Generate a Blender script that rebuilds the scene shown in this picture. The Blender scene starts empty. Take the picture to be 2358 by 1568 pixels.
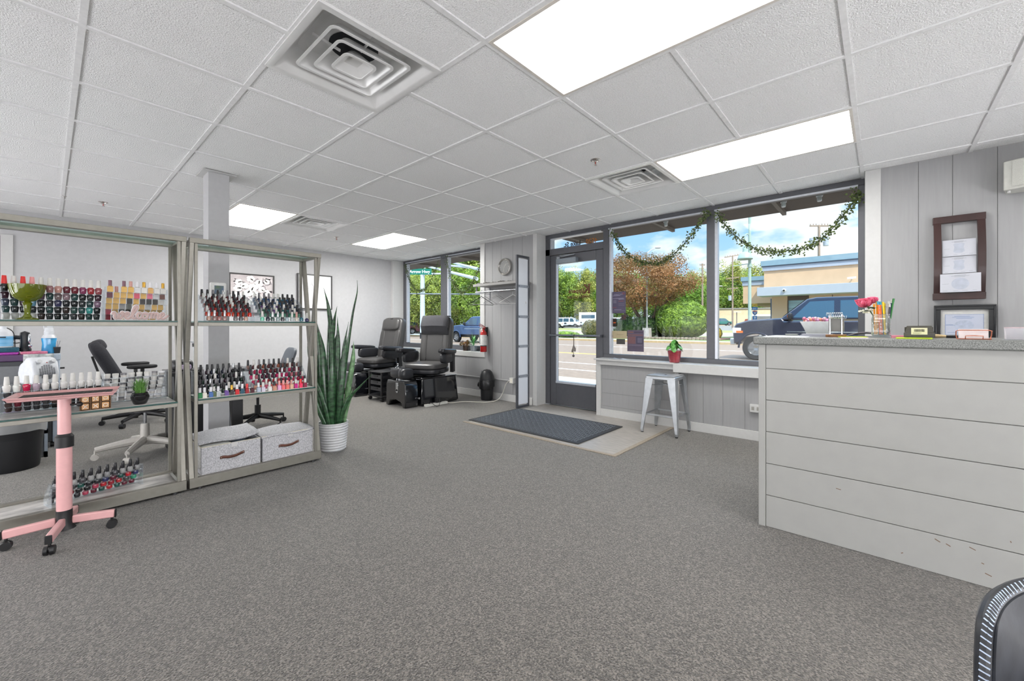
import bpy, math, random
from mathutils import Vector, Matrix, noise as mnoise
PI = math.pi
rnd = random.Random(7)
SC = bpy.context.scene
COL = SC.collection

# ---------------------------------------------------------------- camera, world, sun, exposure
YAW = math.radians(41.719)
cd = bpy.data.cameras.new('camera'); cam = bpy.data.objects.new('camera', cd); COL.objects.link(cam)
cam.location = (0, 0, 1.11); cam.rotation_euler = (PI/2, 0, YAW - PI/2)
cd.sensor_width = 36; cd.lens = 36*953.06/2358; cd.shift_y = (750.9-784)/2358
cd.clip_start = 0.05; cd.clip_end = 600
SC.camera = cam
SC.view_settings.view_transform = 'Standard'; SC.view_settings.look = 'None'
SC.view_settings.exposure = 0.84; SC.view_settings.gamma = 1.0
try: SC.view_settings.use_curve_mapping = False
except Exception: pass

def make_world():
    w = bpy.data.worlds.new('sky'); SC.world = w; w.use_nodes = True
    n = w.node_tree.nodes; l = w.node_tree.links; n.clear()
    out = n.new('ShaderNodeOutputWorld'); bg = n.new('ShaderNodeBackground'); l.new(bg.outputs[0], out.inputs[0])
    tc = n.new('ShaderNodeTexCoord'); mp = n.new('ShaderNodeMapping'); l.new(tc.outputs['Generated'], mp.inputs[0])
    mp.inputs['Location'].default_value = (0.35, 0.2, 0.0); mp.inputs['Scale'].default_value = (1, 1, 2.2)
    no = n.new('ShaderNodeTexNoise'); l.new(mp.outputs[0], no.inputs['Vector'])
    no.inputs['Scale'].default_value = 5.2; no.inputs['Detail'].default_value = 9; no.inputs['Roughness'].default_value = 0.52
    cr = n.new('ShaderNodeValToRGB'); l.new(no.outputs['Fac'], cr.inputs[0])
    cr.color_ramp.elements[0].position = 0.455; cr.color_ramp.elements[0].color = (0, 0, 0, 1)
    cr.color_ramp.elements[1].position = 0.56; cr.color_ramp.elements[1].color = (1, 1, 1, 1)
    n2 = n.new('ShaderNodeTexNoise'); l.new(mp.outputs[0], n2.inputs['Vector'])
    n2.inputs['Scale'].default_value = 4; n2.inputs['Detail'].default_value = 6
    c2 = n.new('ShaderNodeValToRGB'); l.new(n2.outputs['Fac'], c2.inputs[0])
    c2.color_ramp.elements[0].position = 0.35; c2.color_ramp.elements[0].color = (.66, .72, .82, 1)
    c2.color_ramp.elements[1].position = 0.6; c2.color_ramp.elements[1].color = (1, 1, 1, 1)
    sep = n.new('ShaderNodeSeparateXYZ'); l.new(tc.outputs['Generated'], sep.inputs[0])
    c3 = n.new('ShaderNodeValToRGB'); l.new(sep.outputs['Z'], c3.inputs[0])
    c3.color_ramp.elements[0].position = 0.0; c3.color_ramp.elements[0].color = (.55, .74, .92, 1)
    c3.color_ramp.elements[1].position = 0.35; c3.color_ramp.elements[1].color = (.14, .42, .86, 1)
    mx = n.new('ShaderNodeMixRGB'); l.new(cr.outputs[0], mx.inputs[0]); l.new(c3.outputs[0], mx.inputs[1]); l.new(c2.outputs[0], mx.inputs[2])
    l.new(mx.outputs[0], bg.inputs[0])
    hi = n.new('ShaderNodeMapRange'); l.new(sep.outputs['Z'], hi.inputs[0]); hi.inputs[1].default_value = .36; hi.inputs[2].default_value = .62; hi.inputs[3].default_value = .77; hi.inputs[4].default_value = 2.2
    l.new(hi.outputs[0], bg.inputs[1])        # sky strength raised overhead, out of view, to light the ground
make_world()
sd = bpy.data.lights.new('sun', 'SUN'); sun = bpy.data.objects.new('sun', sd); COL.objects.link(sun)
sd.energy = 3.0; sd.angle = math.radians(0.7); sd.color = (1, .93, .82)
sun.rotation_euler = Vector((0.42, 0.52, -0.88)).to_track_quat('-Z', 'Y').to_euler(); sun.location = (-20, -20, 40)
PANEL = 4.6          # radiance of the ceiling panels

# ---------------------------------------------------------------- materials
def lin(c):
    return tuple(((v/255)/12.92 if v/255 <= .04045 else ((v/255+.055)/1.055)**2.4) for v in c[:3])
_M = {}
def mat(name, col=(200,200,200), rough=.5, metal=0, ns=0, na=.12, bump=0, coat=0, col2=None, emit=0, stretch=None, spec=None, det=3):
    """Principled surface with a procedural noise in colour (ns scale, na amount) and bump"""
    if name in _M: return _M[name]
    m = bpy.data.materials.new(name); _M[name] = m; m.use_nodes = True
    n = m.node_tree.nodes; l = m.node_tree.links; b = n['Principled BSDF']
    c = lin(col)
    b.inputs['Base Color'].default_value = (*c, 1); b.inputs['Roughness'].default_value = rough; b.inputs['Metallic'].default_value = metal
    if coat: b.inputs['Coat Weight'].default_value = coat; b.inputs['Coat Roughness'].default_value = .06
    if spec is not None: b.inputs['Specular IOR Level'].default_value = spec
    if emit: b.inputs['Emission Color'].default_value = (*c, 1); b.inputs['Emission Strength'].default_value = emit
    if not ns: ns = 40; na = .05
    tc = n.new('ShaderNodeTexCoord'); no = n.new('ShaderNodeTexNoise'); no.inputs['Scale'].default_value = ns; no.inputs['Detail'].default_value = det
    if stretch:
        mp = n.new('ShaderNodeMapping'); mp.inputs['Scale'].default_value = stretch
        l.new(tc.outputs['Object'], mp.inputs[0]); l.new(mp.outputs[0], no.inputs['Vector'])
    else: l.new(tc.outputs['Object'], no.inputs['Vector'])
    cr = n.new('ShaderNodeValToRGB'); l.new(no.outputs['Fac'], cr.inputs[0])
    e = cr.color_ramp.elements; e[0].position = .32; e[1].position = .68
    e[0].color = (*[x*(1-na) for x in c], 1); e[1].color = (*(lin(col2) if col2 else [min(1, x*(1+na)) for x in c]), 1)
    l.new(cr.outputs[0], b.inputs['Base Color'])
    if bump:
        bp = n.new('ShaderNodeBump'); bp.inputs['Strength'].default_value = bump; bp.inputs['Distance'].default_value = .01
        l.new(no.outputs['Fac'], bp.inputs['Height']); l.new(bp.outputs[0], b.inputs['Normal'])
    return m
def clear(name, tint=(255,255,255), refl=.10, haze=0.0, hazecol=(235,240,245), edge=.55):
    """thin clear sheet: transparent with a facing-dependent reflection and optional milky haze"""
    if name in _M: return _M[name]
    m = bpy.data.materials.new(name); _M[name] = m; m.use_nodes = True
    n = m.node_tree.nodes; l = m.node_tree.links; n.clear()
    out = n.new('ShaderNodeOutputMaterial'); t = n.new('ShaderNodeBsdfTransparent'); t.inputs[0].default_value = (*lin(tint), 1)
    g = n.new('ShaderNodeBsdfGlossy'); g.inputs['Roughness'].default_value = .03
    lw = n.new('ShaderNodeLayerWeight'); lw.inputs[0].default_value = edge
    mr = n.new('ShaderNodeMapRange'); l.new(lw.outputs['Facing'], mr.inputs[0]); mr.inputs[3].default_value = refl*.3; mr.inputs[4].default_value = refl*2.2
    mx = n.new('ShaderNodeMixShader'); l.new(mr.outputs[0], mx.inputs[0]); l.new(t.outputs[0], mx.inputs[1]); l.new(g.outputs[0], mx.inputs[2])
    last = mx
    if haze:
        d = n.new('ShaderNodeBsdfDiffuse'); d.inputs[0].default_value = (*lin(hazecol), 1)
        m2 = n.new('ShaderNodeMixShader'); m2.inputs[0].default_value = haze; l.new(mx.outputs[0], m2.inputs[1]); l.new(d.outputs[0], m2.inputs[2]); last = m2
    l.new(last.outputs[0], out.inputs[0]); return m
def glow(name, col, strength):
    if name in _M: return _M[name]
    m = bpy.data.materials.new(name); _M[name] = m; m.use_nodes = True
    b = m.node_tree.nodes['Principled BSDF']; b.inputs['Base Color'].default_value = (*lin(col), 1)
    b.inputs['Emission Color'].default_value = (*lin(col), 1); b.inputs['Emission Strength'].default_value = strength
    return m

# ---------------------------------------------------------------- mesh building
class B:
    def __init__(s): s.v = []; s.f = []; s.mi = []; s.m = 0; s.T = None
    def add(s, vs, fs):
        k = len(s.v)
        if s.T is not None: vs = [s.T @ Vector(v) for v in vs]
        s.v += [tuple(v) for v in vs]; s.f += [tuple(i+k for i in f) for f in fs]; s.mi += [s.m]*len(fs); return s
    def box(s, x0, x1, y0, y1, z0, z1):
        vs = [(x, y, z) for z in (z0, z1) for x, y in ((x0,y0),(x1,y0),(x1,y1),(x0,y1))]
        return s.add(vs, [(3,2,1,0),(4,5,6,7),(0,1,5,4),(1,2,6,5),(2,3,7,6),(3,0,4,7)])
    def frus(s, c, b, t, z0, z1):     # rectangular frustum: centre, (bx,by) bottom half sizes, (tx,ty) top half sizes
        vs = [(c[0]+i*q[0], c[1]+j*q[1], z) for z, q in ((z0,b),(z1,t)) for i, j in ((-1,-1),(1,-1),(1,1),(-1,1))]
        return s.add(vs, [(3,2,1,0),(4,5,6,7),(0,1,5,4),(1,2,6,5),(2,3,7,6),(3,0,4,7)])
    def bar(s, p, q, w, h, up=(0,0,1)):   # box beam from p to q: w sideways, h along up
        p = Vector(p); q = Vector(q); d = (q-p).normalized(); u = Vector(up); sd = d.cross(u)
        if sd.length < 1e-5: sd = d.cross(Vector((1,0,0)))
        sd.normalize(); u = sd.cross(d)
        vs = [e + sd*(a*w/2) + u*(b*h/2) for e in (p, q) for a, b in ((-1,-1),(1,-1),(1,1),(-1,1))]
        return s.add(vs, [(3,2,1,0),(4,5,6,7),(0,1,5,4),(1,2,6,5),(2,3,7,6),(3,0,4,7)])
    def tube(s, pts, r, n=10, cap=True, flat=1.0):
        pts = [Vector(p) for p in pts]; N = len(pts); rs = r if isinstance(r, (list, tuple)) else [r]*N
        vs = []; pu = None
        for i, p in enumerate(pts):
            d = (pts[min(i+1,N-1)] - pts[max(i-1,0)])
            if d.length < 1e-9: d = Vector((0,0,1))
            d.normalize()
            if pu is None:
                a = Vector((0,0,1)) if abs(d.z) < .9 else Vector((1,0,0)); u = (a - d*a.dot(d)).normalized()
            else:
                u = pu - d*pu.dot(d)
                u = u.normalized() if u.length > 1e-6 else pu
            pu = u; w = d.cross(u)
            vs += [p + u*(math.cos(2*PI*k/n)*rs[i]) + w*(math.sin(2*PI*k/n)*rs[i]*flat) for k in range(n)]
        fs = [(i*n+k, i*n+(k+1)%n, (i+1)*n+(k+1)%n, (i+1)*n+k) for i in range(N-1) for k in range(n)]
        if cap: fs += [tuple(range(n-1,-1,-1)), tuple((N-1)*n+k for k in range(n))]
        return s.add(vs, fs)
    def cyl(s, p, q, r, r1=None, n=16): return s.tube([p, q], [r, r if r1 is None else r1], n)
    def lathe(s, prof, c=(0,0,0), n=24, sx=1, sy=1, fn=None, cap=True):
        vs = []
        for r, z in prof:
            for k in range(n):
                a = 2*PI*k/n; rr = r*(fn(a, z) if fn else 1); vs.append((c[0]+rr*math.cos(a)*sx, c[1]+rr*math.sin(a)*sy, c[2]+z))
        N = len(prof)
        fs = [(i*n+k, i*n+(k+1)%n, (i+1)*n+(k+1)%n, (i+1)*n+k) for i in range(N-1) for k in range(n)]
        if cap and prof[0][0] > 1e-6: fs.append(tuple(range(n-1,-1,-1)))
        if cap and prof[-1][0] > 1e-6: fs.append(tuple((N-1)*n+k for k in range(n)))
        return s.add(vs, fs)
    def prism(s, poly, a, b, ax='z'):
        def P(u, v, w): return {'z': (u,v,w), 'y': (u,w,v), 'x': (w,u,v)}[ax]
        n = len(poly); vs = [P(u,v,a) for u,v in poly] + [P(u,v,b) for u,v in poly]
        fs = [tuple(range(n-1,-1,-1)), tuple(range(n,2*n))] + [(i,(i+1)%n,n+(i+1)%n,n+i) for i in range(n)]
        return s.add(vs, fs)
    def cush(s, c, sx, sy, sz, e=.45, n=20, m=12, R=None, e2=None):   # superellipsoid cushion, full sizes
        e2 = e2 or e; sg = lambda v, p: math.copysign(abs(v)**p, v); vs = []; R = R or Matrix.Identity(3); c = Vector(c)
        for i in range(1, m):
            ph = -PI/2 + PI*i/m
            for k in range(n):
                t = 2*PI*k/n
                vs.append(c + R @ Vector((sx/2*sg(math.cos(ph),e)*sg(math.cos(t),e2), sy/2*sg(math.cos(ph),e)*sg(math.sin(t),e2), sz/2*sg(math.sin(ph),e))))
        b = len(vs); vs += [c + R @ Vector((0,0,-sz/2)), c + R @ Vector((0,0,sz/2))]
        fs = [(i*n+k, i*n+(k+1)%n, (i+1)*n+(k+1)%n, (i+1)*n+k) for i in range(m-2) for k in range(n)]
        fs += [(b, (k+1)%n, k) for k in range(n)] + [(b+1, (m-2)*n+k, (m-2)*n+(k+1)%n) for k in range(n)]
        return s.add(vs, fs)
    def poly(s, pts): return s.add(pts, [tuple(range(len(pts)))])
    def grid(s, rows):          # rows of points -> quads
        n = len(rows[0]); vs = [p for r in rows for p in r]
        return s.add(vs, [(i*n+k, i*n+k+1, (i+1)*n+k+1, (i+1)*n+k) for i in range(len(rows)-1) for k in range(n-1)])

def mesh_of(b, mats, sm=35):
    me = bpy.data.meshes.new('mesh'); me.from_pydata(b.v, [], b.f); me.update()
    for m in (mats if isinstance(mats, (list, tuple)) else [mats]): me.materials.append(m)
    if any(b.mi): me.polygons.foreach_set('material_index', b.mi)
    if sm:
        me.polygons.foreach_set('use_smooth', [True]*len(me.polygons))
        me.set_sharp_from_angle(angle=math.radians(sm))
    return me
def rootof(o):
    while o.parent: o = o.parent
    return o
def put(b, name, m, parent=None, world=True, bevel=0, sm=35, label=None, solid=0):
    if parent is not None:
        off = Vector(rootof(parent).location) if world else Vector((0,0,0))
    else:
        xs = [v[0] for v in b.v]; ys = [v[1] for v in b.v]; zs = [v[2] for v in b.v]
        off = Vector(((min(xs)+max(xs))/2, (min(ys)+max(ys))/2, min(zs)))
    b.v = [(v[0]-off.x, v[1]-off.y, v[2]-off.z) for v in b.v]
    me = mesh_of(b, m, sm); me.name = name
    o = bpy.data.objects.new(name, me); COL.objects.link(o)
    if parent is not None: o.parent = parent
    else: o.location = off
    if solid:
        sf = o.modifiers.new('solid', 'SOLIDIFY'); sf.thickness = solid
    if bevel:
        bv = o.modifiers.new('bevel', 'BEVEL'); bv.width = bevel; bv.segments = 2; bv.limit_method = 'ANGLE'; bv.angle_limit = math.radians(40)
    if label: o['label'] = label
    return o
def tag(o, label, cat, group=None, kind=None):
    assert 4 <= len(label.split()) <= 16, label
    o['label'] = label; o['category'] = cat
    if group: o['group'] = group
    if kind: o['kind'] = kind
    return o
def thing(name, label, cat, loc=(0,0,0), rotz=0, group=None):
    o = bpy.data.objects.new(name, None); COL.objects.link(o); o.empty_display_size = .05
    o.location = loc; o.rotation_euler = (0,0,rotz)
    return tag(o, label, cat, group)
def solo(b, name, m, label, cat, group=None, **k): return tag(put(b, name, m, **k), label, cat, group)
def struct(b, name, m, parent=None, label=None, **k):
    o = put(b, name, m, parent, **k)
    if parent is None: o['kind'] = 'structure'
    if label: o['label'] = label
    return o
def dup(root, loc, rotz=None, label=None, group=None, scale=None):
    r = root.copy(); COL.objects.link(r); r.location = loc
    if rotz is not None: r.rotation_euler = (0,0,rotz)
    if scale: r.scale = (scale,)*3 if isinstance(scale, (int, float)) else scale
    if label: tag(r, label, root['category'])
    if group: r['group'] = group
    def rec(a, b):
        for ch in list(a.children):
            c = ch.copy(); COL.objects.link(c); c.parent = b; rec(ch, c)
    rec(root, r); return r
def text(s, size, m, parent, name, M, ext=.0008, align='LEFT', spc=1.0, bold=0):
    """lettering as a mesh; M maps text x,y,normal into the thing's coordinates"""
    cu = bpy.data.curves.new('t', 'FONT'); cu.body = s; cu.size = size; cu.extrude = ext; cu.align_x = align; cu.resolution_u = 3
    cu.space_character = spc; cu.offset = bold
    to = bpy.data.objects.new('t', cu); COL.objects.link(to)
    me = bpy.data.meshes.new_from_object(to)
    bpy.data.objects.remove(to); bpy.data.curves.remove(cu)
    me.transform(M); me.materials.clear(); me.materials.append(m); me.name = name
    o = bpy.data.objects.new(name, me); COL.objects.link(o)
    if parent: o.parent = parent
    return o
def MX(origin, xa, ya):
    x = Vector(xa).normalized(); y = Vector(ya).normalized(); z = x.cross(y); o = Vector(origin)
    return Matrix(((x.x,y.x,z.x,o.x),(x.y,y.y,z.y,o.y),(x.z,y.z,z.z,o.z),(0,0,0,1)))
OUTW = lambda y, z, x: MX((x,y,z), (0,1,0), (0,0,1))      # lettering facing the street
INW = lambda y, z, x: MX((x,y,z), (0,-1,0), (0,0,1))      # lettering facing the room
TOCAM = lambda x, y, z: MX((x,y,z), (1,0,0), (0,0,1))     # lettering facing -Y
def curve(pts, n=6):
    """Catmull-Rom through pts"""
    P = [Vector(p) for p in pts]; out = []
    for i in range(len(P)-1):
        a, b, c, d = P[max(i-1,0)], P[i], P[i+1], P[min(i+2,len(P)-1)]
        for k in range(n):
            t = k/n; out.append(.5*((2*b) + (c-a)*t + (2*a-5*b+4*c-d)*t*t + (3*b-a-3*c+d)*t**3))
    return out + [P[-1]]
ORD = ['zeroth','first','second','third','fourth','fifth','sixth','seventh','eighth','ninth','tenth','eleventh','twelfth','thirteenth','fourteenth','fifteenth','sixteenth','seventeenth','eighteenth']
# ================================================================ THE ROOM
CZ = 2.395; FX = 4.54; KX = 4.57
XL = [.098+.6096*i for i in range(-5, 9)]; YL = [2.555+.6096*j for j in range(-9, 9)]
RX0, RX1, RY0, RY1 = -2.6, 4.76, -2.8, 7.2
LIGHTS = [(1.317, .117), (3.146, .117), (1.317, 4.993), (3.146, 4.993), (-1.731, .117), (-1.731, 4.993), (1.317, -2.322), (3.146, -2.322), (-1.731, -2.322), (-.512, 1.945-.6096*4)]
VENTS = [(.708, 1.65), (3.146, 1.336), (1.927, 4.993)]
T = .6096

# floor
cm = mat('carpet', (88,84,79), .74, ns=150, na=.6, bump=.8, det=4, spec=.35)
b_ = cm.node_tree.nodes['Principled BSDF']; b_.inputs['Sheen Weight'].default_value = .35; b_.inputs['Sheen Roughness'].default_value = .5
def carpet_extra():
    n = cm.node_tree.nodes; l = cm.node_tree.links; b = n['Principled BSDF']
    tc = n.new('ShaderNodeTexCoord'); v = n.new('ShaderNodeTexVoronoi'); v.inputs['Scale'].default_value = 190
    l.new(tc.outputs['Object'], v.inputs['Vector'])
    cr = n.new('ShaderNodeValToRGB'); l.new(v.outputs['Color'], cr.inputs[0])
    e = cr.color_ramp.elements; e[0].position = .15; e[0].color = (*lin((30,27,23)), 1); e[1].position = .9; e[1].color = (*lin((142,135,127)), 1)
    x = e.new(.5); x.color = (*lin((84,80,75)), 1)
    mx = n.new('ShaderNodeMixRGB'); mx.inputs[0].default_value = .75
    old = [k for k in l if k.to_socket == b.inputs['Base Color']][0].from_socket
    l.new(old, mx.inputs[1]); l.new(cr.outputs[0], mx.inputs[2]); l.new(mx.outputs[0], b.inputs['Base Color'])
carpet_extra()
b = B(); b.box(RX0-.1, FX+.25, RY0-.1, RY1+.1, -.1, 0); struct(b, 'floor', cm)

# ceiling tiles, bars
tilem = mat('ceiling_tile', (246,246,246), .95, ns=150, na=.10, bump=.9, det=4, spec=.1)
barm = mat('ceiling_bar', (228,228,228), .5)
b = B()
xs = [RX0] + [x for x in XL if RX0 < x < RX1+.0] + [RX1+.1]
for x0, x1 in zip(xs, xs[1:]):
    cut = []
    for lx, ly in LIGHTS:
        if abs(lx-x0) < .02: cut.append((ly, ly+2*T))
    for vx, vy in VENTS:
        if abs(vx-x0) < .02: cut.append((vy, vy+T))
    cut.sort(); y = RY0
    for c0, c1 in cut + [(RY1+.05, 0)]:
        if c0 > y: b.poly([(x0,y,CZ+.007),(x0,c0,CZ+.007),(x1,c0,CZ+.007),(x1,y,CZ+.007)])
        y = c1
ceiling = struct(b, 'ceiling', tilem, sm=0)
b = B()
for x in XL:
    if RX0 < x < RX1: b.box(x-.012, x+.012, RY0, RY1, CZ, CZ+.012)
for y in YL:
    if RY0 < y < RY1:
        for x0, x1 in zip(xs, xs[1:]):
            if any(abs(lx-x0) < .02 and ly+.1 < y < ly+2*T-.1 for lx, ly in LIGHTS): continue
            if any(abs(vx-x0) < .02 and vy+.03 < y < vy+T-.03 for vx, vy in VENTS): continue
            b.box(x0+.012, x1-.012, y-.012, y+.012, CZ, CZ+.012)
put(b, 'ceiling_grid', barm, ceiling)
b = B(); b.box(RX0-.3, 4.95, RY0-.3, RY1+.3, 2.75, 2.95)
b.box(4.78, 4.95, RY0-.3, RY1+.3, 2.40, 2.75); struct(b, 'roof', mat('roof', (90,88,85), .9))  # unseen slab added to block sun and sky above the ceiling

# ceiling light panels
POW = {(1.317,.117): 4.5, (3.146,.117): 11.0, (1.317,4.993): 14.0, (3.146,4.993): 20.0}
lfm = mat('light_frame', (214,208,200), .5)
LAB = {(1.317,.117): 'large glowing ceiling light panel above the middle of the salon, nearest and biggest in view',
       (3.146,.117): 'glowing rectangular ceiling light panel just in front of the big street window',
       (1.317,4.993): 'glowing ceiling light panel beside the grey pillar, partly hidden by it',
       (3.146,4.993): 'glowing ceiling light panel above the two black pedicure chairs'}
k = 0
for lx, ly in LIGHTS:
    k += 1
    lb = LAB.get((lx,ly), 'unseen ceiling light panel added behind the camera, %s of the rear panels' % ORD[max(1, k-4)])  # rear panels are added out of view to light the room
    t = thing('ceiling_light', lb, 'ceiling light', (lx+T/2, ly+T, CZ-.004), 0, 'ceiling light panels')
    b = B(); x0, x1, y0, y1 = lx+.010, lx+T-.010, ly+.010, ly+2*T-.010; w = .016
    for q in ((x0,x1,y0,y0+w),(x0,x1,y1-w,y1),(x0,x0+w,y0+w,y1-w),(x1-w,x1,y0+w,y1-w)): b.box(*q, CZ-.003, CZ+.02)
    put(b, 'frame', lfm, t)
    b = B(); b.box(x0+w, x1-w, y0+w, y1-w, CZ+.004, CZ+.012); pw_ = POW.get((lx,ly), 3.2); put(b, 'diffuser', glow('diffuser_%g' % pw_, (255,254,250), pw_), t)

# ceiling air vents
vm = mat('vent_metal', (226,226,225), .32, .15, ns=8, na=.04)
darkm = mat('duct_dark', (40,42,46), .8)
def rrect(a, r, n=4):
    out = []
    for cx, cy, t0 in ((a-r,a-r,0),(-a+r,a-r,90),(-a+r,-a+r,180),(a-r,-a+r,270)):
        for i in range(n+1):
            t = math.radians(t0+90*i/n); out.append((cx+r*math.cos(t), cy+r*math.sin(t)))
    return out
def ringsurf(b, rings):
    n = len(rings[0][0]); vs = []
    for pts, z in rings: vs += [(x, y, z) for x, y in pts]
    b.add(vs, [(i*n+k, i*n+(k+1)%n, (i+1)*n+(k+1)%n, (i+1)*n+k) for i in range(len(rings)-1) for k in range(n)])
VL = ['large square four-way ceiling vent between the middle tiles, nearest the camera', 'square four-way ceiling vent beside the light panel near the street window', 'square four-way ceiling vent next to the light panel by the pillar']
for (vx, vy), lb in zip(VENTS, VL):
    t = thing('ceiling_vent', lb, 'air vent', (vx+T/2, vy+T/2, CZ-.006), 0, 'square ceiling vents')
    b = B(); a = T/2-.004
    ringsurf(b, [(rrect(a+.004,.003),.0135), (rrect(a+.004,.003),.0), (rrect(a-.022,.006),-.002), (rrect(a-.03,.012),.004), (rrect(a-.055,.05),.05), (rrect(a-.075,.07),.075), (rrect(a-.09,.08),.095)])
    put(b, 'outer_frame', vm, t, world=False)
    for q, (aa, zz) in enumerate(((.205,.012),(.145,.008),(.085,.004))):
        b = B(); r = .03
        ringsurf(b, [(rrect(aa-.014,r-.008),zz+.004), (rrect(aa-.013,r-.008),zz), (rrect(aa,r),zz), (rrect(aa,r),zz+.004), (rrect(aa-.03,r-.004),zz+.035), (rrect(aa-.052,r-.006),zz+.062), (rrect(aa-.054,r-.006),zz+.062), (rrect(aa-.034,r-.004),zz+.035), (rrect(aa-.014,r-.008),zz+.004)])
        if q == 2:
            ringsurf(b, [(rrect(aa-.014,r-.008),zz+.004),(rrect(.035,.006),zz+.03)]); b.poly([(x,y,zz+.03) for x,y in rrect(.035,.006)])
        put(b, 'louver', vm, t, world=False)
    for i, j in ((1,0),(-1,0),(0,1),(0,-1)):
        b = B(); b.bar((.07*i,.07*j,.055),(.2*i,.2*j,.07),.006,.012); put(b, 'strut', vm, t, world=False)
    b = B(); ringsurf(b, [(rrect(a-.09,.08),.095),(rrect(a-.12,.07),.104)]); b.poly([(x,y,.104) for x,y in rrect(a-.12,.07)])
    put(b, 'duct', vm, t, world=False)
    b = B(); b.lathe([(0,.1025),(.115,.1025)], n=32, cap=False); put(b, 'throat_disc', darkm, t, world=False)  # flat dark disc painted in place of the unlit duct opening

# sprinkler heads
sm_ = mat('sprinkler_metal', (205,200,195), .25, .9); rdm = mat('sprinkler_bulb', (170,30,25), .2)
for (x, y), lb in zip(((2.831,1.656),(2.789,5.897),(.385,6.05),(.10,5.98)), ('ceiling sprinkler head with red bulb, near the vent by the window','ceiling sprinkler head in front of the far light panel','ceiling sprinkler head left of the pillar, above the shelves','small ceiling hook beside the far left ceiling bar')):
    t = thing('ceiling_hook' if 'hook' in lb else 'sprinkler_head', lb, 'hook' if 'hook' in lb else 'sprinkler', (x, y, CZ-.04), 0, None if 'hook' in lb else 'ceiling sprinklers')
    if 'hook' in lb:
        b = B(); b.tube(curve([(0,0,.047),(0,0,.03),(.012,0,.022),(.022,0,.03)],4), .003, 6); put(b, 'wire', sm_, t, world=False); continue
    b = B(); b.lathe([(.0,.047),(.038,.047),(.038,.043),(.024,.038),(.022,.044),(0,.044)], n=20); put(b, 'escutcheon', sm_, t, world=False)
    b = B(); b.cyl((0,0,.04),(0,0,.028),.009); b.tube([(.009,0,.03),(.011,0,.018),(.003,0,.006)],.002,6); b.tube([(-.009,0,.03),(-.011,0,.018),(-.003,0,.006)],.002,6); b.lathe([(0,.004),(.014,.004),(.014,.006),(0,.006)],n=12); put(b, 'head', sm_, t, world=False)
    b = B(); b.cyl((0,0,.028),(0,0,.007),.003); put(b, 'bulb', rdm, t, world=False)

# walls
wallm = mat('wall_paint', (184,184,186), .75, ns=25, na=.025, bump=.03)
panm = mat('panel_paint', (153,153,154), .6, ns=60, na=.03, bump=.08, stretch=(1,1,.08))
trimm = mat('trim_white', (194,194,193), .4, ns=30, na=.02)
backm = mat('back_wall', (225,224,221), .8, ns=20, na=.02)
b = B(); b.box(RX0, FX+.25, RY1, RY1+.12, 0, CZ+.01); struct(b, 'wall_left', wallm)
b = B(); b.box(RX0-.12, RX0, RY0, RY1+.12, 0, CZ+.01); struct(b, 'wall_rear', backm)
b = B(); b.box(RX0-.12, FX+.25, RY0-.12, RY0, 0, CZ+.01); struct(b, 'wall_right', backm)
def panels(b, y0, y1, z0, z1, X, gro):
    b.box(X+.005, X+.18, y0, y1, z0, z1)
    ys = sorted([y0]+[g for g in gro if y0 < g < y1]+[y1])
    for i, (p, q) in enumerate(zip(ys, ys[1:])):
        b.box(X, X+.006, p+(.0018 if i else 0), q-(.0018 if i < len(ys)-2 else 0), z0, z1)
G0 = [-.219,-.403,-.625,-.83,-.99,-1.23,-1.4,-1.62,-1.83,-2.0,-2.25,-2.5]
b = B(); panels(b, RY0, .005, 0, CZ+.01, FX, G0)
panels(b, 3.64, 4.65, 0, CZ+.01, FX, [4.449,4.267,4.031,3.847])
panels(b, 4.65, RY1, 0, .64, FX, [5.05,5.28,5.6,5.9,6.3,6.6,6.9])
struct(b, 'wall_front', panm, sm=0)
b = B(); panels(b, .1, 1.66, 0, .62, KX, [.35,.62,.8,1.0,1.2,1.39,1.55])
b.box(KX+.008, KX+.18, 1.66, 2.60, 0, .64)
zs = [0, .13, .29, .46, .64]
for p, q in zip(zs, zs[1:]): b.box(KX, KX+.01, 1.66, 2.60, p+.0012, q-.0012)
struct(b, 'wall_knee', panm, sm=0)
b = B(); b.box(FX-.012, RX1+.02, -.0, .1, 0, CZ+.005); struct(b, 'trim_1', trimm, bevel=.003)
b = B(); b.box(FX-.012, RX1+.04, 3.575, 3.645, 0, CZ+.005); struct(b, 'trim_2', trimm, bevel=.003)
b = B(); b.box(FX-.014, RX1+.04, 4.61, 4.708, .70, CZ+.005); b.box(FX-.014, RX1+.04, 4.61, RY1, .622, .70); struct(b, 'trim_3', trimm, bevel=.003)
b = B(); b.box(4.50, RX1+.04, 7.13, 7.2, .70, CZ+.005); struct(b, 'trim_4', trimm, bevel=.003)
b = B(); b.box(KX-.012, RX1, 2.592, 2.655, 0, .69); struct(b, 'trim_5', trimm, bevel=.003)
b = B(); b.box(4.515, RX1+.03, 1.68, 2.665, .690, .711); b.box(KX-.03, KX+.01, 1.68, 2.60, .635, .690); struct(b, 'trim_6', trimm, bevel=.003)
b = B(); b.box(4.50, RX1+.03, .1, 1.68, .612, .706); b.box(KX-.018, KX+.01, 1.64, 1.68, 0, .615); struct(b, 'trim_7', trimm, bevel=.003)
b = B(); b.box(KX-.014, KX, .1, 2.592, 0, .092); struct(b, 'baseboard_front', trimm, bevel=.002)
b = B(); b.box(FX-.014, FX, 3.66, RY1, 0, .1); struct(b, 'baseboard_front', trimm, bevel=.002)
b = B(); b.box(-.25, FX-.02, RY1-.014, RY1, 0, .1); struct(b, 'baseboard_left', trimm, bevel=.002)
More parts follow.
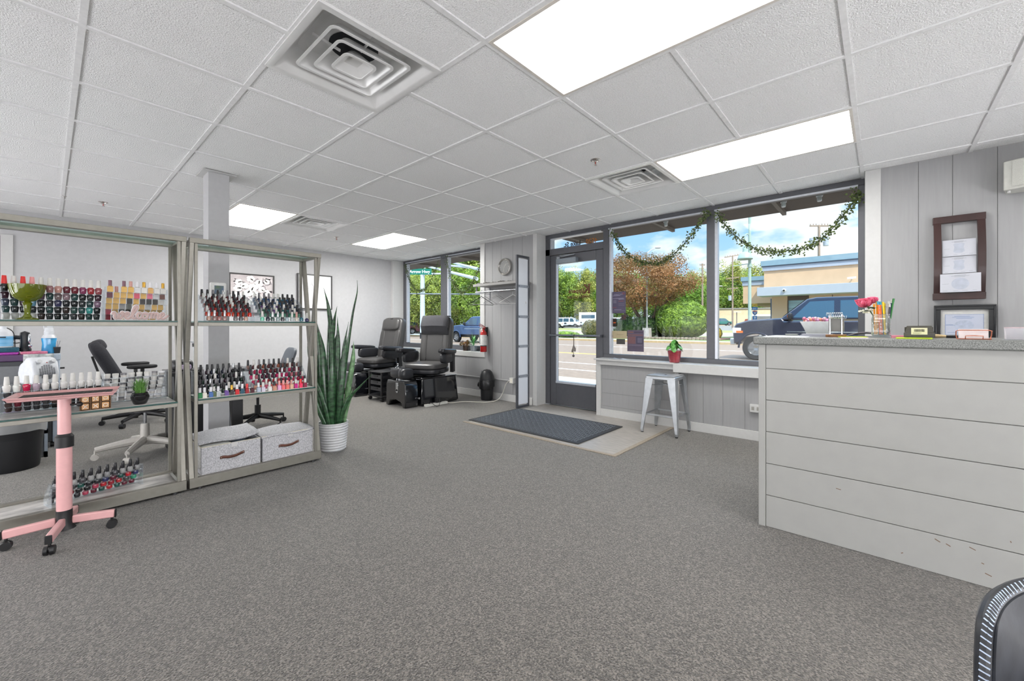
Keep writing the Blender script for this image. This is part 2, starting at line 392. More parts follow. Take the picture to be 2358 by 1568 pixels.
b = B(); b.box(-.345, -.255, RY1-.02, RY1, 0, 2.12); struct(b, 'trim_8', trimm, bevel=.003)
b = B(); b.box(-1.25, -.345, RY1-.015, RY1, .01, 2.10); struct(b, 'door_2', mat('dark_door', (92,95,102), .5))

# storefront frames and glass
alm = mat('frame_aluminium', (92,93,98), .42, .35, ns=20, na=.04)
stripm = mat('bright_strip', (196,200,208), .3, .4)  # pale strips carry the mullion sides' reflection in their colour
glassm = clear('window_glass', (250,253,252), .022)
AX0, AX1, GX = 4.73, 4.83, 4.785
def frame(rects, name, parent=None):
    b = B()
    for y0, y1, z0, z1 in rects: b.box(AX0, AX1, y0, y1, z0, z1)
    return struct(b, name, alm, parent, bevel=.003)
w1 = frame([(.10,2.655,2.345,2.40),(.10,2.655,.705,.757),(2.575,2.655,.757,2.345),(1.325,1.405,.757,2.345),(.10,.15,.757,2.345)], 'window_1')
for y0, y1 in ((.15,1.325),(1.405,2.575)):
    b = B(); b.box(GX, GX+.006, y0, y1, .757, 2.345); put(b, 'glass_pane', glassm, w1)
    b = B(); b.box(AX0+.012, AX1-.03, y1-.028, y1, .76, 2.345); b.box(AX0-.012, AX0, y0, y1, 2.332, 2.348)
    put(b, 'bright_strip', stripm, w1)
w2 = frame([(4.70,7.13,2.335,2.40),(4.70,7.13,.70,.78),(7.04,7.13,.78,2.335),(5.775,5.945,.78,2.335),(4.70,4.75,.78,2.335)], 'window_2')
for y0, y1 in ((4.75,5.775),(5.945,7.04)):
    b = B(); b.box(GX, GX+.006, y0, y1, .78, 2.335); put(b, 'glass_pane', glassm, w2)
    b = B(); b.box(AX0+.01, AX1-.03, y1-.035, y1, .79, 2.335); b.box(AX0-.012, AX0, y0, y1, 2.35, 2.365); put(b, 'bright_strip', stripm, w2)
d1 = frame([(2.655,3.58,2.345,2.40),(2.655,3.58,2.105,2.195),(3.50,3.58,0,2.345)], 'door_1')
b = B(); b.box(GX, GX+.006, 2.69, 3.50, 2.195, 2.345); put(b, 'transom_glass', glassm, d1)
b = B(); b.box(AX0+.01, AX1-.02, 3.475, 3.50, 2.195, 2.345); b.box(AX0+.01, AX1-.02, 2.69, 3.475, 2.333, 2.345); b.box(AX0-.01, AX0+.04, 2.66, 3.5, .0, .012); put(b, 'bright_strip', stripm, d1)
b = B(); X0, X1 = 4.74, 4.80
for q in ((2.66,2.765,.014,2.10),(3.395,3.497,.014,2.10),(2.765,3.395,1.978,2.10),(2.765,3.395,.014,.335)): b.box(X0, X1, *q)
leaf = put(b, 'door_leaf', alm, d1, bevel=.004)
b = B(); b.box(4.765, 4.771, 2.765, 3.395, .335, 1.978); put(b, 'glass_pane', glassm, leaf)
b = B(); b.box(4.732, 4.764, 3.378, 3.395, .335, 1.978); b.box(4.725, 4.764, 2.765, 3.395, .318, .345); put(b, 'bright_strip', stripm, leaf)
b = B(); b.tube([(4.665,2.655,.985),(4.665,3.46,.985)], .012, 10); b.box(4.66,4.745,2.66,2.69,.97,1.0); b.box(4.66,4.745,3.43,3.46,.97,1.0); put(b, 'push_bar', mat('push_bar', (120,123,130), .35, .7), leaf)
b = B(); b.box(4.665, 4.74, 3.03, 3.35, 1.965, 2.035); cl = put(b, 'door_closer', mat('closer_grey', (126,134,142), .4, .3), leaf, bevel=.005)
b = B(); b.cyl((4.70,3.33,2.035),(4.70,3.33,2.065),.03); b.bar((4.70,3.33,2.06),(4.70,3.06,2.075),.022,.010); b.bar((4.705,3.06,2.075),(4.72,3.32,2.088),.02,.008); put(b, 'closer_arm', mat('closer_arm', (140,146,152), .35, .5), cl)
b = B(); b.box(4.72, 4.80, 2.655, 3.58, .0, .013); struct(b, 'door_sill', stripm, d1)

# lettering on the outside of the glass, read from the street
brown = mat('lettering_brown', (110,62,24), .6); ink = mat('lettering_black', (30,26,26), .6); orng = mat('lettering_orange', (176,104,40), .6)
text('4520 ', .088, orng, d1, 'house_number', OUTW(2.775, 2.213, GX+.009) @ Matrix.Translation((0,0,0)), bold=.002).location = (-d1.location.x, -d1.location.y, -d1.location.z)
def on_door(s, size, m, y, z, nm, **k):
    o = text(s, size, m, d1, nm, OUTW(y, z, 4.7745) if k.pop('leaf', 1) else OUTW(y, z, GX+.009), **k); o.location = -d1.location; return o
on_door('Lake St.', .088, mat('lettering_dark', (44,34,34), .6), 3.03, 2.213, 'street_name', leaf=0, bold=.002)
on_door('K', .17, brown, 2.868, 1.548, 'shop_name', bold=.005)
on_door('lippers', .082, brown, 2.968, 1.562, 'shop_name', spc=1.08, bold=.003)
on_door('FAMILY SALON', .053, brown, 2.872, 1.488, 'shop_name', spc=1.0, bold=.001)
# serif feet on the big K
b = B()
for y0, y1, z in ((2.862,2.912,1.548),(2.862,2.912,1.662),(2.935,2.985,1.548),(2.932,2.975,1.662)): b.box(4.7745, 4.7755, y0, y1, z, z+.008)
put(b, 'shop_name', brown, d1)

# square pillar
t = thing('pillar', 'grey square pillar from floor to ceiling behind the middle shelving unit', 'pillar', (.957, 4.235, 0))
b = B(); b.box(.883, 1.031, 4.15, 4.32, 0, CZ+.003); put(b, 'shaft', wallm, t, bevel=.002)
b = B(); b.box(.84, 1.075, 4.11, 4.15, CZ-.006, CZ+.0); b.box(.84, .883, 4.15, 4.36, CZ-.006, CZ); b.box(1.031, 1.075, 4.15, 4.36, CZ-.006, CZ); put(b, 'ceiling_collar', trimm, t)

# vinyl floor patch by the door and its edge strip
vin = mat('vinyl_plank', (160,155,149), .4, ns=9, na=.22, stretch=(9,1.0,1), det=6)
t = thing('vinyl_floor_patch', 'pale grey wood-look vinyl patch in the carpet inside the entrance door', 'flooring', (3.88, 2.6, 0))
b = B(); b.box(3.24, 4.72, 1.72, 3.575, 0, .004); put(b, 'planks', vin, t)
b = B(); b.box(3.20, 3.24, 1.68, 3.62, 0, .007); b.box(3.24, KX-.02, 1.68, 1.72, 0, .007); put(b, 'edge_strip', mat('edge_strip', (152,140,124), .5, ns=14, na=.15, stretch=(5,5,1)), t, bevel=.002)
# entrance mat
t = thing('entrance_mat', 'dark grey ribbed rubber-edged doormat lying on the vinyl by the door', 'doormat', (3.75, 2.865, .007))
b = B(); b.box(3.29, 4.19, 2.11, 3.62, .007, .014); put(b, 'rubber_border', mat('mat_rubber', (46,48,52), .7), t, bevel=.004)
b = B()
r_ = random.Random(3)
for i in range(38):
    for j in range(22):
        y = 2.16+.0375*i; x = 3.33+.0375*j
        if (i+j) % 2: b.frus((x+.018, y+.018), (.0165,.008), (.012,.004), .0139, .0185)
        else: b.frus((x+.018, y+.018), (.008,.0165), (.004,.012), .0139, .0185)
put(b, 'tread', mat('mat_tread', (92,98,106), .9, ns=200, na=.4), t)
# made-up glowing panels in frames on unseen walls, added to brighten the room
def add_fill_panel(n, lo, hi, axis, power, z0=.12, z1=1.9, N=3):
    fr = B(); st = (hi-lo)/N
    def bx(b, a0, a1, z0, z1, d0, d1):
        if axis == 'x': b.box(RX0+d0, RX0+d1, a0, a1, z0, z1)
        elif axis == 'l': b.box(a0, a1, RY1-d1, RY1-d0, z0, z1)
        else: b.box(a0, a1, RY0+d0, RY0+d1, z0, z1)
    bx(fr, lo-.06, hi+.06, z1, z1+.06, 0, .05); bx(fr, lo-.06, hi+.06, z0-.06, z0, 0, .05)
    for i in range(N+1): bx(fr, lo+i*st-.03, lo+i*st+.03, z0, z1, 0, .05)
    w = struct(fr, 'window_%d' % n, alm)
    for i in range(N):
        p = B(); bx(p, lo+i*st+.03, lo+(i+1)*st-.03, z0, z1, .01, .02); put(p, 'frosted_pane', glow('fill_glow_%d' % n, (252,252,255), power), w)
add_fill_panel(3, -2.2, 1.5, 'x', 1.7, .10, .95); add_fill_panel(4, 2.0, 6.6, 'x', 2.7, .10, 1.4); add_fill_panel(5, -2.2, 4.1, 'y', 4.8, .10, .95, 4); add_fill_panel(6, -2.5, -1.36, 'l', 2.0, .1, 1.9, 1)
# ================================================================ SHELVING UNITS AND WHAT STANDS ON THEM
steel = mat('champagne_steel', (142,139,131), .42, .6, ns=30, na=.05)
shelfglass = clear('shelf_glass', (228,242,238), .10, haze=.06, hazecol=(200,225,222))
edgem = mat('glass_edge', (22,74,68), .2)
YF, YR = 3.455, 3.80
def shelving(x0, x1, lb):
    t = thing('shelving_unit', lb, 'shelf', ((x0+x1)/2, (YF+YR)/2, 0), 0, 'metal and glass shelving units')
    def P(b, nm, m=steel, **k): return put(b, nm, m, t, **k)
    for y in (YF, YR-.04):
        b = B(); b.box(x0, x1, y, y+.04, 1.672, 1.706); P(b, 'top_rail', bevel=.002)
        b = B(); b.box(x0, x1, y, y+.04, .018, .082); P(b, 'base_rail', bevel=.002)
    for xa in (x0, x1-.028):
        b = B(); b.bar((xa+.014, YF+.02, .02), (xa+.014, YR-.02, 1.69), .028, .036, (0,1,0)); P(b, 'side_brace', bevel=.002)
        b = B(); b.bar((xa+.014, YR-.02, .02), (xa+.014, YF+.02, 1.69), .026, .036, (0,1,0)); P(b, 'side_brace', bevel=.002)
        for za, zb in ((.018,.06),(1.675,1.695)):
            b = B(); b.box(xa, xa+.028, YF+.04, YR-.04, za, zb); P(b, 'end_rail')
    for xa in (x0+.029, x1-.047):
        for y in (YF+.012, YR-.032):
            b = B(); b.box(xa, xa+.018, y, y+.02, .06, 1.69); P(b, 'post', bevel=.001)
    for z in (1.145, .612):
        b = B()
        for y in (YF+.006, YR-.028): b.box(x0+.047, x1-.047, y, y+.022, z-.034, z-.009)
        for xa in (x0+.047, x1-.067): b.box(xa, xa+.02, YF+.028, YR-.028, z-.034, z-.009)
        P(b, 'shelf_frame', bevel=.002)
        b = B(); b.box(x0+.047, x1-.047, YF+.006, YR-.006, z-.008, z); g = P(b, 'glass_shelf', shelfglass)
        b = B(); b.box(x0+.047, x1-.047, YF+.003, YF+.006, z-.0085, z); put(b, 'glass_edge', edgem, g)
    b = B(); b.box(x0+.03, x1-.03, YF+.04, YR-.04, 1.690, 1.696); P(b, 'glass_top', shelfglass)
    b = B(); b.box(x0+.028, x1-.028, YF+.04, YR-.04, .055, .070); P(b, 'bottom_panel', mat('shelf_panel', (186,186,182), .5))
    for xa in (x0+.06, x1-.06):
        for y in (YF+.02, YR-.02):
            b = B(); b.cyl((xa,y,0),(xa,y,.018),.012); P(b, 'levelling_foot', mat('foot_plastic', (60,60,62), .5))
    return t
U1 = (-.262, .617); U2 = (.632, 1.506)
shelving(*U1, 'left metal and glass shelving unit with white-capped polish bottles and welcome sign')
shelving(*U2, 'right metal and glass shelving unit holding two grey fabric boxes, beside the tall plant')
marble = mat('marble_paper', (196,193,190), .4, ns=6, na=.45, det=8, stretch=(1,2.2,1))
for (x0, x1, z, lb) in ((U1[0]+.06, U1[1]-.055, .612, 'marble-patterned liner under the white gel jars on the left unit'), (U1[0]+.04, U1[1]-.045, .070, 'marble-patterned liner on the bottom of the left shelving unit'),
                        (U2[0]+.055, U2[1]-.055, .612, 'pale liner under the polish bottles on the right unit middle shelf'), (U2[0]+.04, U2[1]-.04, .070, 'wrinkled pale liner under the two grey fabric boxes')):
    b = B(); n = 24; rows = []
    for j, y in enumerate((YF+.012, YF+.05, YF+.12, YF+.2, YR-.05)):
        amp = .010 if 'wrinkled' in lb and j < 2 else .0006
        rows.append([(x0+(x1-x0)*i/n, y + (amp*.4*math.sin(i*.9) if j == 0 else 0), z+.001+amp*max(0, math.sin(i*1.3+.7)*math.sin(i*.37))) for i in range(n+1)])
    if 'wrinkled' in lb: rows = [[(p[0], max(p[1], YF+.044), p[2]) for p in r] for r in rows]
    b.grid(rows)
    solo(b, 'shelf_liner', marble if 'left' in lb else mat('pale_liner', (214,212,206), .5, ns=9, na=.2), lb, 'shelf liner', solid=.0008)

# ---- bottle prototypes (meshes shared by every copy; colour is set per object)
blank = mat('blank', (200,200,200))
def proto(b): return mesh_of(b, blank, 40)
def P_gel():
    b = B(); b.lathe([(.0115,0),(.0128,.002),(.0150,.018),(.0162,.029),(.0150,.0345),(.0108,.038),(.0108,.0395)], n=16); c = B(); c.lathe([(.0112,.0395),(.0112,.044),(.0088,.083),(.0080,.0845)], n=14); return proto(b), proto(c)
def P_sq(h=.036, w=.0135, cr=.0085, ch=.036):
    b = B(); b.frus((0,0),(w,w),(w,w),0,h-.003); b.frus((0,0),(w,w),(w-.005,w-.005),h-.003,h); b.cyl((0,0,h),(0,0,h+.002),.007,n=10)
    c = B(); c.lathe([(cr,h+.002),(cr,h+ch-.002),(cr-.001,h+ch)], n=12); return proto(b), proto(c)
def P_round():
    b = B(); b.lathe([(.0115,0),(.0138,.002),(.0148,.012),(.0142,.022),(.0095,.0295),(.0068,.031)], n=16); c = B(); c.lathe([(.0082,.030),(.0090,.034),(.0085,.055),(.0072,.073),(.0060,.0745)], n=12); return proto(b), proto(c)
def P_jar():
    b = B(); b.lathe([(.0125,0),(.0142,.001),(.0150,.017)], n=14); c = B(); c.lathe([(.0154,.016),(.0154,.027),(.0146,.028)], n=14); return proto(b), proto(c)
PR = {'gel': P_gel(), 'gold': P_sq(), 'round': P_round(), 'square': P_sq(.036,.0118,.0085,.034), 'jar': P_jar()}
NB = [0]
def bottle(kind, x, y, z, col, cap, lb, group, name='nail_polish_bottle', rot=0, capgap=0):
    NB[0] += 1
    body, capm = PR[kind]; o = bpy.data.objects.new(name, body); COL.objects.link(o); o.location = (x, y, z); o.rotation_euler = (0,0,rot)
    o.material_slots[0].link = 'OBJECT'; o.material_slots[0].material = col
    c = bpy.data.objects.new('cap', capm); COL.objects.link(c); c.parent = o
    c.material_slots[0].link = 'OBJECT'; c.material_slots[0].material = cap
    return tag(o, lb, 'nail polish', group)
def pol(rgb, metal=0): return mat('lacquer_%d_%d_%d' % rgb, rgb, .12, metal, coat=.5, ns=60, na=.05)
CAP = {'white': mat('cap_white', (212,210,206), .35), 'black': mat('cap_black', (34,34,38), .3), 'silver': mat('cap_silver', (196,197,200), .25, .7), 'red': mat('cap_red', (222,52,50), .35), 'pink': mat('cap_pink', (226,150,150), .4),
       'grey': mat('cap_grey', (122,120,124), .35, .3), 'gold': mat('cap_gold', (214,168,74), .25, .7), 'mauve': mat('cap_mauve', (128,92,104), .4), 'rose': mat('cap_rose', (198,150,142), .4), 'clear': mat('cap_pale', (222,222,226), .3)}
acr = clear('acrylic', (248,251,253), .12, haze=.07)
ROWN = ['lowest row','second row up','third row up','fourth row up','fifth row up','top row']
def rown(k, n): return 'top row' if k == n-1 else ('lowest row' if k == 0 else ORD[k+1]+' row up')
def rack_steps(t, x0, x1, ys, zs, near_high, side=None):
    """clear stepped display rack: tread sheets plus two side panels"""
    for y, z in zip(ys, zs):
        b = B(); b.box(x0, x1, y-.017, y+.017, z-.0035, z-.0005); put(b, 'tread', acr, t)
    lo = min(zs)-.004
    for x in (x0-.004, x1+.001):
        b = B(); ya, yb = min(ys)-.018, max(ys)+.018
        if side == 'curve':
            H = max(zs)+.035-lo; L = yb-ya; pts = [(ya, lo)] + [(ya+L*(1-math.cos(PI/2*i/10))*1.0, lo+H*math.sin(PI/2*i/10)) for i in range(1, 11)] + [(yb, lo)]
            b.prism(pts, x, x+.003, 'x')
        else:
            top = max(zs)+.03
            pts = [(ya, lo), (ya, top), (ya+.04, top), (yb, min(zs)+.04), (yb, lo)] if near_high else [(ya, lo), (ya, min(zs)+.03), (yb-.04, top), (yb, top), (yb, lo)]
            b.prism(pts, x, x+.003, 'x')
        put(b, 'side_panel', acr, t)
def place_rack(name, lb, kind, xs, ys, zs, colf, near_high, rackname, group, ang=0, skip=(), side=None, jitter=.0, cat='display rack', bname='nail_polish_bottle'):
    """ys/zs listed from the lowest row up"""
    x0, x1 = min(xs)-.019, max(xs)+.019; cx, cy = (x0+x1)/2, sum(ys)/len(ys)
    t = thing(name, lb, cat, (cx, cy, min(zs)-.004), 0, 'clear bottle display racks')
    rack_steps(t, x0, x1, ys, zs, near_high, side)
    t.rotation_euler = (0,0,ang); ca, sa = math.cos(ang), math.sin(ang); r = random.Random(rackname); N = len(ys)
    for k, (y, z) in enumerate(zip(ys, zs)):
        for i, x in enumerate(xs):
            if (k, i) in skip: continue
            cn, rgb, cp = colf(k, i, r); jx = r.uniform(-jitter, jitter)
            px, py = x+jx-cx, y-cy
            kd = kind(k, i, r) if callable(kind) else kind
            w = 'jar' if kd == 'jar' else 'bottle'
            l = '%s %s, %s cap, %s from left, %s of the %s' % (cn, w, cp, ORD[i+1], rown(k, N), rackname)
            bottle(kd, cx+ca*px-sa*py, cy+sa*px+ca*py, z, pol(rgb), CAP[cp], l, group, bname, ang)
    return t
def frange(a, b, n): return [a+(b-a)*i/(n-1) for i in range(n)]
DARK = [('black',(30,30,32)),('black',(34,36,40)),('charcoal',(54,54,58)),('dark plum',(60,32,46)),('charcoal',(48,52,54)),('dark teal',(38,66,66)),('black',(26,27,30)),('dark brown',(52,38,36)),('slate blue',(58,66,84)),('dusty mauve',(128,100,116))]
# left unit, top shelf: white-capped gels seen from behind
top1 = [('black',(34,34,36),'red'),('navy',(40,44,60),'white'),('navy',(38,40,58),'red'),('plum',(92,40,58),'pink'),('plum',(110,52,74),'white'),('mauve',(142,100,102),'white'),('dusty pink',(184,138,128),'white'),('dark plum',(92,38,50),'white'),('burgundy',(102,36,46),'white'),('magenta plum',(124,48,84),'white'),('deep red',(150,40,48),'white'),('rosewood',(136,66,72),'white')]
sp1 = {(1,10):('turquoise',(50,150,144)),(2,3):('light blue',(104,148,172)),(2,11):('dusty lilac',(134,104,126)),(3,6):('mauve grey',(112,96,98)),(3,7):('pale mauve',(140,116,124)),(1,8):('dark green',(48,74,70)),(1,9):('dark teal',(34,70,70)),(2,0):('slate blue',(66,74,92)),(2,6):('indigo',(54,52,86)),(3,4):('plum',(92,72,90)),
       (0,0):('pale',(206,204,198)),(0,1):('pale',(200,198,194)),(0,2):('pale',(208,206,202)),(0,3):('pale',(204,202,198))}
def c1(k, i, r):
    if k == 4: return top1[i]
    c = sp1.get((k,i)) or r.choice(DARK[:8]); return (c[0], c[1], 'white')
place_rack('display_rack', 'clear stepped rack of white-capped dark polish bottles behind the green glass bowl', 'gel', frange(-.158,.206,12), frange(3.72,3.56,5), frange(1.150,1.302,5), c1, True, 'white-cap rack', 'white-capped bottles on the upper left shelf')
gold = ('gold',(214,172,98)); topg = [('gold',(214,172,98),'mauve'),None,('gold',(216,174,98),'mauve'),('gold',(212,170,92),'rose'),('silver',(206,206,206),'clear'),('pale',(216,214,208),'gold'),('tan',(212,166,104),'clear'),('pale',(212,210,206),'clear'),('pale',(206,204,200),'gold')]
spg = {(4,0):('plum striped',(104,62,76)),(4,1):('gold',(214,172,98)),(4,4):('pink',(214,92,112)),(4,6):('pink',(214,116,136)),(4,7):('silver',(190,190,192)),(4,8):('dark brown',(104,68,62)),(3,3):('black',(62,62,62)),(3,5):('black',(58,56,56)),(3,6):('black',(54,54,56)),(3,7):('black',(60,54,52)),(3,8):('pale',(196,194,190)),(2,2):('silver',(150,150,150)),(2,3):('grey',(112,116,112)),(2,6):('silver',(178,178,176)),(1,0):('pink',(188,72,96)),(0,0):('raspberry',(160,48,66)),(0,1):('dark plum',(84,40,60)),(0,3):('dark plum',(80,40,58)),(0,4):('red',(150,30,40)),(1,2):('black',(52,52,52)),(1,3):('black',(44,46,46))}
def cg(k, i, r):
    if k == 5: return topg[i]
    c = spg.get((k,i), gold); return (c[0], c[1], 'rose' if k == 4 and i == 1 else 'gold')
place_rack('display_rack', 'clear stepped rack of square gold polish bottles behind the welcome sign', 'gold', frange(.256,.508,9), frange(3.72,3.555,6), frange(1.150,1.322,6), cg, True, 'gold rack', 'gold bottles on the upper left shelf', skip={(5,1)})
# left unit, middle shelf
topm = [('white and red',(226,222,218)),('white and green',(222,224,220)),('raspberry',(198,24,74)),('lilac',(178,160,176))] + [('white',(222,220,218))]*7
def cm_(k, i, r):
    if k == 4: return (*topm[i], 'white')
    c = r.choice([('black',(40,40,42)),('charcoal',(56,56,58)),('charcoal',(64,64,66)),('brown',(74,56,54)),('black',(34,34,36))])
    if (k,i) in ((1,1),(3,2)): c = ('wine red',(110,26,42))
    return (*c, 'white')
place_rack('display_rack', 'clear rack of white-capped gel bottles on the left middle shelf, behind the pink tray', 'gel', frange(-.15,.205,11), frange(3.74,3.57,5), frange(.617,.748,5), cm_, True, 'gel rack', 'white-capped gels on the middle shelf', bname='gel_polish_bottle')
b = B()
lidcol = [('red',(222,60,44)),('green',(60,180,120))]
def cj(k, i, r):
    c = r.choice([('pale grey',(206,204,202)),('white',(224,222,220)),('grey',(168,166,164)),('pale',(212,208,204))]); return (*c, r.choice(['white','clear','white','grey']))
place_rack('display_rack', 'clear tiered rack of small pale gel jars beside the little grass plant', 'jar', frange(.248,.512,8), frange(3.75,3.62,6), frange(.617,.782,6), cj, True, 'jar rack', 'small gel jars on the middle shelf', bname='gel_jar')
# left unit, bottom shelf
cols_b = [('crimson',(150,32,48)),('black',(44,44,48)),('red',(186,40,50)),('wine',(104,36,52)),('charcoal',(74,72,74)),('dark teal',(36,88,80)),('black',(38,38,40)),('navy',(50,56,100)),('pink',(190,70,96))]
def cb(k, i, r):
    if (k,i) == (1,10): return ('green',(54,150,116),'black')
    if k == 3: return (*r.choice([('clear grey',(128,128,130)),('charcoal',(70,70,74)),('silver',(150,150,150))]), 'black')
    return (*r.choice(cols_b), 'black')
place_rack('display_rack', 'clear acrylic rack of black-capped bottles standing on the bottom shelf liner', 'round', frange(.015,.385,11), frange(3.66,3.575,4), frange(.076,.178,4), cb, True, 'bottom rack', 'black-capped bottles on the bottom shelf', ang=math.radians(14))
# right unit, top shelf: curved racks rising to the back
REDS = [[('nude',(186,148,132)),('mauve taupe',(146,116,112)),('dusty rose',(158,104,100)),('rose taupe',(160,128,124)),('taupe',(150,128,122)),('grey',(112,104,104)),('dark grey',(84,82,86))],
        [('orange red',(214,64,38)),('coral',(206,80,52)),('dusty rose',(172,86,80)),('copper',(186,104,66)),('red',(206,50,36))],
        [('red',(188,28,38)),('crimson',(172,20,58)),('dark red',(126,20,30)),('bright red',(214,40,32))],
        [('red',(176,30,32)),('brick red',(164,52,34)),('wine',(104,22,40)),('dark red',(120,18,26))],
        [('dark red',(112,20,26)),('wine',(92,22,38)),('maroon',(84,24,30)),('crimson',(150,20,40))],
        [('maroon',(74,18,24)),('wine',(84,20,32)),('dark red',(104,20,28))]]
def caps(r, w): return r.choices(['black','white','silver','grey'], w)[0]
def cr_(k, i, r):
    if k == 0: c = REDS[0][i % 7]; return (*c, ['silver','silver','black','silver','silver','black','black','black','black'][i])
    return (*r.choice(REDS[k]), caps(r, (12,2,2,1) if k != 4 else (5,3,4,1)))
place_rack('display_rack', 'clear rack with curved sides full of red polish bottles, right unit top shelf', 'round', frange(.752,1.012,9), frange(3.525,3.715,6), frange(1.150,1.306,6), cr_, False, 'red rack', 'polish bottles in the red rack', side='curve', jitter=.003, skip={(0,4),(0,8)})
TEAL = [[('mint green',(116,200,170)),('navy',(22,28,52)),('grey green',(70,92,86)),('pale grey',(150,168,168)),('charcoal',(64,62,66)),('pale blue',(170,190,196)),('pale grey',(186,192,192)),('champagne',(206,196,184)),('peacock',(20,96,112))],
        [('dark green',(26,84,70)),('green',(40,120,92)),('teal',(30,104,100)),('sea green',(96,160,136))],
        [('purple',(104,58,132)),('teal',(34,110,110)),('dark navy',(38,40,66)),('green',(40,110,80))],
        [('navy',(36,44,84)),('violet',(112,66,140)),('blue grey',(70,84,110))],
        [('blue',(46,90,130)),('steel blue',(60,108,140)),('navy',(34,44,80))],
        [('navy',(34,44,86)),('blue',(40,84,134)),('teal blue',(46,106,128))]]
def ct(k, i, r):
    if k == 0: return (*TEAL[0][i], ['white','black','silver','silver','white','black','white','rose','black'][i])
    return (*r.choice(TEAL[k]), caps(r, (9,4,1,3)))
place_rack('display_rack', 'clear rack with curved sides full of blue and green polish, right unit top shelf', 'round', frange(1.092,1.372,9), frange(3.525,3.715,6), frange(1.150,1.302,6), ct, False, 'teal rack', 'polish bottles in the teal rack', side='curve', jitter=.003)
bottle('round', 1.428, 3.55, 1.145, pol((40,32,84)), CAP['white'], 'dark violet bottle with white cap alone right of the teal rack', 'loose polish bottles')
# right unit, middle shelf
def cd_(k, i, r): return (*r.choice([('black',(28,28,32)),('black',(36,34,40)),('dark plum',(58,30,48)),('navy',(30,36,60)),('dark green',(28,56,44)),('charcoal',(60,60,64))]), caps(r, (9,2,3,2)))
place_rack('display_rack', 'clear rack of dark polish bottles at the left of the right unit middle shelf', 'round', frange(.715,.985,9), frange(3.57,3.72,5), frange(.626,.752,5), cd_, False, 'dark rack', 'polish bottles in the dark rack', jitter=.004)
PK = [[('pink',(214,96,128)),('coral',(222,110,98)),('peach',(222,160,134)),('red',(196,50,60))],[('hot pink',(206,30,88)),('raspberry',(168,30,70)),('red',(190,36,50))],[('magenta',(196,26,96)),('plum',(104,30,62)),('rose',(202,110,124))],[('plum',(96,30,58)),('wine',(110,28,44)),('hot pink',(208,34,92))],[('maroon',(88,32,42)),('taupe',(140,104,96)),('copper',(170,96,74)),('brown',(96,58,54))]]
def cp_(k, i, r): return (*r.choice(PK[k]), caps(r, (9,3,1,3)))
place_rack('display_rack', 'clear rack of pink and plum polish bottles at the right of the middle shelf', 'round', frange(1.055,1.42,11), frange(3.57,3.73,5), frange(.626,.768,5), cp_, False, 'pink rack', 'polish bottles in the pink rack', jitter=.004)
loose = [('green',(0,120,64),'clear'),('white',(226,222,212),'clear'),('blue',(62,104,168),'clear'),('olive',(90,110,70),'white'),('silver',(176,182,186),'clear'),('purple',(104,72,148),'clear'),('black',(52,44,48),'gold'),('red',(200,24,34),'clear'),('teal',(26,82,104),'clear'),('dark red',(150,26,38),'red'),('maroon',(76,28,40),'grey'),('pale blue',(176,186,204),'clear'),('lavender',(206,200,216),'white'),('off-white',(224,222,220),'white'),('tan',(202,146,124),'black'),('lilac pink',(226,166,206),'pink'),('coral pink',(236,110,116),'pink'),('salmon',(238,122,112),'pink'),('beige',(222,178,150),'rose'),('magenta',(196,30,128),'white'),('hot pink',(240,56,98),'red'),('wine',(146,50,78),'white')]
pxs = [461,471.5,486,493,503,522,534,546,558,569,581,595.5,606,621,632,643,652,661.5,671,681,692,702]
for (cn, rgb, cp), x in zip(loose, pxs):
    u = (x-1179)/953.06; c_, s_ = math.cos(YAW), math.sin(YAW); yy = 3.505 + (.012 if cn in ('olive','teal') else 0)
    bottle('square', (yy+.012)*(c_+s_*u)/(s_-c_*u)-.004, yy, .6135, pol(rgb), CAP[cp], '%s square bottle, %s cap, loose in front row of the middle shelf' % (cn, cp), 'loose square bottles in the front row')

# ---- green glass pedestal bowl
gg = clear('green_glass', (150,168,40), .22, haze=.30, hazecol=(150,160,26))
t = thing('pedestal_bowl', 'scalloped green glass pedestal bowl at the left of the upper shelf', 'bowl', (-.075, 3.505, 1.1455))
b = B(); sc_ = lambda a, z: 1+.03*math.cos(a*12)*max(0, (z-.16)/.04)
b.lathe([(.012,.098),(.03,.104),(.052,.122),(.063,.148),(.068,.178),(.070,.194)], n=48, fn=sc_, cap=False); b.lathe([(.067,.194),(.064,.176),(.058,.148),(.046,.124),(.0,.112)], n=48, fn=sc_, cap=False); put(b, 'bowl', gg, t, world=False)
b = B(); b.lathe([(.0,0),(.042,.0),(.040,.006),(.018,.014),(.011,.03),(.014,.075),(.018,.09),(.012,.098)], n=16, fn=lambda a, z: 1+.05*math.cos(8*a)); put(b, 'stem', gg, t, world=False)
b = B(); r = random.Random(5)
for i in range(40):
    a = r.uniform(0,6.28); q = r.uniform(0,.045); b.cush((q*math.cos(a), q*math.sin(a), .132+.03*r.random()+.1*q), .022,.014,.012,1,8,6)
put(b, 'glass_glints', mat('glint_yellow', (186,190,60), .3, ns=50, na=.3), t, world=False)['kind'] = 'stuff'  # glints of the thick glass, put in as coloured blobs

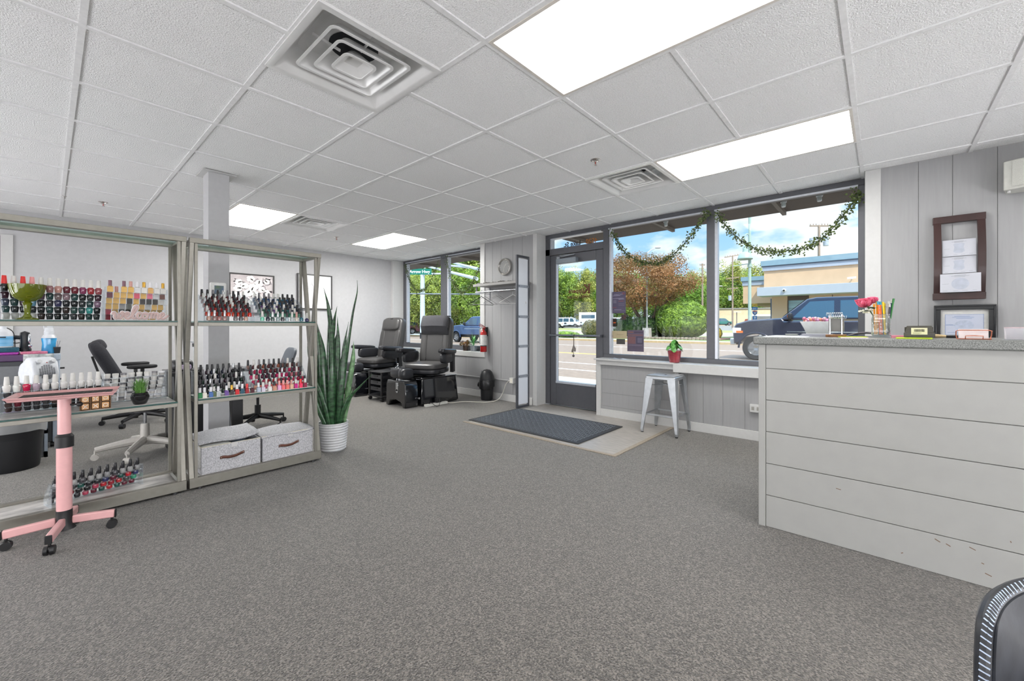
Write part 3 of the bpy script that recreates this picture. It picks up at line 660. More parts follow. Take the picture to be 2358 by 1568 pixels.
# ---- welcome sign
W = [[(-.15,.6),(-.08,.85),(.08,.95),(.16,.7),(.12,.25),(.3,.0),(.5,.2),(.6,.85)],[(.6,.85),(.58,.25),(.78,0),(1.0,.3),(1.1,.85),(1.02,1.05),(.9,.85),(1.05,.62),(1.3,.6)],
     [(1.35,.35),(1.65,.5),(1.78,.8),(1.58,.98),(1.36,.68),(1.4,.15),(1.7,0),(2.0,.25)],[(2.0,.25),(2.5,1.1),(2.82,1.8),(2.7,2.08),(2.42,1.75),(2.18,.6),(2.28,.05),(2.6,.12)],
     [(3.25,.75),(3.12,.98),(2.86,.78),(2.78,.3),(3.0,0),(3.4,.25)],[(3.75,.95),(3.5,.75),(3.45,.22),(3.75,0),(4.08,.3),(4.02,.82),(3.75,.95),(3.95,.72),(4.35,.78)],
     [(4.35,.8),(4.52,.92),(4.55,.5),(4.5,.02)],[(4.53,.45),(4.78,.95),(4.95,.85),(4.92,.02)],[(4.95,.45),(5.2,.95),(5.38,.8),(5.36,.12),(5.55,.03),(5.75,.3)],
     [(5.72,.35),(6.05,.5),(6.2,.8),(6.0,.98),(5.76,.68),(5.8,.15),(6.1,0),(6.45,.25),(6.8,.62)]]
t = thing('welcome_sign', 'cut-out script sign reading welcome in front of the gold bottles', 'sign', (.395, 3.487, 1.1455))
for nm, rad, dy, col in (('outline', .0098, .004, (226,222,224)), ('lettering', .0062, -.002, (186,160,156))):
    b = B()
    for st in W: b.tube([(p.x, p.y, p.z) for p in curve([(-.128+u*.0382, dy, .0108+v*.0385) for u, v in st], 5)], rad, 8, flat=.35)
    b.v = [(x, dy+(y-dy)*1.0, z) for x, y, z in b.v]
    put(b, nm, mat('sign_'+nm, col, .5, ns=40, na=.12), t, world=False)
b = B(); b.box(-.125,.13,.0,.006,0,.004); put(b, 'foot_bar', mat('sign_outline', (226,222,224)), t, world=False)

# ---- noughts and crosses block set
t = thing('noughts_and_crosses_set', 'small wooden noughts and crosses block set under the pink tray', 'game', (.19, 3.505, .613))
wd = mat('dark_wood_frame', (112,78,46), .5, ns=12, na=.3, stretch=(1,1,6)); lw = mat('light_wood_block', (206,158,108), .5, ns=10, na=.25, stretch=(6,1,1)); wht = mat('painted_white', (238,232,222), .5)
b = B()
for i in range(4): b.box(-.066+i*.0425, -.0615+i*.0425, -.012, .02, 0, .13)
for i in range(4): b.box(-.066, .066, -.012, .02, i*.042, i*.042+.004)
b.box(-.066,.066,.016,.02,0,.13); put(b, 'frame', wd, t, world=False, bevel=.001)
for i in range(3):
    for j in range(3):
        b = B(); x = -.0430+i*.0425; z = .0225+.042*j; b.box(x-.0155,x+.0155,-.012,.012,z-.0165,z+.0165)
        bl = put(b, 'block', lw, t, world=False, bevel=.002)
        b = B(); y = -.0128
        if (i, j) in ((2,0),(0,1),(2,1)): b.tube([(x+.010*math.cos(2*PI*k/20), y, z+.0085*math.sin(2*PI*k/20)) for k in range(21)], .0016, 6)
        else: b.bar((x-.010,y,z-.011),(x+.010,y,z+.011),.003,.0015,(0,1,0)); b.bar((x+.010,y,z-.011),(x-.010,y,z+.011),.003,.0015,(0,1,0))
        put(b, 'mark', wht, bl, world=False)
# ---- little grass plant
t = thing('grass_plant', 'small green grass plant in a ribbed black pot on the left middle shelf', 'plant', (.392, 3.53, .613))
b = B(); b.lathe([(.0,0),(.028,0),(.034,.006),(.046,.040),(.047,.052),(.043,.058),(.044,.062),(.040,.066),(.041,.070),(.038,.074),(.036,.072),(.034,.06),(0,.06)], n=28); put(b, 'pot', mat('black_glaze', (22,22,24), .15, coat=.4), t, world=False)
b = B(); r = random.Random(11)
for i in range(170):
    a = r.uniform(0,2*PI); q = r.uniform(0,.03); sp = r.uniform(.2,1.0) if i > 8 else 1.6; h = r.uniform(.07,.115) if i > 8 else .07
    p0 = Vector((q*math.cos(a), q*math.sin(a), .06)); d = Vector((math.cos(a), math.sin(a), 0)); w = Vector((-d.y, d.x, 0))*.0014
    p1 = p0 + d*(.012*sp) + Vector((0,0,h*.6)); p2 = p0 + d*(.036*sp) + Vector((0,0,h))
    b.add([p0-w, p0+w, p1+w, p1-w, p2], [(0,1,2,3),(3,2,4)])
put(b, 'grass', mat('grass_blades', (92,140,62), .6, ns=60, na=.45), t, world=False)['kind'] = 'stuff'

# ---- fabric boxes
fab = mat('grey_linen', (178,178,182), .9, ns=170, na=.35, bump=.3, stretch=(1,1,.6), det=5); lea = mat('brown_leather', (92,52,38), .45, ns=30, na=.2); cream = mat('cream_piping', (206,200,176), .7)
def fbox(x0, x1, lb, lidz, lidy, tilt, towel):
    cx = (x0+x1)/2; t = thing('storage_box', lb, 'storage box', (cx, 3.64, .078), 0, 'grey fabric storage boxes'); h = .19; w = (x1-x0)/2
    b = B(); b.box(-w, w, -.14, -.134, 0, h); b.box(-w, w, .134, .14, 0, h); b.box(-w, -w+.006, -.134, .134, 0, h); b.box(w-.006, w, -.134, .134, 0, h); b.box(-w,w,-.134,.134,0,.004); put(b, 'body', fab, t, world=False, bevel=.002)
    b = B(); b.tube([(-w,-.138,h),(w,-.138,h)],.0025,6); b.tube([(w-.002,-.138,h),(w-.002,-.138,.0)],.002,6); b.tube([(-w,-.138,h),(-w,.13,h)],.0025,6); put(b, 'piping', cream, t, world=False)
    b = B(); n = 14; rows = []
    for j in range(6):
        y = lidy + .285*j/5
        rows.append([(-w-.006+(2*w+.012)*i/n, y, lidz + tilt*(j/5) + .008*math.sin(i*.45+j) *(1-.3*j/5) + (.02*(i/n)**3 if towel else -.01*(1-i/n))) for i in range(n+1)])
    b.grid(rows); put(b, 'lid', fab, t, world=False, solid=.012)
    b = B(); ps = curve([(x, -.143-y, z) for x, y, z in ((-.075,.000,.098),(-.055,.002,.100),(-.02,.010,.096),(.02,.010,.098),(.055,.002,.106),(.075,.0,.110))], 5)
    vs = []; 
    for p in ps: vs.append([(p.x, p.y-.0015, p.z-.009), (p.x, p.y-.0015, p.z+.009)])
    b.grid([list(q) for q in zip(*vs)]); hd = put(b, 'handle', lea, t, world=False, solid=.003)
    b = B(); b.cyl((-.068,-.144,.098),(-.068,-.148,.098),.003,n=10); put(b, 'rivet', mat('rivet', (190,180,170), .3, .8), hd, world=False); b = B(); b.cyl((.068,-.144,.109),(.068,-.148,.109),.003,n=10); put(b, 'rivet', mat('rivet', (190,180,170), .3, .8), hd, world=False)
    b = B(); b.box(-.005,.03,-.1425,-.1405,h-.028,h+.002); put(b, 'paper_tag', trimm, t, world=False)
    if towel:
        q = thing('towel', 'folded white towel showing under the raised lid of the left fabric box', 'towel', (cx-.06, 3.60, .10))
        b = B(); b.cush((-.03,-.02,.085),.22,.14,.16,.35); put(b, 'white_towel', mat('towel_white', (206,206,203), .95, ns=90, na=.1, bump=.3), q, world=False)
        b = B(); b.cush((.13,-.01,.08),.10,.15,.14,.4); put(b, 'blue_towel', mat('towel_blue', (166,182,202), .95, ns=90, na=.1, bump=.3), q, world=False)
fbox(.705, 1.07, 'left grey fabric storage box with open lid, white towel inside and brown leather handle', .205, -.08, .03, True)
fbox(1.085, 1.455, 'right grey fabric storage box with closed lid and brown leather handle', .196, -.146, .012, False)

# ---- pink rolling work tray
pink = mat('pink_enamel', (224,172,172), .3, ns=30, na=.03); blk = mat('black_plastic', (28,28,30), .4)
t = thing('rolling_tray_stand', 'pink rolling tray stand on four black casters in front of the left shelves', 'tray stand', (.058, 3.21, 0))
b = B(); b.lathe([(.045,.045),(.04,.055),(.031,.09),(.031,.145)], n=20); put(b, 'hub', blk, t, world=False)
b = B(); b.lathe([(.030,.13),(.030,.50)], n=24); put(b, 'lower_pole', pink, t, world=False)
b = B(); b.lathe([(.0255,.5),(.0255,.735)], n=24); put(b, 'upper_pole', pink, t, world=False)
b = B(); b.lathe([(.036,.475),(.036,.53),(.031,.537),(.027,.545)], n=24); put(b, 'collar', blk, t, world=False)
b = B(); b.cyl((.02,-.01,.695),(.045,-.022,.695),.005); b.cush((.055,-.026,.695),.026,.026,.026,1,12,8); put(b, 'knob', blk, t, world=False)
for a, L in ((-14,.195),(-105,.215),(172,.21),(76,.19)):
    ca, sa = math.cos(math.radians(a)), math.sin(math.radians(a))
    b = B(); b.bar((.03*ca,.03*sa,.088),(L*ca,L*sa,.078),.026,.042); leg = put(b, 'base_leg', pink, t, world=False, bevel=.006)
    b = B(); b.bar((L*ca,L*sa,.078),((L+.006)*ca,(L+.006)*sa,.078),.027,.043); put(b, 'end_cap', blk, leg, world=False, bevel=.004)
    b = B(); x, y = (L-.012)*ca, (L-.012)*sa; b.cyl((x,y,.06),(x,y,.045),.006)
    for s in (-1,1): b.tube([(x+s*.004*sa, y-s*.004*ca, .0225),(x+s*.019*sa, y-s*.019*ca, .0225)], [.0225,.0205], 18)
    b.cush((x,y,.028),.03,.022,.03,.8,12,8,Matrix.Rotation(math.radians(a),3,'Z')); put(b, 'caster', blk, leg, world=False)
R8 = Matrix.Rotation(math.radians(-8),3,'Z'); b = B(); hw, hd_ = .195, .125
def tr(x, y, z): v = R8 @ Vector((x,y,0)); return (v.x+.01, v.y+.03, z)
rings = []
for a, c_, z in ((.17,.10,.735),(.185,.115,.738),(hw,hd_,.757),(hw+.004,hd_+.004,.759),(hw+.004,hd_+.004,.756),(hw-.008,hd_-.008,.744),(.172,.102,.741)):
    rings.append([tr(x,y,z) for x, y in ((-a,-c_),(a,-c_),(a,c_),(-a,c_))])
n = 4; vs = [p for r in rings for p in r]; fs = [(i*n+k, i*n+(k+1)%n, (i+1)*n+(k+1)%n, (i+1)*n+k) for i in range(len(rings)-1) for k in range(n)]
fs += [(3,2,1,0), tuple((len(rings)-1)*n+k for k in range(4))]; b.add(vs, fs); put(b, 'tray', pink, t, world=False, bevel=.004, sm=50)
b = B()
for i in range(52):
    x = -.165+i*.0065; vs = [tr(x+dx,y,z) for z in (.742,.7475) for dx, y in ((-.0022,-.098),(.0022,-.098),(.0022,.098),(-.0022,.098))]
    b.add(vs, [(4,5,6,7),(0,1,5,4),(1,2,6,5),(2,3,7,6),(3,0,4,7)])
vs = [tr(x,y,z) for z in (.7412,.7445) for x, y in ((-.17,-.1),(.17,-.1),(.17,.1),(-.17,.1))]; b.add(vs, [(4,5,6,7),(0,1,5,4),(1,2,6,5),(2,3,7,6),(3,0,4,7)])
put(b, 'ribbed_mat', mat('ribbed_rubber', (62,58,56), .8), t, world=False)
b = B(); b.box(-.05,.05,-.03,.04,.728,.736); put(b, 'mount_plate', pink, t, world=False)
# ================================================================ PLANT, PEDICURE CHAIRS, ENTRANCE SIDE
RV = Vector((math.sin(YAW), -math.cos(YAW), 0)); FVv = Vector((math.cos(YAW), math.sin(YAW), 0))
# ---- snake plant
t = thing('snake_plant', 'tall dark green snake plant in a white ribbed pot beside the right shelving unit', 'plant', (1.715, 3.69, 0))
b = B(); prof = [(.0,.0),(.100,.0),(.106,.008)]
for i in range(40):
    z = .012+.225*i/39; prof.append((.106+.02*z/.24+.0028*math.cos(i*PI/2), z))
prof += [(.128,.243),(.126,.25),(.120,.248),(.116,.21),(0,.21)]
b.lathe(prof, n=40); put(b, 'pot', mat('white_pot', (200,201,203), .45), t, world=False)
b = B(); b.lathe([(0,.212),(.115,.208)], n=20); put(b, 'soil', mat('soil', (60,46,36), .95, ns=80, na=.5, bump=.5), t, world=False)
sn = mat('snake_leaf', (30,64,40), .3, ns=26, na=.5, col2=(62,104,66), stretch=(1,1,1.6), coat=.3); sn2 = mat('snake_leaf_pale', (118,156,112), .35, ns=26, na=.4)
def blade(path, w, tw=0.0, m=None, nm='leaf'):
    """path of (right, height, depth) offsets; a channelled pointed leaf"""
    ps = curve([RV*r + FVv*d + Vector((0,0,z)) for r, z, d in path], 6); N = len(ps); rows = []
    for i, p in enumerate(ps):
        s = i/(N-1); ww = w*.84*(.42+.75*math.sin(PI*min(1, s*1.02+.08))**.8)*(1 if s < .7 else max(0, (1-s)/.3)**.75); ww = max(ww, .0012)
        a = tw + .5*s; sd = (RV*math.cos(a) + FVv*math.sin(a)); nn = (FVv*math.cos(a) - RV*math.sin(a))
        rows.append([tuple(p + sd*(ww/2*u) + nn*(abs(u)**1.5*ww*.22)) for u in (-1,-.5,0,.5,1)])
    b = B(); b.grid(rows); put(b, nm, m or sn, t, world=False, solid=.003, sm=60)
for path, w, tw, m in [
    ([(-.01,.2,0),(.0,.6,.0),(-.02,1.0,.02),(-.055,1.28,.03),(-.105,1.46,.04)], .05, .3, sn), ([(.05,.2,.0),(.09,.6,.02),(.13,.95,.03),(.165,1.22,.04),(.2,1.42,.05),(.198,1.53,.05)], .030, .9, sn),
    ([(-.04,.2,.02),(-.05,.6,.03),(-.045,.9,.03),(-.01,1.12,.02),(.035,1.29,.0)], .062, -.2, sn), ([(-.05,.2,.04),(-.055,.7,.04),(-.06,1.19,.03)], .04, .5, sn),
    ([(.02,.2,-.03),(.04,.6,-.02),(.042,.95,.0),(.037,1.2,.0)], .046, 0, sn), ([(.06,.2,.03),(.07,.6,.03),(.08,.9,.04),(.12,1.15,.05)], .036, .4, sn),
    ([(-.06,.2,.0),(-.13,.55,.0),(-.165,.9,.0),(-.19,1.17,.02)], .055, .6, sn), ([(-.07,.2,.06),(-.17,.5,.08),(-.235,.70,.1),(-.275,.85,.1),(-.285,.95,.1)], .018, 0, sn),
    ([(-.03,.2,-.05),(-.06,.55,-.06),(-.085,.9,-.05),(-.135,1.16,-.04)], .078, .1, sn), ([(.07,.2,.04),(.11,.5,.05),(.155,.8,.06),(.16,.97,.06)], .05, .2, sn2),
    ([(.05,.2,-.04),(.075,.5,-.05),(.105,.8,-.04),(.145,1.02,-.04)], .07, -.2, sn), ([(.07,.2,-.03),(.10,.32,-.05),(.17,.47,-.06),(.26,.57,-.06),(.37,.685,-.05)], .042, .2, sn),
    ([(.08,.2,.03),(.10,.35,.04),(.13,.44,.04),(.155,.54,.05)], .04, .1, sn2), ([(.0,.2,-.08),(-.04,.42,-.1),(-.11,.60,-.1),(-.15,.66,-.1),(-.185,.66,-.1)], .045, -.1, sn),
    ([(.01,.2,-.06),(.02,.45,-.08),(.03,.7,-.08),(.025,.88,-.07)], .066, .3, sn), ([(-.02,.2,.05),(-.03,.55,.06),(-.02,.9,.06),(.02,1.08,.06)], .06, -.4, sn),
    ([(-.08,.2,.0),(-.12,.42,.02),(-.15,.58,.02),(-.13,.72,.02)], .05, .5, sn), ([(.03,.2,.0),(.05,.4,-.02),(.085,.55,-.03),(.10,.76,-.03)], .06, .1, sn), ([(-.03,.2,-.07),(-.09,.36,-.09),(-.13,.5,-.1),(-.17,.62,-.1)], .05, 0, sn)]:
    blade(path, w, tw, m)

# ---- pedicure chairs
vin_ = mat('black_vinyl', (62,61,61), .36, ns=160, na=.12, bump=.06, spec=.6); gloss = mat('gloss_black', (16,17,21), .06, coat=1.0, ns=3, na=.02); chrome = mat('chrome', (215,218,222), .12, 1.0); pad = mat('pad_black', (38,39,43), .26, ns=160, na=.1, bump=.04)
def pedichair(loc, th, lb, towel):
    t = thing('pedicure_chair', lb, 'pedicure chair', loc, 0, 'pedicure chairs')
    def P(b, nm, m, par=None, **k): return put(b, nm, m, par or t, world=False, **k)
    b = B(); b.frus((0,0),(.335,.285),(.305,.262),.02,.375); b.frus((0,0),(.315,.27),(.315,.27),.375,.392); b.frus((0,0),(.31,.265),(.33,.28),.0,.02); P(b, 'base_box', gloss, bevel=.012)
    b = B()
    pts = [(-.24,.0),(-.235,.30),(-.20,.36),(.20,.36),(.235,.30),(.24,.0),(.17,.0),(.13,.07),(.0,.10),(-.13,.07),(-.17,.0)]
    b.prism(pts, -.56, -.35, 'x'); tub = P(b, 'foot_tub', gloss, bevel=.012)
    b = B(); b.box(-.568,-.56,-.075,-.02,.22,.335); b.cyl((-.568,-.047,.22),(-.56,-.047,.22),.0275); P(b, 'chrome_plate', chrome, tub, bevel=.002)
    b = B(); b.cyl((-.36,-.25,.12),(-.36,-.275,.12),.014,n=12); P(b, 'valve', chrome, tub)
    T = Matrix.Rotation(th, 4, 'Z')
    def L(): q = B(); q.T = T; return q
    b = L(); b.lathe([(.10,.39),(.10,.41),(.06,.415),(.06,.44)], n=20); b.box(-.2,.2,-.18,.18,.405,.425); P(b, 'swivel', mat('swivel_black', (30,30,32), .4))
    b = L(); b.cush((.03,0,.465), .58,.54,.10, .5); b.cush((.03,0,.45), .50,.48,.09,.5); P(b, 'seat_base', pad)
    b = L(); b.cush((.05,0,.535), .56,.54,.105, .5, 28, 14); P(b, 'seat_cushion', vin_)
    R = Matrix.Rotation(math.radians(-11), 3, 'Y')
    b = L(); b.cush((-.285,0,.90), .15,.50,.72, .34, 28, 16, R); bk = P(b, 'backrest', vin_)
    b = L()
    for z, h in ((.665,.13),(.80,.14),(.94,.13)): b.cush((-.198-(z-.665)*.19,0,z), .06,.235,h,.3,20,10,R)
    for s in (-1,1): b.cush((-.222,s*.178,.80), .085,.115,.50,.4,16,12,R)
    P(b, 'back_panels', vin_, bk)
    b = L(); x = -.270
    for s in (-1,1): b.tube([(-.160-(z-.6)*.19,s*.121,z) for z in (.6,.7,.8,.9,1.0)], .0045, 6)
    for z in (.733,.872): b.tube([(-.158-(z-.6)*.19,-.12,z),(-.158-(z-.6)*.19,.12,z)], .0045, 6)
    P(b, 'seams', mat('seam_black', (20,20,22), .5), bk)
    b = L(); b.cush((-.285,0,1.135), .14,.42,.22,.5,24,12,R); pl = P(b, 'head_pillow', vin_, bk)
    if towel:
        b = L(); rows = []
        for i in range(9):
            v = i/8; a = -1.2+v*3.0; rows.append([(-.30-.205*.52*math.sin(a-PI/2+.35)*-.95 if 0 else -.29+.088*math.cos(a-.6)-.02*(v), yy*.215, 1.135+.135*math.sin(a*.62+.25)*-1+.01*math.sin(yy*9)+ (0 if v<.6 else .0)) for yy in (-1,-.6,-.2,.2,.6,1)])
        rows = [[(-.375+.20*min(1,max(0,(v*1.25))) - .03*v*v*(1 if v>.8 else 0), yy*(.19+.032*min(1,v*3)), 1.262-.01*abs(yy) - (0 if v < .55 else (v-.55)/.45*.27) + (.012*math.sin(v*PI))) for yy in (-1,-.6,-.2,.2,.6,1)] for v in [i/10 for i in range(11)]]
        b.grid(rows); P(b, 'towel_cover', mat('charcoal_towel', (58,58,62), .9, ns=120, na=.2, bump=.2), pl, solid=.006)
    else:
        text('P', .06, mat('emblem_gold', (190,170,110), .4), pl, 'emblem', T @ MX((-.212,-.10,1.11),(0,1,0),(-.2,0,1)), bold=.002)
        b = L(); b.bar((-.23,.03,1.24),(-.37,.03,1.255),.05,.006); P(b, 'pillow_strap', vin_, pl)
    for s in (-1,1):
        b = L(); b.cush((.06,s*.335,.748), .47,.135,.075,.55,24,10,Matrix.Rotation(math.radians(-4),3,'Y')); ar = P(b, 'armrest', pad)
        b = L(); b.cush((-.02,s*.30,.655), .42,.09,.17,.5,20,10); P(b, 'arm_pod', pad, ar)
        b = L(); b.bar((-.17,s*.31,.43),(-.13,s*.325,.72),.05,.07,(1,0,0)); P(b, 'arm_bracket', mat('bracket_black', (34,34,36), .4), ar)
    b = B(); b.cush((-.47,.02,.455), .19,.30,.15,.5,20,12); b.cush((-.47,-.12,.45), .21,.14,.155,.6,20,12); ft = P(b, 'foot_rest', pad)
    b = B(); b.bar((-.44,.05,.36),(-.44,.05,.42),.05,.05,(1,0,0)); P(b, 'foot_rest_post', chrome, ft)
    b = B(); x, y = -.40, .20; b.cyl((x,y,.36),(x,y,.50),.016); b.bar((x-.05,y,.505),(x+.05,y,.52),.03,.025); b.bar((x,y,.52),(x-.03,y-.06,.575),.02,.018); b.cyl((x,y,.48),(x,y-.09,.485),.012); P(b, 'shower_tap', chrome, tub, bevel=.002)
    return t
pedichair((3.75,5.0,0), math.radians(206), 'nearer black pedicure chair with a towel over its headrest and glossy black base', True)
pedichair((3.75,6.36,0), math.radians(190), 'farther black pedicure chair near the left wall with small pillow at its headrest', False)
# ---- cart between the chairs
t = thing('utility_cart', 'small black rolling cart with drawers between the two pedicure chairs', 'cart', (3.40, 5.62, 0))
cb_ = mat('cart_black', (30,30,32), .45)
def P(b, nm, m=cb_, par=None, **k): return put(b, nm, m, par or t, world=False, **k)
b = B()
for i in (-1,1):
    for j in (-1,1): b.box(.15*i-.012,.15*i+.012,.17*j-.014,.17*j+.014,.06,.42)
P(b, 'frame', bevel=.002)
b = B(); b.box(-.17,.17,-.19,.19,.42,.435); P(b, 'top', bevel=.003)
b = B(); b.box(-.17,.17,-.20,.20,.06,.085); P(b, 'bottom_shelf', bevel=.003)
for z in (.15,.24,.33):
    b = B(); b.box(-.145,.14,-.15,.15,z,z+.006); b.box(-.15,-.14,-.15,.15,z,z+.055); b.box(-.14,.14,-.15,-.145,z,z+.05); b.box(-.14,.14,.145,.15,z,z+.05); d = P(b, 'drawer', mat('drawer_grey', (46,46,49), .4), bevel=.002)
    b = B(); b.box(-.156,-.15,-.06,.06,z+.03,z+.045); P(b, 'drawer_pull', cb_, d)
for i in (-1,1):
    for j in (-1,1):
        b = B(); x, y = .14*i, .17*j; b.cyl((x,y,.065),(x,y,.045),.008); b.cyl((x-.0,y-.016,.026),(x,y+.016,.026),.026,n=18); P(b, 'caster')
# ---- power strip and cords
t = pstrip = thing('power_strip', 'white power strip with a black adapter on the carpet before the nearer chair', 'power strip', (3.63, 4.665, 0))
b = B(); b.box(3.44,3.82,4.64,4.69,0,.035); put(b, 'body', mat('strip_white', (214,214,208), .4), t, bevel=.004)
b = B(); b.box(3.62,3.70,4.635,4.685,.035,.10); put(b, 'adapter', blk, t, bevel=.004)
b = B(); b.tube(curve([(3.50,4.66,.036),(3.52,4.62,.05),(3.56,4.58,.01),(3.62,4.585,.006),(3.67,4.63,.09)],6), .004, 6); put(b, 'adapter_lead', blk, t)
b = B(); b.tube([(p.x,p.y,max(p.z,.0075)) for p in curve([(3.82,4.668,.015),(3.86,4.61,.008),(4.03,4.555,.008),(4.15,4.37,.008),(4.213,4.262,.008),(4.33,4.235,.008),(4.43,4.20,.04),(4.49,4.18,.13),(4.497,4.13,.25),(4.493,4.075,.30),(4.50,4.035,.318)],7)], .0065, 8)
put(b, 'cord', mat('cord_cream', (200,198,188), .5), pstrip)
t = thing('wall_outlet', 'white surface-mounted outlet box with conduit on the wall under the clock', 'outlet', (4.525, 4.02, .275))
b = B(); b.box(4.49,4.54,3.98,4.06,.275,.355); put(b, 'box', trimm, t, bevel=.003)
b = B(); b.tube([(4.528,4.06,.305),(4.528,7.1,.305)], .011, 10); put(b, 'conduit', panm, t)
b = B(); b.box(4.488,4.49,3.995,4.045,.283,.347); put(b, 'face_plate', mat('plate_ivory', (226,222,210), .4), t)
t = thing('wall_outlet', 'white wall outlet low on the knee wall, partly behind the reception counter', 'outlet', (4.55, .905, .277))
b = B(); b.box(4.535,KX,.855,.952,.277,.353); put(b, 'box', trimm, t, bevel=.003)
b = B()
for y in (.88,.925): b.box(4.533,4.535,y-.012,y+.012,.298,.332)
put(b, 'sockets', mat('socket_grey', (150,148,142), .5), t)  # sockets are a darker grey than the box
# ---- waste bin
t = thing('waste_bin', 'round black waste bin with dome lid and loose black liner under the clock', 'bin', (4.41, 4.44, 0))
bp = mat('bin_black', (30,31,34), .42)
b = B(); b.lathe([(0,.0),(.086,0),(.09,.01),(.104,.30)], n=28); put(b, 'body', bp, t, world=False)
b = B(); b.lathe([(.11,.295),(.112,.32),(.106,.35),(.098,.375),(.080,.42),(.05,.45),(.0,.462)], n=28); ld = put(b, 'dome_lid', bp, t, world=False)
b = B(); b.tube(curve([(-.112,.03,.325),(-.104,.025,.37),(-.084,.02,.415),(-.05,.06,.44),(-.02,.10,.40),(-.03,.112,.33)],5), .002, 6); put(b, 'flap_seam', mat('flap_black', (58,59,63), .35), ld, world=False)
b = B(); rr = random.Random(8)
b.lathe([(.110,.305),(.114,.29),(.117,.26),(.119,.22),(.116,.205)], n=48, cap=False, fn=lambda a, z: 1+(.02*math.sin(7*a+z*40)+.015*math.sin(15*a+z*25))*(1 if z < .30 else .2)); b.v = [(x, y, z-(.05*max(0,math.sin(math.atan2(y,x)*1+4.2)) if z < .25 else 0)) for x, y, z in b.v]
b.tube(curve([(-.03,.105,.27),(-.05,.13,.24),(-.05,.135,.20),(-.03,.118,.21)],5), [.012]*16, 8); put(b, 'liner_bag', mat('bag_black', (24,24,26), .25), t, world=False)
# ---- coat shelf with rod, hangers, magazines
t = thing('coat_shelf', 'grey wall shelf with hanging rod below the round clock', 'shelf', (4.39, 4.12, 1.60))
b = B(); b.box(4.24,4.54,3.69,4.55,1.703,1.728); b.box(4.235,4.25,3.69,4.56,1.695,1.733); put(b, 'board', mat('shelf_grey', (150,148,146), .5), t, bevel=.003)
b = B(); b.tube([(4.26,3.70,1.612),(4.26,4.52,1.612)], .014, 12); put(b, 'hanging_rod', chrome, t)
for y in (4.505, 3.72):
    b = B(); b.box(4.25,4.27,y-.004,y+.004,1.60,1.703); b.box(4.25,4.54,y-.004,y+.004,1.60,1.606); b.box(4.53,4.54,y-.008,y+.008,1.50,1.703); put(b, 'bracket', mat('bracket_steel', (150,152,156), .35, .6), t)
hm = [mat('hanger_dark', (60,58,58), .35, .5), mat('hanger_wire', (186,186,188), .25, .8)]
hl = ['black hanger at the left end of the rod','grey wire hanger second from the left on the rod','thin wire hanger in the middle of the rod','thin wire hanger just right of the middle of the rod','white plastic hanger at the right end of the rod']
for i, (y, a) in enumerate(((4.40,66),(4.33,60),(4.10,58),(4.05,62),(3.78,48))):
    q = thing('clothes_hanger', hl[i], 'hanger', (4.26, y, 1.42), math.radians(a), 'hangers on the coat rod')
    w = .185; b = B()
    b.tube([(0,-w,.005),(0,-w,.018),(0,-.02,.115),(0,0,.125),(0,.02,.115),(0,w,.018),(0,w,.005)], .0045 if i in (0,4) else .0025, 6); b.tube([(0,-w,.005),(0,w,.005)], .0035 if i in (0,4) else .0022, 6)
    put(b, 'frame', hm[0] if i == 0 else hm[1] if i < 4 else mat('hanger_white', (214,214,212), .4), q, world=False)
    b = B(); b.tube(curve([(0,0,.125),(0,0,.17),(.014,0,.188),(.016,0,.207),(.0,0,.2145),(-.016,0,.205),(-.017,0,.196)],5), .0022, 6); put(b, 'hook', hm[1], q, world=False)
mg = [(70,68,68),(214,210,204),(52,50,52),(206,202,196),(96,92,90)]
ml = ['dark glossy magazine lying leftmost on the coat shelf','white magazine lying second from left on the coat shelf','black and white magazine lying in the middle of the coat shelf','pale magazine leaning fourth from left on the coat shelf','grey magazine with bent cover at right of coat shelf']
for i in range(5):
    y = 4.46-.145*i; b = B(); n = 8
    b.grid([[(4.262+.215*u, y+.075-.15*k/n+.02*i*0, 1.7335+ (.016+.010*(i%2))*math.sin(PI*k/n)*(1-.4*u)) for k in range(n+1)] for u in (0,1)])
    o = solo(b, 'magazine', mat('magazine_%d' % i, mg[i], .35, ns=6, na=.8, col2=(230,228,224), stretch=(1,6,1), det=1), ml[i], 'magazine', 'magazines on the coat shelf', solid=.005)
# ---- clock
t = thing('wall_clock', 'round silver-rimmed wall clock with grey dial above the coat shelf', 'clock', (4.52, 4.176, 1.865))
def ring(b, c, prof, n=40):   # lathe about the -X axis; prof of (r, depth toward the room)
    k = len(b.v); b.lathe([(r, d) for r, d in prof], n=n, cap=False); b.v[k:] = [(c[0]-z, c[1]+x, c[2]+y) for x, y, z in b.v[k:]]
b = B(); ring(b, (4.54,4.176,1.992), [(.128,0),(.130,.02),(.124,.036),(.114,.04),(.108,.032),(.103,.036),(.098,.030)]); put(b, 'rim', mat('clock_rim', (178,176,172), .28, .75), t)
b = B(); ring(b, (4.54,4.176,1.992), [(.0,.026),(.099,.026)]); put(b, 'dial', mat('clock_dial', (112,112,112), .5), t)
b = B(); X = 4.5125
for k in range(12):
    a = k*PI/6; s = 1 if k % 3 == 0 else .6; b.bar((X, 4.176+.078*math.sin(a), 1.992+.078*math.cos(a)), (X, 4.176+(.078+.014*s)*math.sin(a), 1.992+(.078+.014*s)*math.cos(a)), .002, .005, (0,math.cos(a),-math.sin(a)))
b.bar((X,4.176,1.992),(X,4.136,2.037),.002,.007,(0,1,1)); b.bar((X,4.176,1.992),(X,4.188,1.92),.002,.005,(0,1,0)); put(b, 'hands', mat('clock_marks', (226,224,216), .4), t)
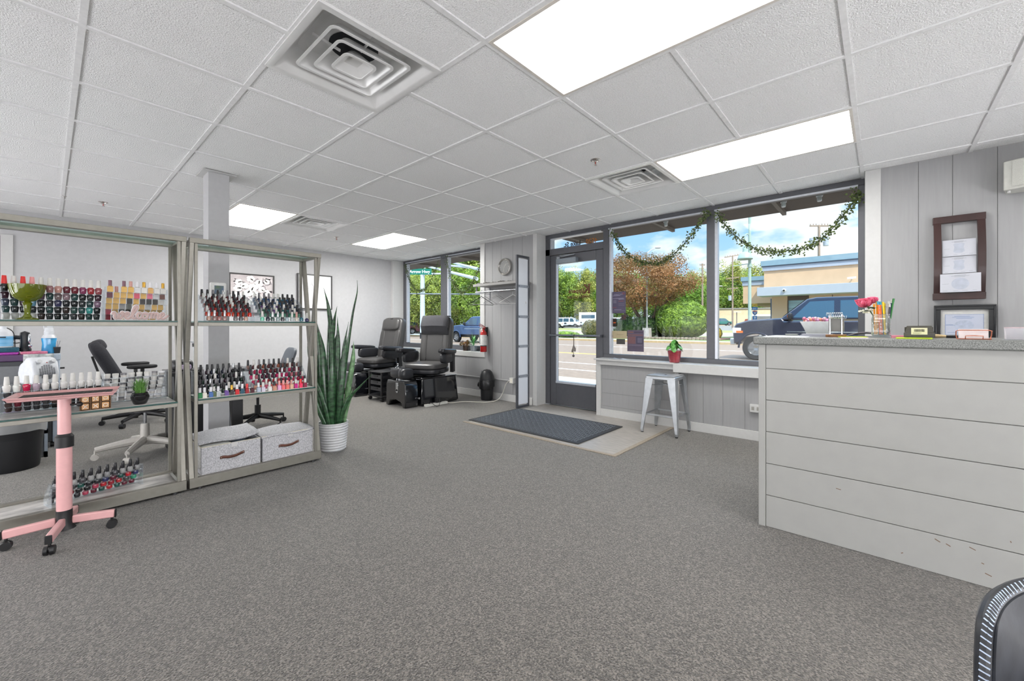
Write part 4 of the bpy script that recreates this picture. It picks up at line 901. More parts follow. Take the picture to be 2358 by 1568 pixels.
# ---- tall wall rack
t = thing('literature_rack', 'tall narrow dark-framed rack of five frosted pockets beside the entrance door', 'rack', (4.335, 3.67, 0)); gm = mat('rack_grey', (84,86,92), .4, .3)
b = B(); b.box(4.205,4.232,3.655,3.685,0,2.075); b.box(4.44,4.465,3.655,3.685,0,2.075); b.box(4.232,4.44,3.655,3.685,2.045,2.075); b.box(4.232,4.44,3.655,3.685,.0,.03); put(b, 'frame', gm, t, bevel=.003)
zz = [.03,.427,.836,1.24,1.655,2.045]
for z0, z1 in zip(zz, zz[1:]):
    b = B(); b.box(4.232,4.44,3.664,3.668,z0+.015,z1-.015); put(b, 'frosted_panel', clear('frosted_acrylic', (240,243,250), .12, haze=.72, hazecol=(238,241,246)), t)
for z in zz[1:-1]:
    b = B(); b.box(4.232,4.44,3.656,3.672,z-.018,z+.018); cbx = put(b, 'cross_bar', mat('rack_bar', (150,154,162), .4, .3), t)
    b = B()
    for x in (4.25,4.42): b.cyl((x,3.656,z),(x,3.652,z),.006,n=10)
    put(b, 'screw', gm, cbx)
# ---- fire extinguisher
t = thing('fire_extinguisher', 'red fire extinguisher with white label hung on the window trim', 'fire extinguisher', (4.462, 4.565, .715))
redm = mat('extinguisher_red', (176,28,28), .25, coat=.5)
b = B(); b.lathe([(0,0),(.046,0),(.05,.006),(.05,.27),(.046,.30),(.028,.325),(.02,.335)], n=24); put(b, 'cylinder', redm, t, world=False)
b = B(); b.lathe([(.0507,.10),(.0507,.26)], n=24); put(b, 'label', mat('extinguisher_label', (206,206,204), .5, ns=70, na=.15), t, world=False)
b = B(); b.lathe([(.0512,.085),(.0512,.10)], n=24); put(b, 'band', blk, t, world=False)
b = B(); b.cyl((0,0,.335),(0,0,.375),.018); b.bar((.02,-.01,.385),(-.06,.035,.40),.02,.012); b.bar((.0,.0,.40),(-.06,.03,.43),.018,.008); b.cyl((0,0,.365),(0,-.035,.365),.012); put(b, 'valve_head', mat('valve_red', (150,30,28), .35), t, world=False)
b = B(); b.tube(curve([(0,.015,.37),(-.02,.055,.36),(-.02,.068,.25),(-.015,.062,.12)],6), .008, 8); put(b, 'hose', mat('hose_grey', (150,156,158), .5), t, world=False)
b = B(); b.box(.045,.075,-.02,.02,.24,.38); put(b, 'bracket', blk, t, world=False)
# ---- plants on the far sill
def leafy(b, c, n, rmax, h, size, r, droop=.3, flat=.5):
    for i in range(n):
        a = r.uniform(0,2*PI); q = rmax*math.sqrt(r.random()); z = h*(.35+.65*r.random())*(1-droop*(q/rmax)**2); p = Vector((c[0]+q*math.cos(a), c[1]+q*math.sin(a), c[2]+z))
        d = Vector((math.cos(a+r.uniform(-.6,.6)), math.sin(a+r.uniform(-.6,.6)), r.uniform(-.5,.6)*flat)).normalized(); w = d.cross(Vector((0,0,1))).normalized(); s = size*r.uniform(.7,1.25)
        up = w.cross(d)
        b.add([p, p+d*s*.35+w*s*.38+up*s*.08, p+d*s*.8+w*s*.3+up*s*.03, p+d*s*1.05, p+d*s*.8-w*s*.3+up*s*.03, p+d*s*.35-w*s*.38+up*s*.08], [(0,1,2,3),(0,3,4,5)])
r = random.Random(21)
t = thing('coleus_plant', 'reddish green bushy plant in a dark bark-brown pot on the far windowsill', 'plant', (4.64, 5.17, .7015))
b = B(); b.lathe([(0,0),(.042,0),(.052,.085),(.046,.085),(.044,.07),(0,.07)], n=20); put(b, 'pot', mat('bark_pot', (78,66,60), .8, ns=30, na=.4), t, world=False)
b = B(); leafy(b, (0,0,.05), 170, .085, .13, .040, r, .4, 1.6); put(b, 'foliage', mat('coleus_leaf', (150,150,70), .5, ns=40, na=.4, col2=(170,110,84)), t, world=False)['kind'] = 'stuff'
t = thing('spider_plant', 'spiky green dracaena in a ribbed grey metal pot on the far windowsill', 'plant', (4.64, 4.98, .7015))
b = B(); b.lathe([(0,0),(.046,0)]+[(.047+.008*i/14+.0014*(i%2), .006*i) for i in range(15)]+[(.05,.086),(.048,.07),(0,.07)], n=20); put(b, 'pot', mat('galvanised_pot', (146,152,156), .4, .5), t, world=False)
b = B()
for i in range(46):
    a = r.uniform(0,2*PI); el = r.uniform(.15,1.35); L = r.uniform(.08,.16); z0 = r.choice((.09,.12,.17)); d = Vector((math.cos(a)*math.cos(el), math.sin(a)*math.cos(el), math.sin(el))); w = Vector((-math.sin(a), math.cos(a), 0))*.006; p = Vector((0,0,z0)); m_ = p+d*L*.55; e_ = p+d*L-Vector((0,0,.02*math.cos(el)))
    b.add([p-w*.6,p+w*.6,m_+w,m_-w,e_],[(0,1,2,3),(3,2,4)])
b.cyl((0,0,.07),(0,0,.18),.005,n=8); put(b, 'foliage', mat('dracaena_leaf', (104,176,96), .4, ns=50, na=.4), t, world=False)
# ---- stool
galv = mat('galvanised_steel', (176,180,184), .34, .75, ns=18, na=.08)
t = thing('metal_stool', 'backless silver sheet-metal stool standing by the window knee wall', 'stool', (4.325, 1.69, 0))
b = B(); H_ = .60; b.add(*(lambda q: (q.v, q.f))(B().frus((0,0),(.155,.155),(.15,.15),H_-.045,H_-.006))); b.frus((0,0),(.15,.15),(.142,.142),H_-.006,H_); st = put(b, 'seat', galv, t, world=False, bevel=.012)
b = B(); b.cush((0,0,H_+.0002), .045,.022,.002,.8,16,6); put(b, 'hand_hole', mat('hole_dark', (40,42,44), .8), st, world=False)
for i in (-1,1):
    for j in (-1,1):
        b = B(); top = Vector((.142*i,.142*j,H_-.03)); bot = Vector((.182*i,.182*j,.03)); vs = []
        for p, w in ((top,.082),(bot,.028)):
            px, py = p.x, p.y; o = .012
            vs += [(px+i*o,py+j*o,p.z),(px+i*o-i*w,py+j*o,p.z),(px-i*w*.55,py-j*.012,p.z),(px-i*.012,py-j*w*.55,p.z),(px+i*o,py+j*o-j*w,p.z)]
        fs = [(0,1,6,5),(1,2,7,6),(2,3,8,7),(3,4,9,8),(4,0,5,9),(0,4,3,2,1),(5,6,7,8,9)]
        b.add(vs, fs); lg = put(b, 'leg', galv, t, world=False, bevel=.003)
        b = B(); b.cyl((bot.x-.004*i,bot.y-.004*j,.012),(bot.x-.004*i,bot.y-.004*j,.04),.0145,.017,n=12); put(b, 'ferrule', galv, lg, world=False)
        b = B(); b.cyl((bot.x-.004*i,bot.y-.004*j,.0),(bot.x-.004*i,bot.y-.004*j,.012),.013,n=12); put(b, 'rubber_foot', blk, lg, world=False)
for (i,j),(k,l) in (((-1,-1),(1,-1)),((1,-1),(1,1)),((1,1),(-1,1)),((-1,1),(-1,-1))):
    b = B(); b.bar((.16*i,.16*j,.195),(.16*k,.16*l,.195),.008,.016); put(b, 'stretcher', galv, t, world=False)
for s in (-1,1):
    b = B(); b.bar((-.12,-.12*s,.50+.004*s),(.12,.12*s,.50+.004*s),.022,.005); put(b, 'cross_brace', galv, t, world=False)
# ---- red potted plant on the near sill
t = thing('potted_plant', 'round-leaved green plant in a ribbed glass pot with red lining on the sill', 'plant', (4.60, 1.70, .7115))
b = B(); b.lathe([(0,0),(.052,0)]+[(.053+.022*i/20+.0012*(i%2), .0065*i) for i in range(21)]+[(.071,.128),(.069,.12),(0,.115)], n=28); put(b, 'pot', mat('red_glass_pot', (150,52,62), .12, coat=1, ns=12, na=.25, stretch=(1,1,9)), t, world=False)
b = B(); b.lathe([(.0765,.131),(.0785,.136),(.0765,.1365),(.0745,.131),(.0765,.131)], n=28, cap=False); put(b, 'rim', clear('clear_glass_rim', (235,230,232), .3, haze=.2), t, world=False)
b = B(); r = random.Random(4)
for i in range(46):
    a = r.uniform(0,2*PI); q = .085*math.sqrt(r.random()); p = Vector((q*math.cos(a), q*math.sin(a), .14+.07*(1-(q/.085)**2)+r.uniform(-.02,.02))); s = r.uniform(.016,.027); nrm = Vector((math.cos(a)*.8, math.sin(a)*.8, r.uniform(.1,.9))).normalized(); u = nrm.cross(Vector((0,0,1))).normalized(); v = nrm.cross(u)
    b.add([tuple(p+nrm*.005)]+[tuple(p+u*s*math.cos(2*PI*k/9)+v*s*1.15*math.sin(2*PI*k/9)) for k in range(9)], [(0,1+k,1+(k+1)%9) for k in range(9)])
put(b, 'foliage', mat('pothos_leaf', (70,150,60), .35, ns=60, na=.4, col2=(120,190,96)), t, world=False)
for i, (y, x, a, lb) in enumerate(((2.44,4.60,.15,'white folded leaflet lying left on the near windowsill'),(2.33,4.59,-.1,'white leaflet lying beside another on the near windowsill'))):
    b = B(); b.T = Matrix.Translation((x,y,.7115)) @ Matrix.Rotation(a,4,'Z'); b.box(-.04,.04,-.055,.055,0,.002); b.grid([[(-.04,-.055,.002),(-.04,0,.012),(-.04,.055,.003)],[(.04,-.055,.002),(.04,0,.010),(.04,.055,.003)]])
    solo(b, 'leaflet', mat('paper_white', (222,226,234), .6), lb, 'paper', 'leaflets on the windowsill')
# ---- garlands
gl = mat('garland_leaf', (40,72,36), .5, ns=45, na=.6, col2=(104,120,58)); gs = mat('garland_wire', (50,60,36), .6)
def garland(pts, lb, seed, n=760, s=.027):
    r = random.Random(seed); ps = curve(pts, 14); t = thing('ivy_garland', lb, 'garland', pts[0], 0, 'ivy garlands in the windows'); o = Vector(pts[0])
    b = B(); b.tube([tuple(p-o) for p in ps], .004, 6); put(b, 'stem', gs, t, world=False)
    b = B()
    for i in range(n):
        f = r.random()*(len(ps)-1.001); k = int(f); p = ps[k].lerp(ps[k+1], f-k)-o; end = 1.5 if f < 8 or f > len(ps)-9 else 1
        p = p+Vector((r.uniform(-.018,.018), r.gauss(0,.016)*end, r.gauss(-.004,.020)*end)); d = Vector((r.uniform(-.5,.5), r.uniform(-1,1), r.uniform(-1,.8))).normalized(); w = d.cross(Vector((r.uniform(-1,1),.3,r.uniform(-.5,.5)))).normalized(); q = s*r.uniform(.6,1.15)
        b.add([p, p+d*q*.3+w*q*.36, p+d*q*.62+w*q*.2, p+d*q, p+d*q*.62-w*q*.2, p+d*q*.3-w*q*.36], [(0,1,2,3),(0,3,4,5)])
    put(b, 'leaves', gl, t, world=False)
    return t
GXX = 4.66
def gp(ys): return [(GXX, y, z) for y, z in ys]
garland(gp([(2.50,2.28),(2.42,2.15),(2.324,2.014),(2.15,1.885),(1.997,1.842),(1.84,1.855),(1.697,1.939),(1.55,2.09),(1.43,2.25),(1.386,2.31)]), 'ivy garland swag in the big window pane next to the entrance door', 1)
garland(gp([(1.285,2.30),(1.20,2.15),(1.085,2.007),(.93,1.88),(.782,1.832),(.62,1.825),(.473,1.853),(.36,1.94),(.254,2.074),(.18,2.19),(.148,2.27)]), 'ivy garland swag in the big window pane above the counter end', 2, 840)
garland(gp([(6.95,2.32),(6.86,2.1),(6.741,1.913),(6.6,1.80),(6.48,1.77),(6.36,1.79),(6.24,1.86),(6.05,2.07),(5.93,2.28)]), 'ivy garland swag in the left pane of the far window', 3, 620)
garland(gp([(5.70,2.30),(5.62,2.06),(5.523,1.869),(5.40,1.73),(5.29,1.68),(5.18,1.70),(5.06,1.79),(4.95,1.93),(4.86,2.06),(4.78,2.2)]), 'ivy garland swag in the right pane of the far window', 4, 620)
# ---- door chimes on the push bar
t = thing('door_chime', 'string of small metal bells hanging from the door push bar', 'bell', (4.655, 3.047, .70))
bm_ = mat('bell_metal', (110,104,100), .35, .7)
b = B(); b.tube([(4.665,3.047,1.0),(4.652,3.047,.995),(4.650,3.047,.975),(4.655,3.048,.80)], .005, 6); put(b, 'cord', mat('chime_cord', (80,66,58), .8), t)
b = B(); b.lathe([(.006,.0),(.016,-.03),(.024,-.075),(.026,-.08)], (4.655,3.05,.86), 14); b.cush((4.655,3.03,.80), .022,.022,.06,1,10,8); b.cush((4.655,3.055,.715), .034,.034,.034,1,12,8); b.cush((4.65,3.07,.78), .02,.02,.05,1,10,8); b.tube([(4.655,3.048,.82),(4.655,3.055,.73)],.004,6); put(b, 'bells', bm_, t)
# ---- papers stuck on the inside of the glass
def sheet(nm, y0, y1, z0, z1, col, lb, lines, x=4.777):
    t = thing(nm, lb, 'poster', (x, (y0+y1)/2, z0), 0, 'papers taped to the window')
    b = B(); b.box(x-.001, x+.001, y0, y1, z0, z1); put(b, 'sheet', mat(nm+'_'.join(map(str,col)), col, .7, ns=30, na=.04), t)
    for k, (a, c, e, f, cc) in enumerate(lines):
        q = B(); q.box(x-.0018-.0002*k, x-.001, y1-(y1-y0)*c, y1-(y1-y0)*a, z1-(z1-z0)*f, z1-(z1-z0)*e); put(q, 'print', mat('print_%d_%d_%d' % cc, cc, .7), t)
    return t
lg, rd_, br_ = (150,144,164), (150,74,74), (122,84,82)
p1 = sheet('poster', 2.366, 2.560, 1.271, 1.543, (84,78,100), 'dark violet poster with pale print taped to the glass beside the door', [(.08,.62,.17,.19,lg),(.12,.34,.38,.53,(108,102,122)),(.5,.9,.34,.36,lg),(.5,.85,.43,.45,rd_),(.5,.9,.55,.57,(112,106,126)),(.5,.9,.62,.64,(112,106,126)),(.08,.34,.72,.74,rd_),(.1,.85,.30,.32,lg),(.2,.7,.82,.84,lg),(.05,.95,.88,.89,lg),(.74,.92,.06,.08,rd_),(.78,.95,.11,.13,rd_)])
text('MEAT RAFFLE', .021, mat('print_pale', (158,152,172), .7), p1, 'print', OUTW(2.40, 1.500, 4.7755)).location = -p1.location
p2 = sheet('poster', 2.132, 2.345, .80, 1.061, (92,82,100), 'square-blocked purple and brown poster taped low on the glass', [(.04,.36,.07,.13,br_),(.42,.95,.07,.13,(72,64,82)),(.04,.95,.21,.25,br_),(.04,.5,.30,.64,(116,82,86)),(.55,.95,.30,.64,(70,66,86)),(.62,.9,.35,.59,(98,92,112)),(.04,.9,.69,.72,(112,104,122)),(.04,.95,.78,.79,(74,68,84)),(.04,.95,.84,.85,(74,68,84))])
sheet('paper_card', 2.352, 2.577, .954, 1.049, (178,164,132), 'long beige card taped to the glass left of the low poster', [(.4,.8,.45,.5,(150,138,112)),(.06,.12,.1,.5,(96,92,88)),(.04,.16,.55,.8,(150,120,116))])
sheet('sticker', 2.376, 2.492, .884, .95, (70,68,66), 'dark rectangular sticker on the glass under the beige card', [(.05,.95,.06,.1,(52,50,50))])
sheet('sticker', 2.492, 2.543, 1.104, 1.208, (44,32,28), 'small dark upright sticker with orange glow on the glass', [(.15,.8,.45,.6,(170,80,30))])
sheet('sticker', 2.364, 2.425, 1.190, 1.252, (70,56,54), 'small brown square sticker under the dark violet poster', [(.2,.4,.4,.6,(48,40,42)),(.6,.85,.5,.65,(120,50,46))])
# ================================================================ OUTSIDE
def hgt(x, y): return min(1.25, -.12 + .02*max(0, x-44) + .012*max(0, y-25))
def terr(name, x0, x1, y0, y1, m, dz=0, nx=4, ny=24):
    b = B(); b.grid([[(x0+(x1-x0)*i/nx, y0+(y1-y0)*j/ny, hgt(x0+(x1-x0)*i/nx, y0+(y1-y0)*j/ny)+dz) for j in range(ny+1)] for i in range(nx+1)])
    return struct(b, name, m)
asph = mat('asphalt', (140,120,103), .9, ns=6, na=.14, bump=.1, det=8); conc = mat('pavement', (184,172,156), .9, ns=9, na=.1, det=6)
b = B(); b.box(4.83,7.7,-60,90,-.3,-.02); struct(b, 'sidewalk', conc)
b = B(); b.box(7.7,30,-60,95,-.3,-.12); struct(b, 'road', asph)
terr('verge', 30, 33.5, -60, 95, conc, .10)
terr('lawn', 33.5, 47, -60, 95, mat('lawn', (122,140,72), .95, ns=7, na=.4, det=8), .06)
terr('driveway', 47, 60, -60, 95, mat('driveway', (160,146,130), .9, ns=5, na=.1), .0)
terr('verge', 60, 70, -60, 95, mat('dry_grass', (150,150,88), .95, ns=5, na=.35, det=8), .02)
terr('parking_lot', 70, 260, -140, 160, mat('lot', (130,126,118), .9, ns=3, na=.15), .0, 8, 30)
b = B()
for x, c in ((9.9,0),(11.7,0),(22.6,0)): b.box(x-.06,x+.06,-60,95,-.12,-.116)
struct(b, 'road_marking', mat('line_white', (232,226,216), .8, ns=12, na=.1))
b = B()
for x in (15.8,16.05): b.box(x-.06,x+.06,-60,95,-.12,-.116)
struct(b, 'road_marking', mat('line_yellow', (226,190,96), .8, ns=12, na=.12))
b = B(); b.box(30,30.2,-60,95,-.12,.03); struct(b, 'kerb', mat('kerb', (190,164,122), .9, ns=8, na=.12))
# overhanging soffits of the shop front
sofm = mat('soffit_brown', (78,66,58), .8, ns=10, na=.1)
for y0, y1 in ((-6,3.70),(4.35,11)):
    b = B(); b.box(4.84,5.80,y0,y1,2.46,2.72)
    s_ = struct(b, 'roof_overhang', sofm)
    for y in [y0+.35+i*1.3 for i in range(int((y1-y0-.3)/1.3)+1)]:
        b = B(); b.box(4.84,5.78,y-.02,y+.02,2.415,2.46); put(b, 'rib', mat('soffit_rib', (104,94,86), .7), s_)
for i, (y, lb) in enumerate(((2.05,'small clear soffit light outside the left big window pane'),(.78,'small clear soffit light left of its twin, outside the right pane'),(.47,'small clear soffit light near the right edge of the window'),(6.35,'small soffit light outside the far window'))):
    t = thing('soffit_light', lb, 'outdoor light', (5.25, y, 2.40), 0, 'soffit lights'); b = B(); b.cyl((0,0,.06),(0,0,.035),.03); b.lathe([(0,-.02),(.018,-.015),(.022,.0),(.022,.035)], n=12); put(b, 'lamp', clear('lamp_glass', (240,240,235), .4, haze=.35), t, world=False)

# ---- foliage builders
def crown_mesh(seed, rx, rz, nlobe, nleaf, size, zc, lob=.42, flat=1.0):
    r = random.Random(seed); b = B(); lobes = []
    for i in range(nlobe):
        while True:
            p = Vector((r.uniform(-1,1), r.uniform(-1,1), r.uniform(-1,1)))
            if .25 < p.length < 1: break
        p = p*(.78/ max(.6, p.length)) if r.random() < .6 else p*.8
        lobes.append((Vector((p.x*rx, p.y*rx, zc+p.z*rz)), lob*r.uniform(.6,1.1)))
    for i in range(nleaf):
        c, q = r.choice(lobes); d = Vector((r.gauss(0,1), r.gauss(0,1), r.gauss(.15,1))).normalized()
        p = c + Vector((d.x*rx*q, d.y*rx*q, d.z*rz*q*flat))*r.uniform(.7,1.08)
        n = (d+Vector((r.uniform(-.7,.7), r.uniform(-.7,.7), r.uniform(-.4,.9)))).normalized(); u = n.cross(Vector((0,0,1))); u = u.normalized() if u.length > .01 else Vector((1,0,0)); v = n.cross(u); s = size*r.uniform(.6,1.3); a = r.uniform(0,6.28); u, v = u*math.cos(a)+v*math.sin(a), v*math.cos(a)-u*math.sin(a)
        b.add([p-u*s*.5, p-v*s*.32+u*s*.05, p+u*s*.55, p+v*s*.32+u*s*.05], [(0,1,2,3)])
    return b
def leafmat(nm, a, c2, ns=1.2, na=.45): 
    if nm in _M: return _M[nm]
    m = mat(nm, a, .55, ns=ns, na=na, col2=c2, det=8)
    n = m.node_tree.nodes; l = m.node_tree.links; b = n['Principled BSDF']; out = [x for x in n if x.type == 'OUTPUT_MATERIAL'][0]
    tr = n.new('ShaderNodeBsdfTranslucent'); mx = n.new('ShaderNodeMixShader'); mx.inputs[0].default_value = .35
    src = b.inputs['Base Color'].links[0].from_socket; l.new(src, tr.inputs[0]); l.new(b.outputs[0], mx.inputs[1]); l.new(tr.outputs[0], mx.inputs[2]); l.new(mx.outputs[0], out.inputs[0])
    return m
bark = mat('bark', (104,86,70), .9, ns=6, na=.35, bump=.3, stretch=(1,1,.25))
def tree(nm, lb, cat, loc, crown, cm2, trunks, group=None):
    t = thing(nm, lb, cat, loc, 0, group)
    put(crown, 'crown', cm2, t, world=False, sm=0)
    b = B()
    for pts, rr in trunks: b.tube(curve(pts, 4), [rr[0]+(rr[1]-rr[0])*i/(4*(len(pts)-1)) for i in range(4*(len(pts)-1)+1)], 8)
    if b.v: put(b, 'trunk', bark, t, world=False)
    return t
# bronze-leaved ornamental tree
tree('ornamental_tree', 'broad bronze-leaved tree with low branches across the road, behind the low hedge', 'tree', (41.0, 18.2, -.06),
     crown_mesh(3, 5.4, 2.9, 90, 26000, .18, 5.9, .30), leafmat('bronze_leaf', (124,112,50), (190,134,86), .6, .5),
     [([(0,0,0),(.0,.1,1.2),(-.3,1.2,3.2),(-.6,2.4,5.2)],(.30,.10)), ([(0,0,.2),(.1,-.5,1.6),(.2,-1.8,3.2),(.1,-3.2,4.8)],(.22,.08)), ([(0,.1,.4),(0,.0,2.4),(.3,.2,5.2)],(.24,.08)), ([(0,.2,.3),(0,1.3,1.4),(.2,2.6,2.9),(0,3.6,4.4)],(.2,.07)), ([(0,-.2,.5),(0,-1.0,2.2),(.3,-1.2,4.6)],(.16,.06))])
# clipped bush, hedges, flower clump
def shrub(nm, lb, cat, loc, rx, ry, rz, n, size, m, seed, square=1.0):
    r = random.Random(seed); b = B(); t = thing(nm, lb, cat, loc)
    sg = lambda v, p: math.copysign(abs(v)**p, v)
    for i in range(n):
        d = Vector((r.gauss(0,1), r.gauss(0,1), r.gauss(.2,1))).normalized(); k = 1+.08*mnoise.noise(d*3+Vector((seed,0,0)))
        p = Vector((rx*sg(d.x,square)*k, ry*sg(d.y,square)*k, rz*(.5+.5*sg(d.z,square))*k*(1 if d.z > -1 else .9)))*1.0; p.z = max(.02, p.z)
        nn = (d+Vector((r.uniform(-.6,.6), r.uniform(-.6,.6), r.uniform(-.2,.9)))).normalized(); u = nn.cross(Vector((0,0,1))).normalized(); v = nn.cross(u); s = size*r.uniform(.6,1.3); a = r.uniform(0,6.28); u, v = u*math.cos(a)+v*math.sin(a), v*math.cos(a)-u*math.sin(a)
        b.add([p-u*s*.5, p-v*s*.32, p+u*s*.55, p+v*s*.32], [(0,1,2,3)])
    k = len(b.v); b.cush((0,0,rz*.48), rx*1.8, ry*1.8, rz*.94, square, 16, 10)
    put(b, 'foliage', m, t, world=False, sm=0); return t
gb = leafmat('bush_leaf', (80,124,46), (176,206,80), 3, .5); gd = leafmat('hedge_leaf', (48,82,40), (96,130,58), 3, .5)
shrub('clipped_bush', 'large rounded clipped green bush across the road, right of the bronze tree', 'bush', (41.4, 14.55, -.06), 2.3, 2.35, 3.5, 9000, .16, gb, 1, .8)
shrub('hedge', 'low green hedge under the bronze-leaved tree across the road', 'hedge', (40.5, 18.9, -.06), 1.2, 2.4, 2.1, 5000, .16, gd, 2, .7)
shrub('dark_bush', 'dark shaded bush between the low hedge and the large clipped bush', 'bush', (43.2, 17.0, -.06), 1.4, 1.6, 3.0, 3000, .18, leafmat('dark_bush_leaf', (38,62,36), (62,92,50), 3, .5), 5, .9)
shrub('reddish_bush', 'reddish green bush on the verge seen through the entrance door', 'bush', (36.5, 21.6, -.04), 1.0, 1.15, 1.75, 3000, .13, leafmat('reddish_leaf', (84,104,48), (150,136,78), 4, .5), 3, .9)
shrub('flower_clump', 'small clump of bright yellow flowers beside the clipped bush', 'flowers', (42.2, 11.55, -.06), .45, .4, 1.0, 900, .12, leafmat('yellow_flower', (196,166,20), (236,214,40), 5, .4), 4)
shrub('grass_tuft', 'low green grass tuft on the verge seen through the door', 'grass tuft', (35.6, 24.4, -.04), .8, 1.6, .6, 1200, .14, gb, 6)
b = B(); b.grid([[(36.6+8*i/4, 9.8+14.5*j/12, -.045+.05*math.sin(i*1.2+j)**2) for j in range(13)] for i in range(5)]); struct(b, 'mulch_bed', mat('mulch', (112,80,62), .95, ns=5, na=.4, det=8))
b = B(); r = random.Random(9)
for j in range(46): b.cush((36.4, 9.9+.32*j, .03), .25, .31, .22+.06*r.random(), .5, 8, 6)
struct(b, 'stone_edging', mat('edging_stone', (150,132,116), .9, ns=6, na=.3))
# far treeline
fm = [leafmat('far_leaf_a', (92,132,42), (184,206,84), .55, .5), leafmat('far_leaf_b', (80,124,44), (156,192,66), .55, .5), leafmat('far_leaf_c', (124,142,50), (212,208,104), .55, .5)]
protos = []
for v, (rx, rz, sd_) in enumerate(((5.2,6.6,31),(6.2,5.6,32),(4.6,7.4,33))):
    t = tree('treeline_tree', 'tall green tree in the far treeline', 'tree', (0,0,0), crown_mesh(sd_, rx, rz, 60, 13000, .36, rz+1.4, .34), fm[v], [([(0,0,0),(.2,0,3),(0,.2,7)],(.35,.15))], 'treeline beyond the parking lot'); protos.append(t)
nearp = []
for v, (rx, rz, sd_) in enumerate(((5.0,6.4,41),(5.6,5.8,42))):
    nearp.append(tree('treeline_tree', 'tall green tree in the far treeline', 'tree', (0,0,0), crown_mesh(sd_, rx, rz, 70, 15000, .34, rz+1.2, .34), leafmat('near_leaf_%d' % v, ((86,128,38),(98,134,44))[v], ((172,200,72),(196,206,92))[v], .5, .5), [([(0,0,0),(.2,0,3),(0,.2,7)],(.35,.15))], 'treeline beyond the parking lot'))
SPOT = []
r = random.Random(77)
for px, dist, sc in [(1262,100,.98),(1290,96,.93),(1312,104,.98),(1336,98,.88),(1362,106,.98),(1392,100,.85),(1420,110,1.0),(1452,104,.95),(1486,112,1.0),(1520,118,1.02),(1552,116,1.0),(1582,112,1.0),(1604,120,1.02),(1634,136,1.22),(1656,142,1.34),(1678,140,1.38),(1700,146,1.36),(1722,140,1.2),(1746,160,1.5),(1772,160,1.2)]: SPOT.append((px, dist, sc))
for px, dist, sc in [(918,64,1.0),(936,60,.95),(952,66,1.08),(968,60,1.0),(986,66,1.08),(1003,60,1.02),(1020,64,1.08),(1038,60,1.05),(1056,66,1.18),(1075,62,1.12),(1094,66,1.2),(1113,62,1.1),(1132,66,1.1),(1160,80,1.2),(945,52,.62),(976,50,.6),(1010,52,.62),(1046,52,.6),(1082,50,.6),(1112,52,.62)]: SPOT.append((px, dist, sc))
SPOT.sort(); used_ = set(); c_, s_2 = math.cos(YAW), math.sin(YAW)
for i, (px, d, sc) in enumerate(SPOT):
    u = (px-1179)/953.06; x, y = (c_+s_2*u)*d, (s_2-c_*u)*d; near = d < 70 or (d < 81 and px < 1200); p = nearp[i % 2] if near else protos[i % 3]; v = ('bright green','golden-green')[i % 2] if near else ('leafy green','bushy bright green','yellow-green')[i % 3]
    k = i+1; tens = ['','','twenty','thirty','forty']; od = ORD[k] if k <= 18 else ('nineteenth' if k == 19 else ('twentieth' if k == 20 else ('thirtieth' if k == 30 else ('fortieth' if k == 40 else tens[k//10]+'-'+ORD[k%10]))))
    lb = 'tall %s tree in the far treeline, %s from left' % (v, od)
    if p.name not in used_: used_.add(p.name); o = p; o.location = (x,y,hgt(x,y)); o.scale = (sc,sc,sc); o.rotation_euler = (0,0,i); tag(o, lb, 'tree')
    else: dup(p, (x,y,hgt(x,y)), r.uniform(0,6), lb, scale=sc)

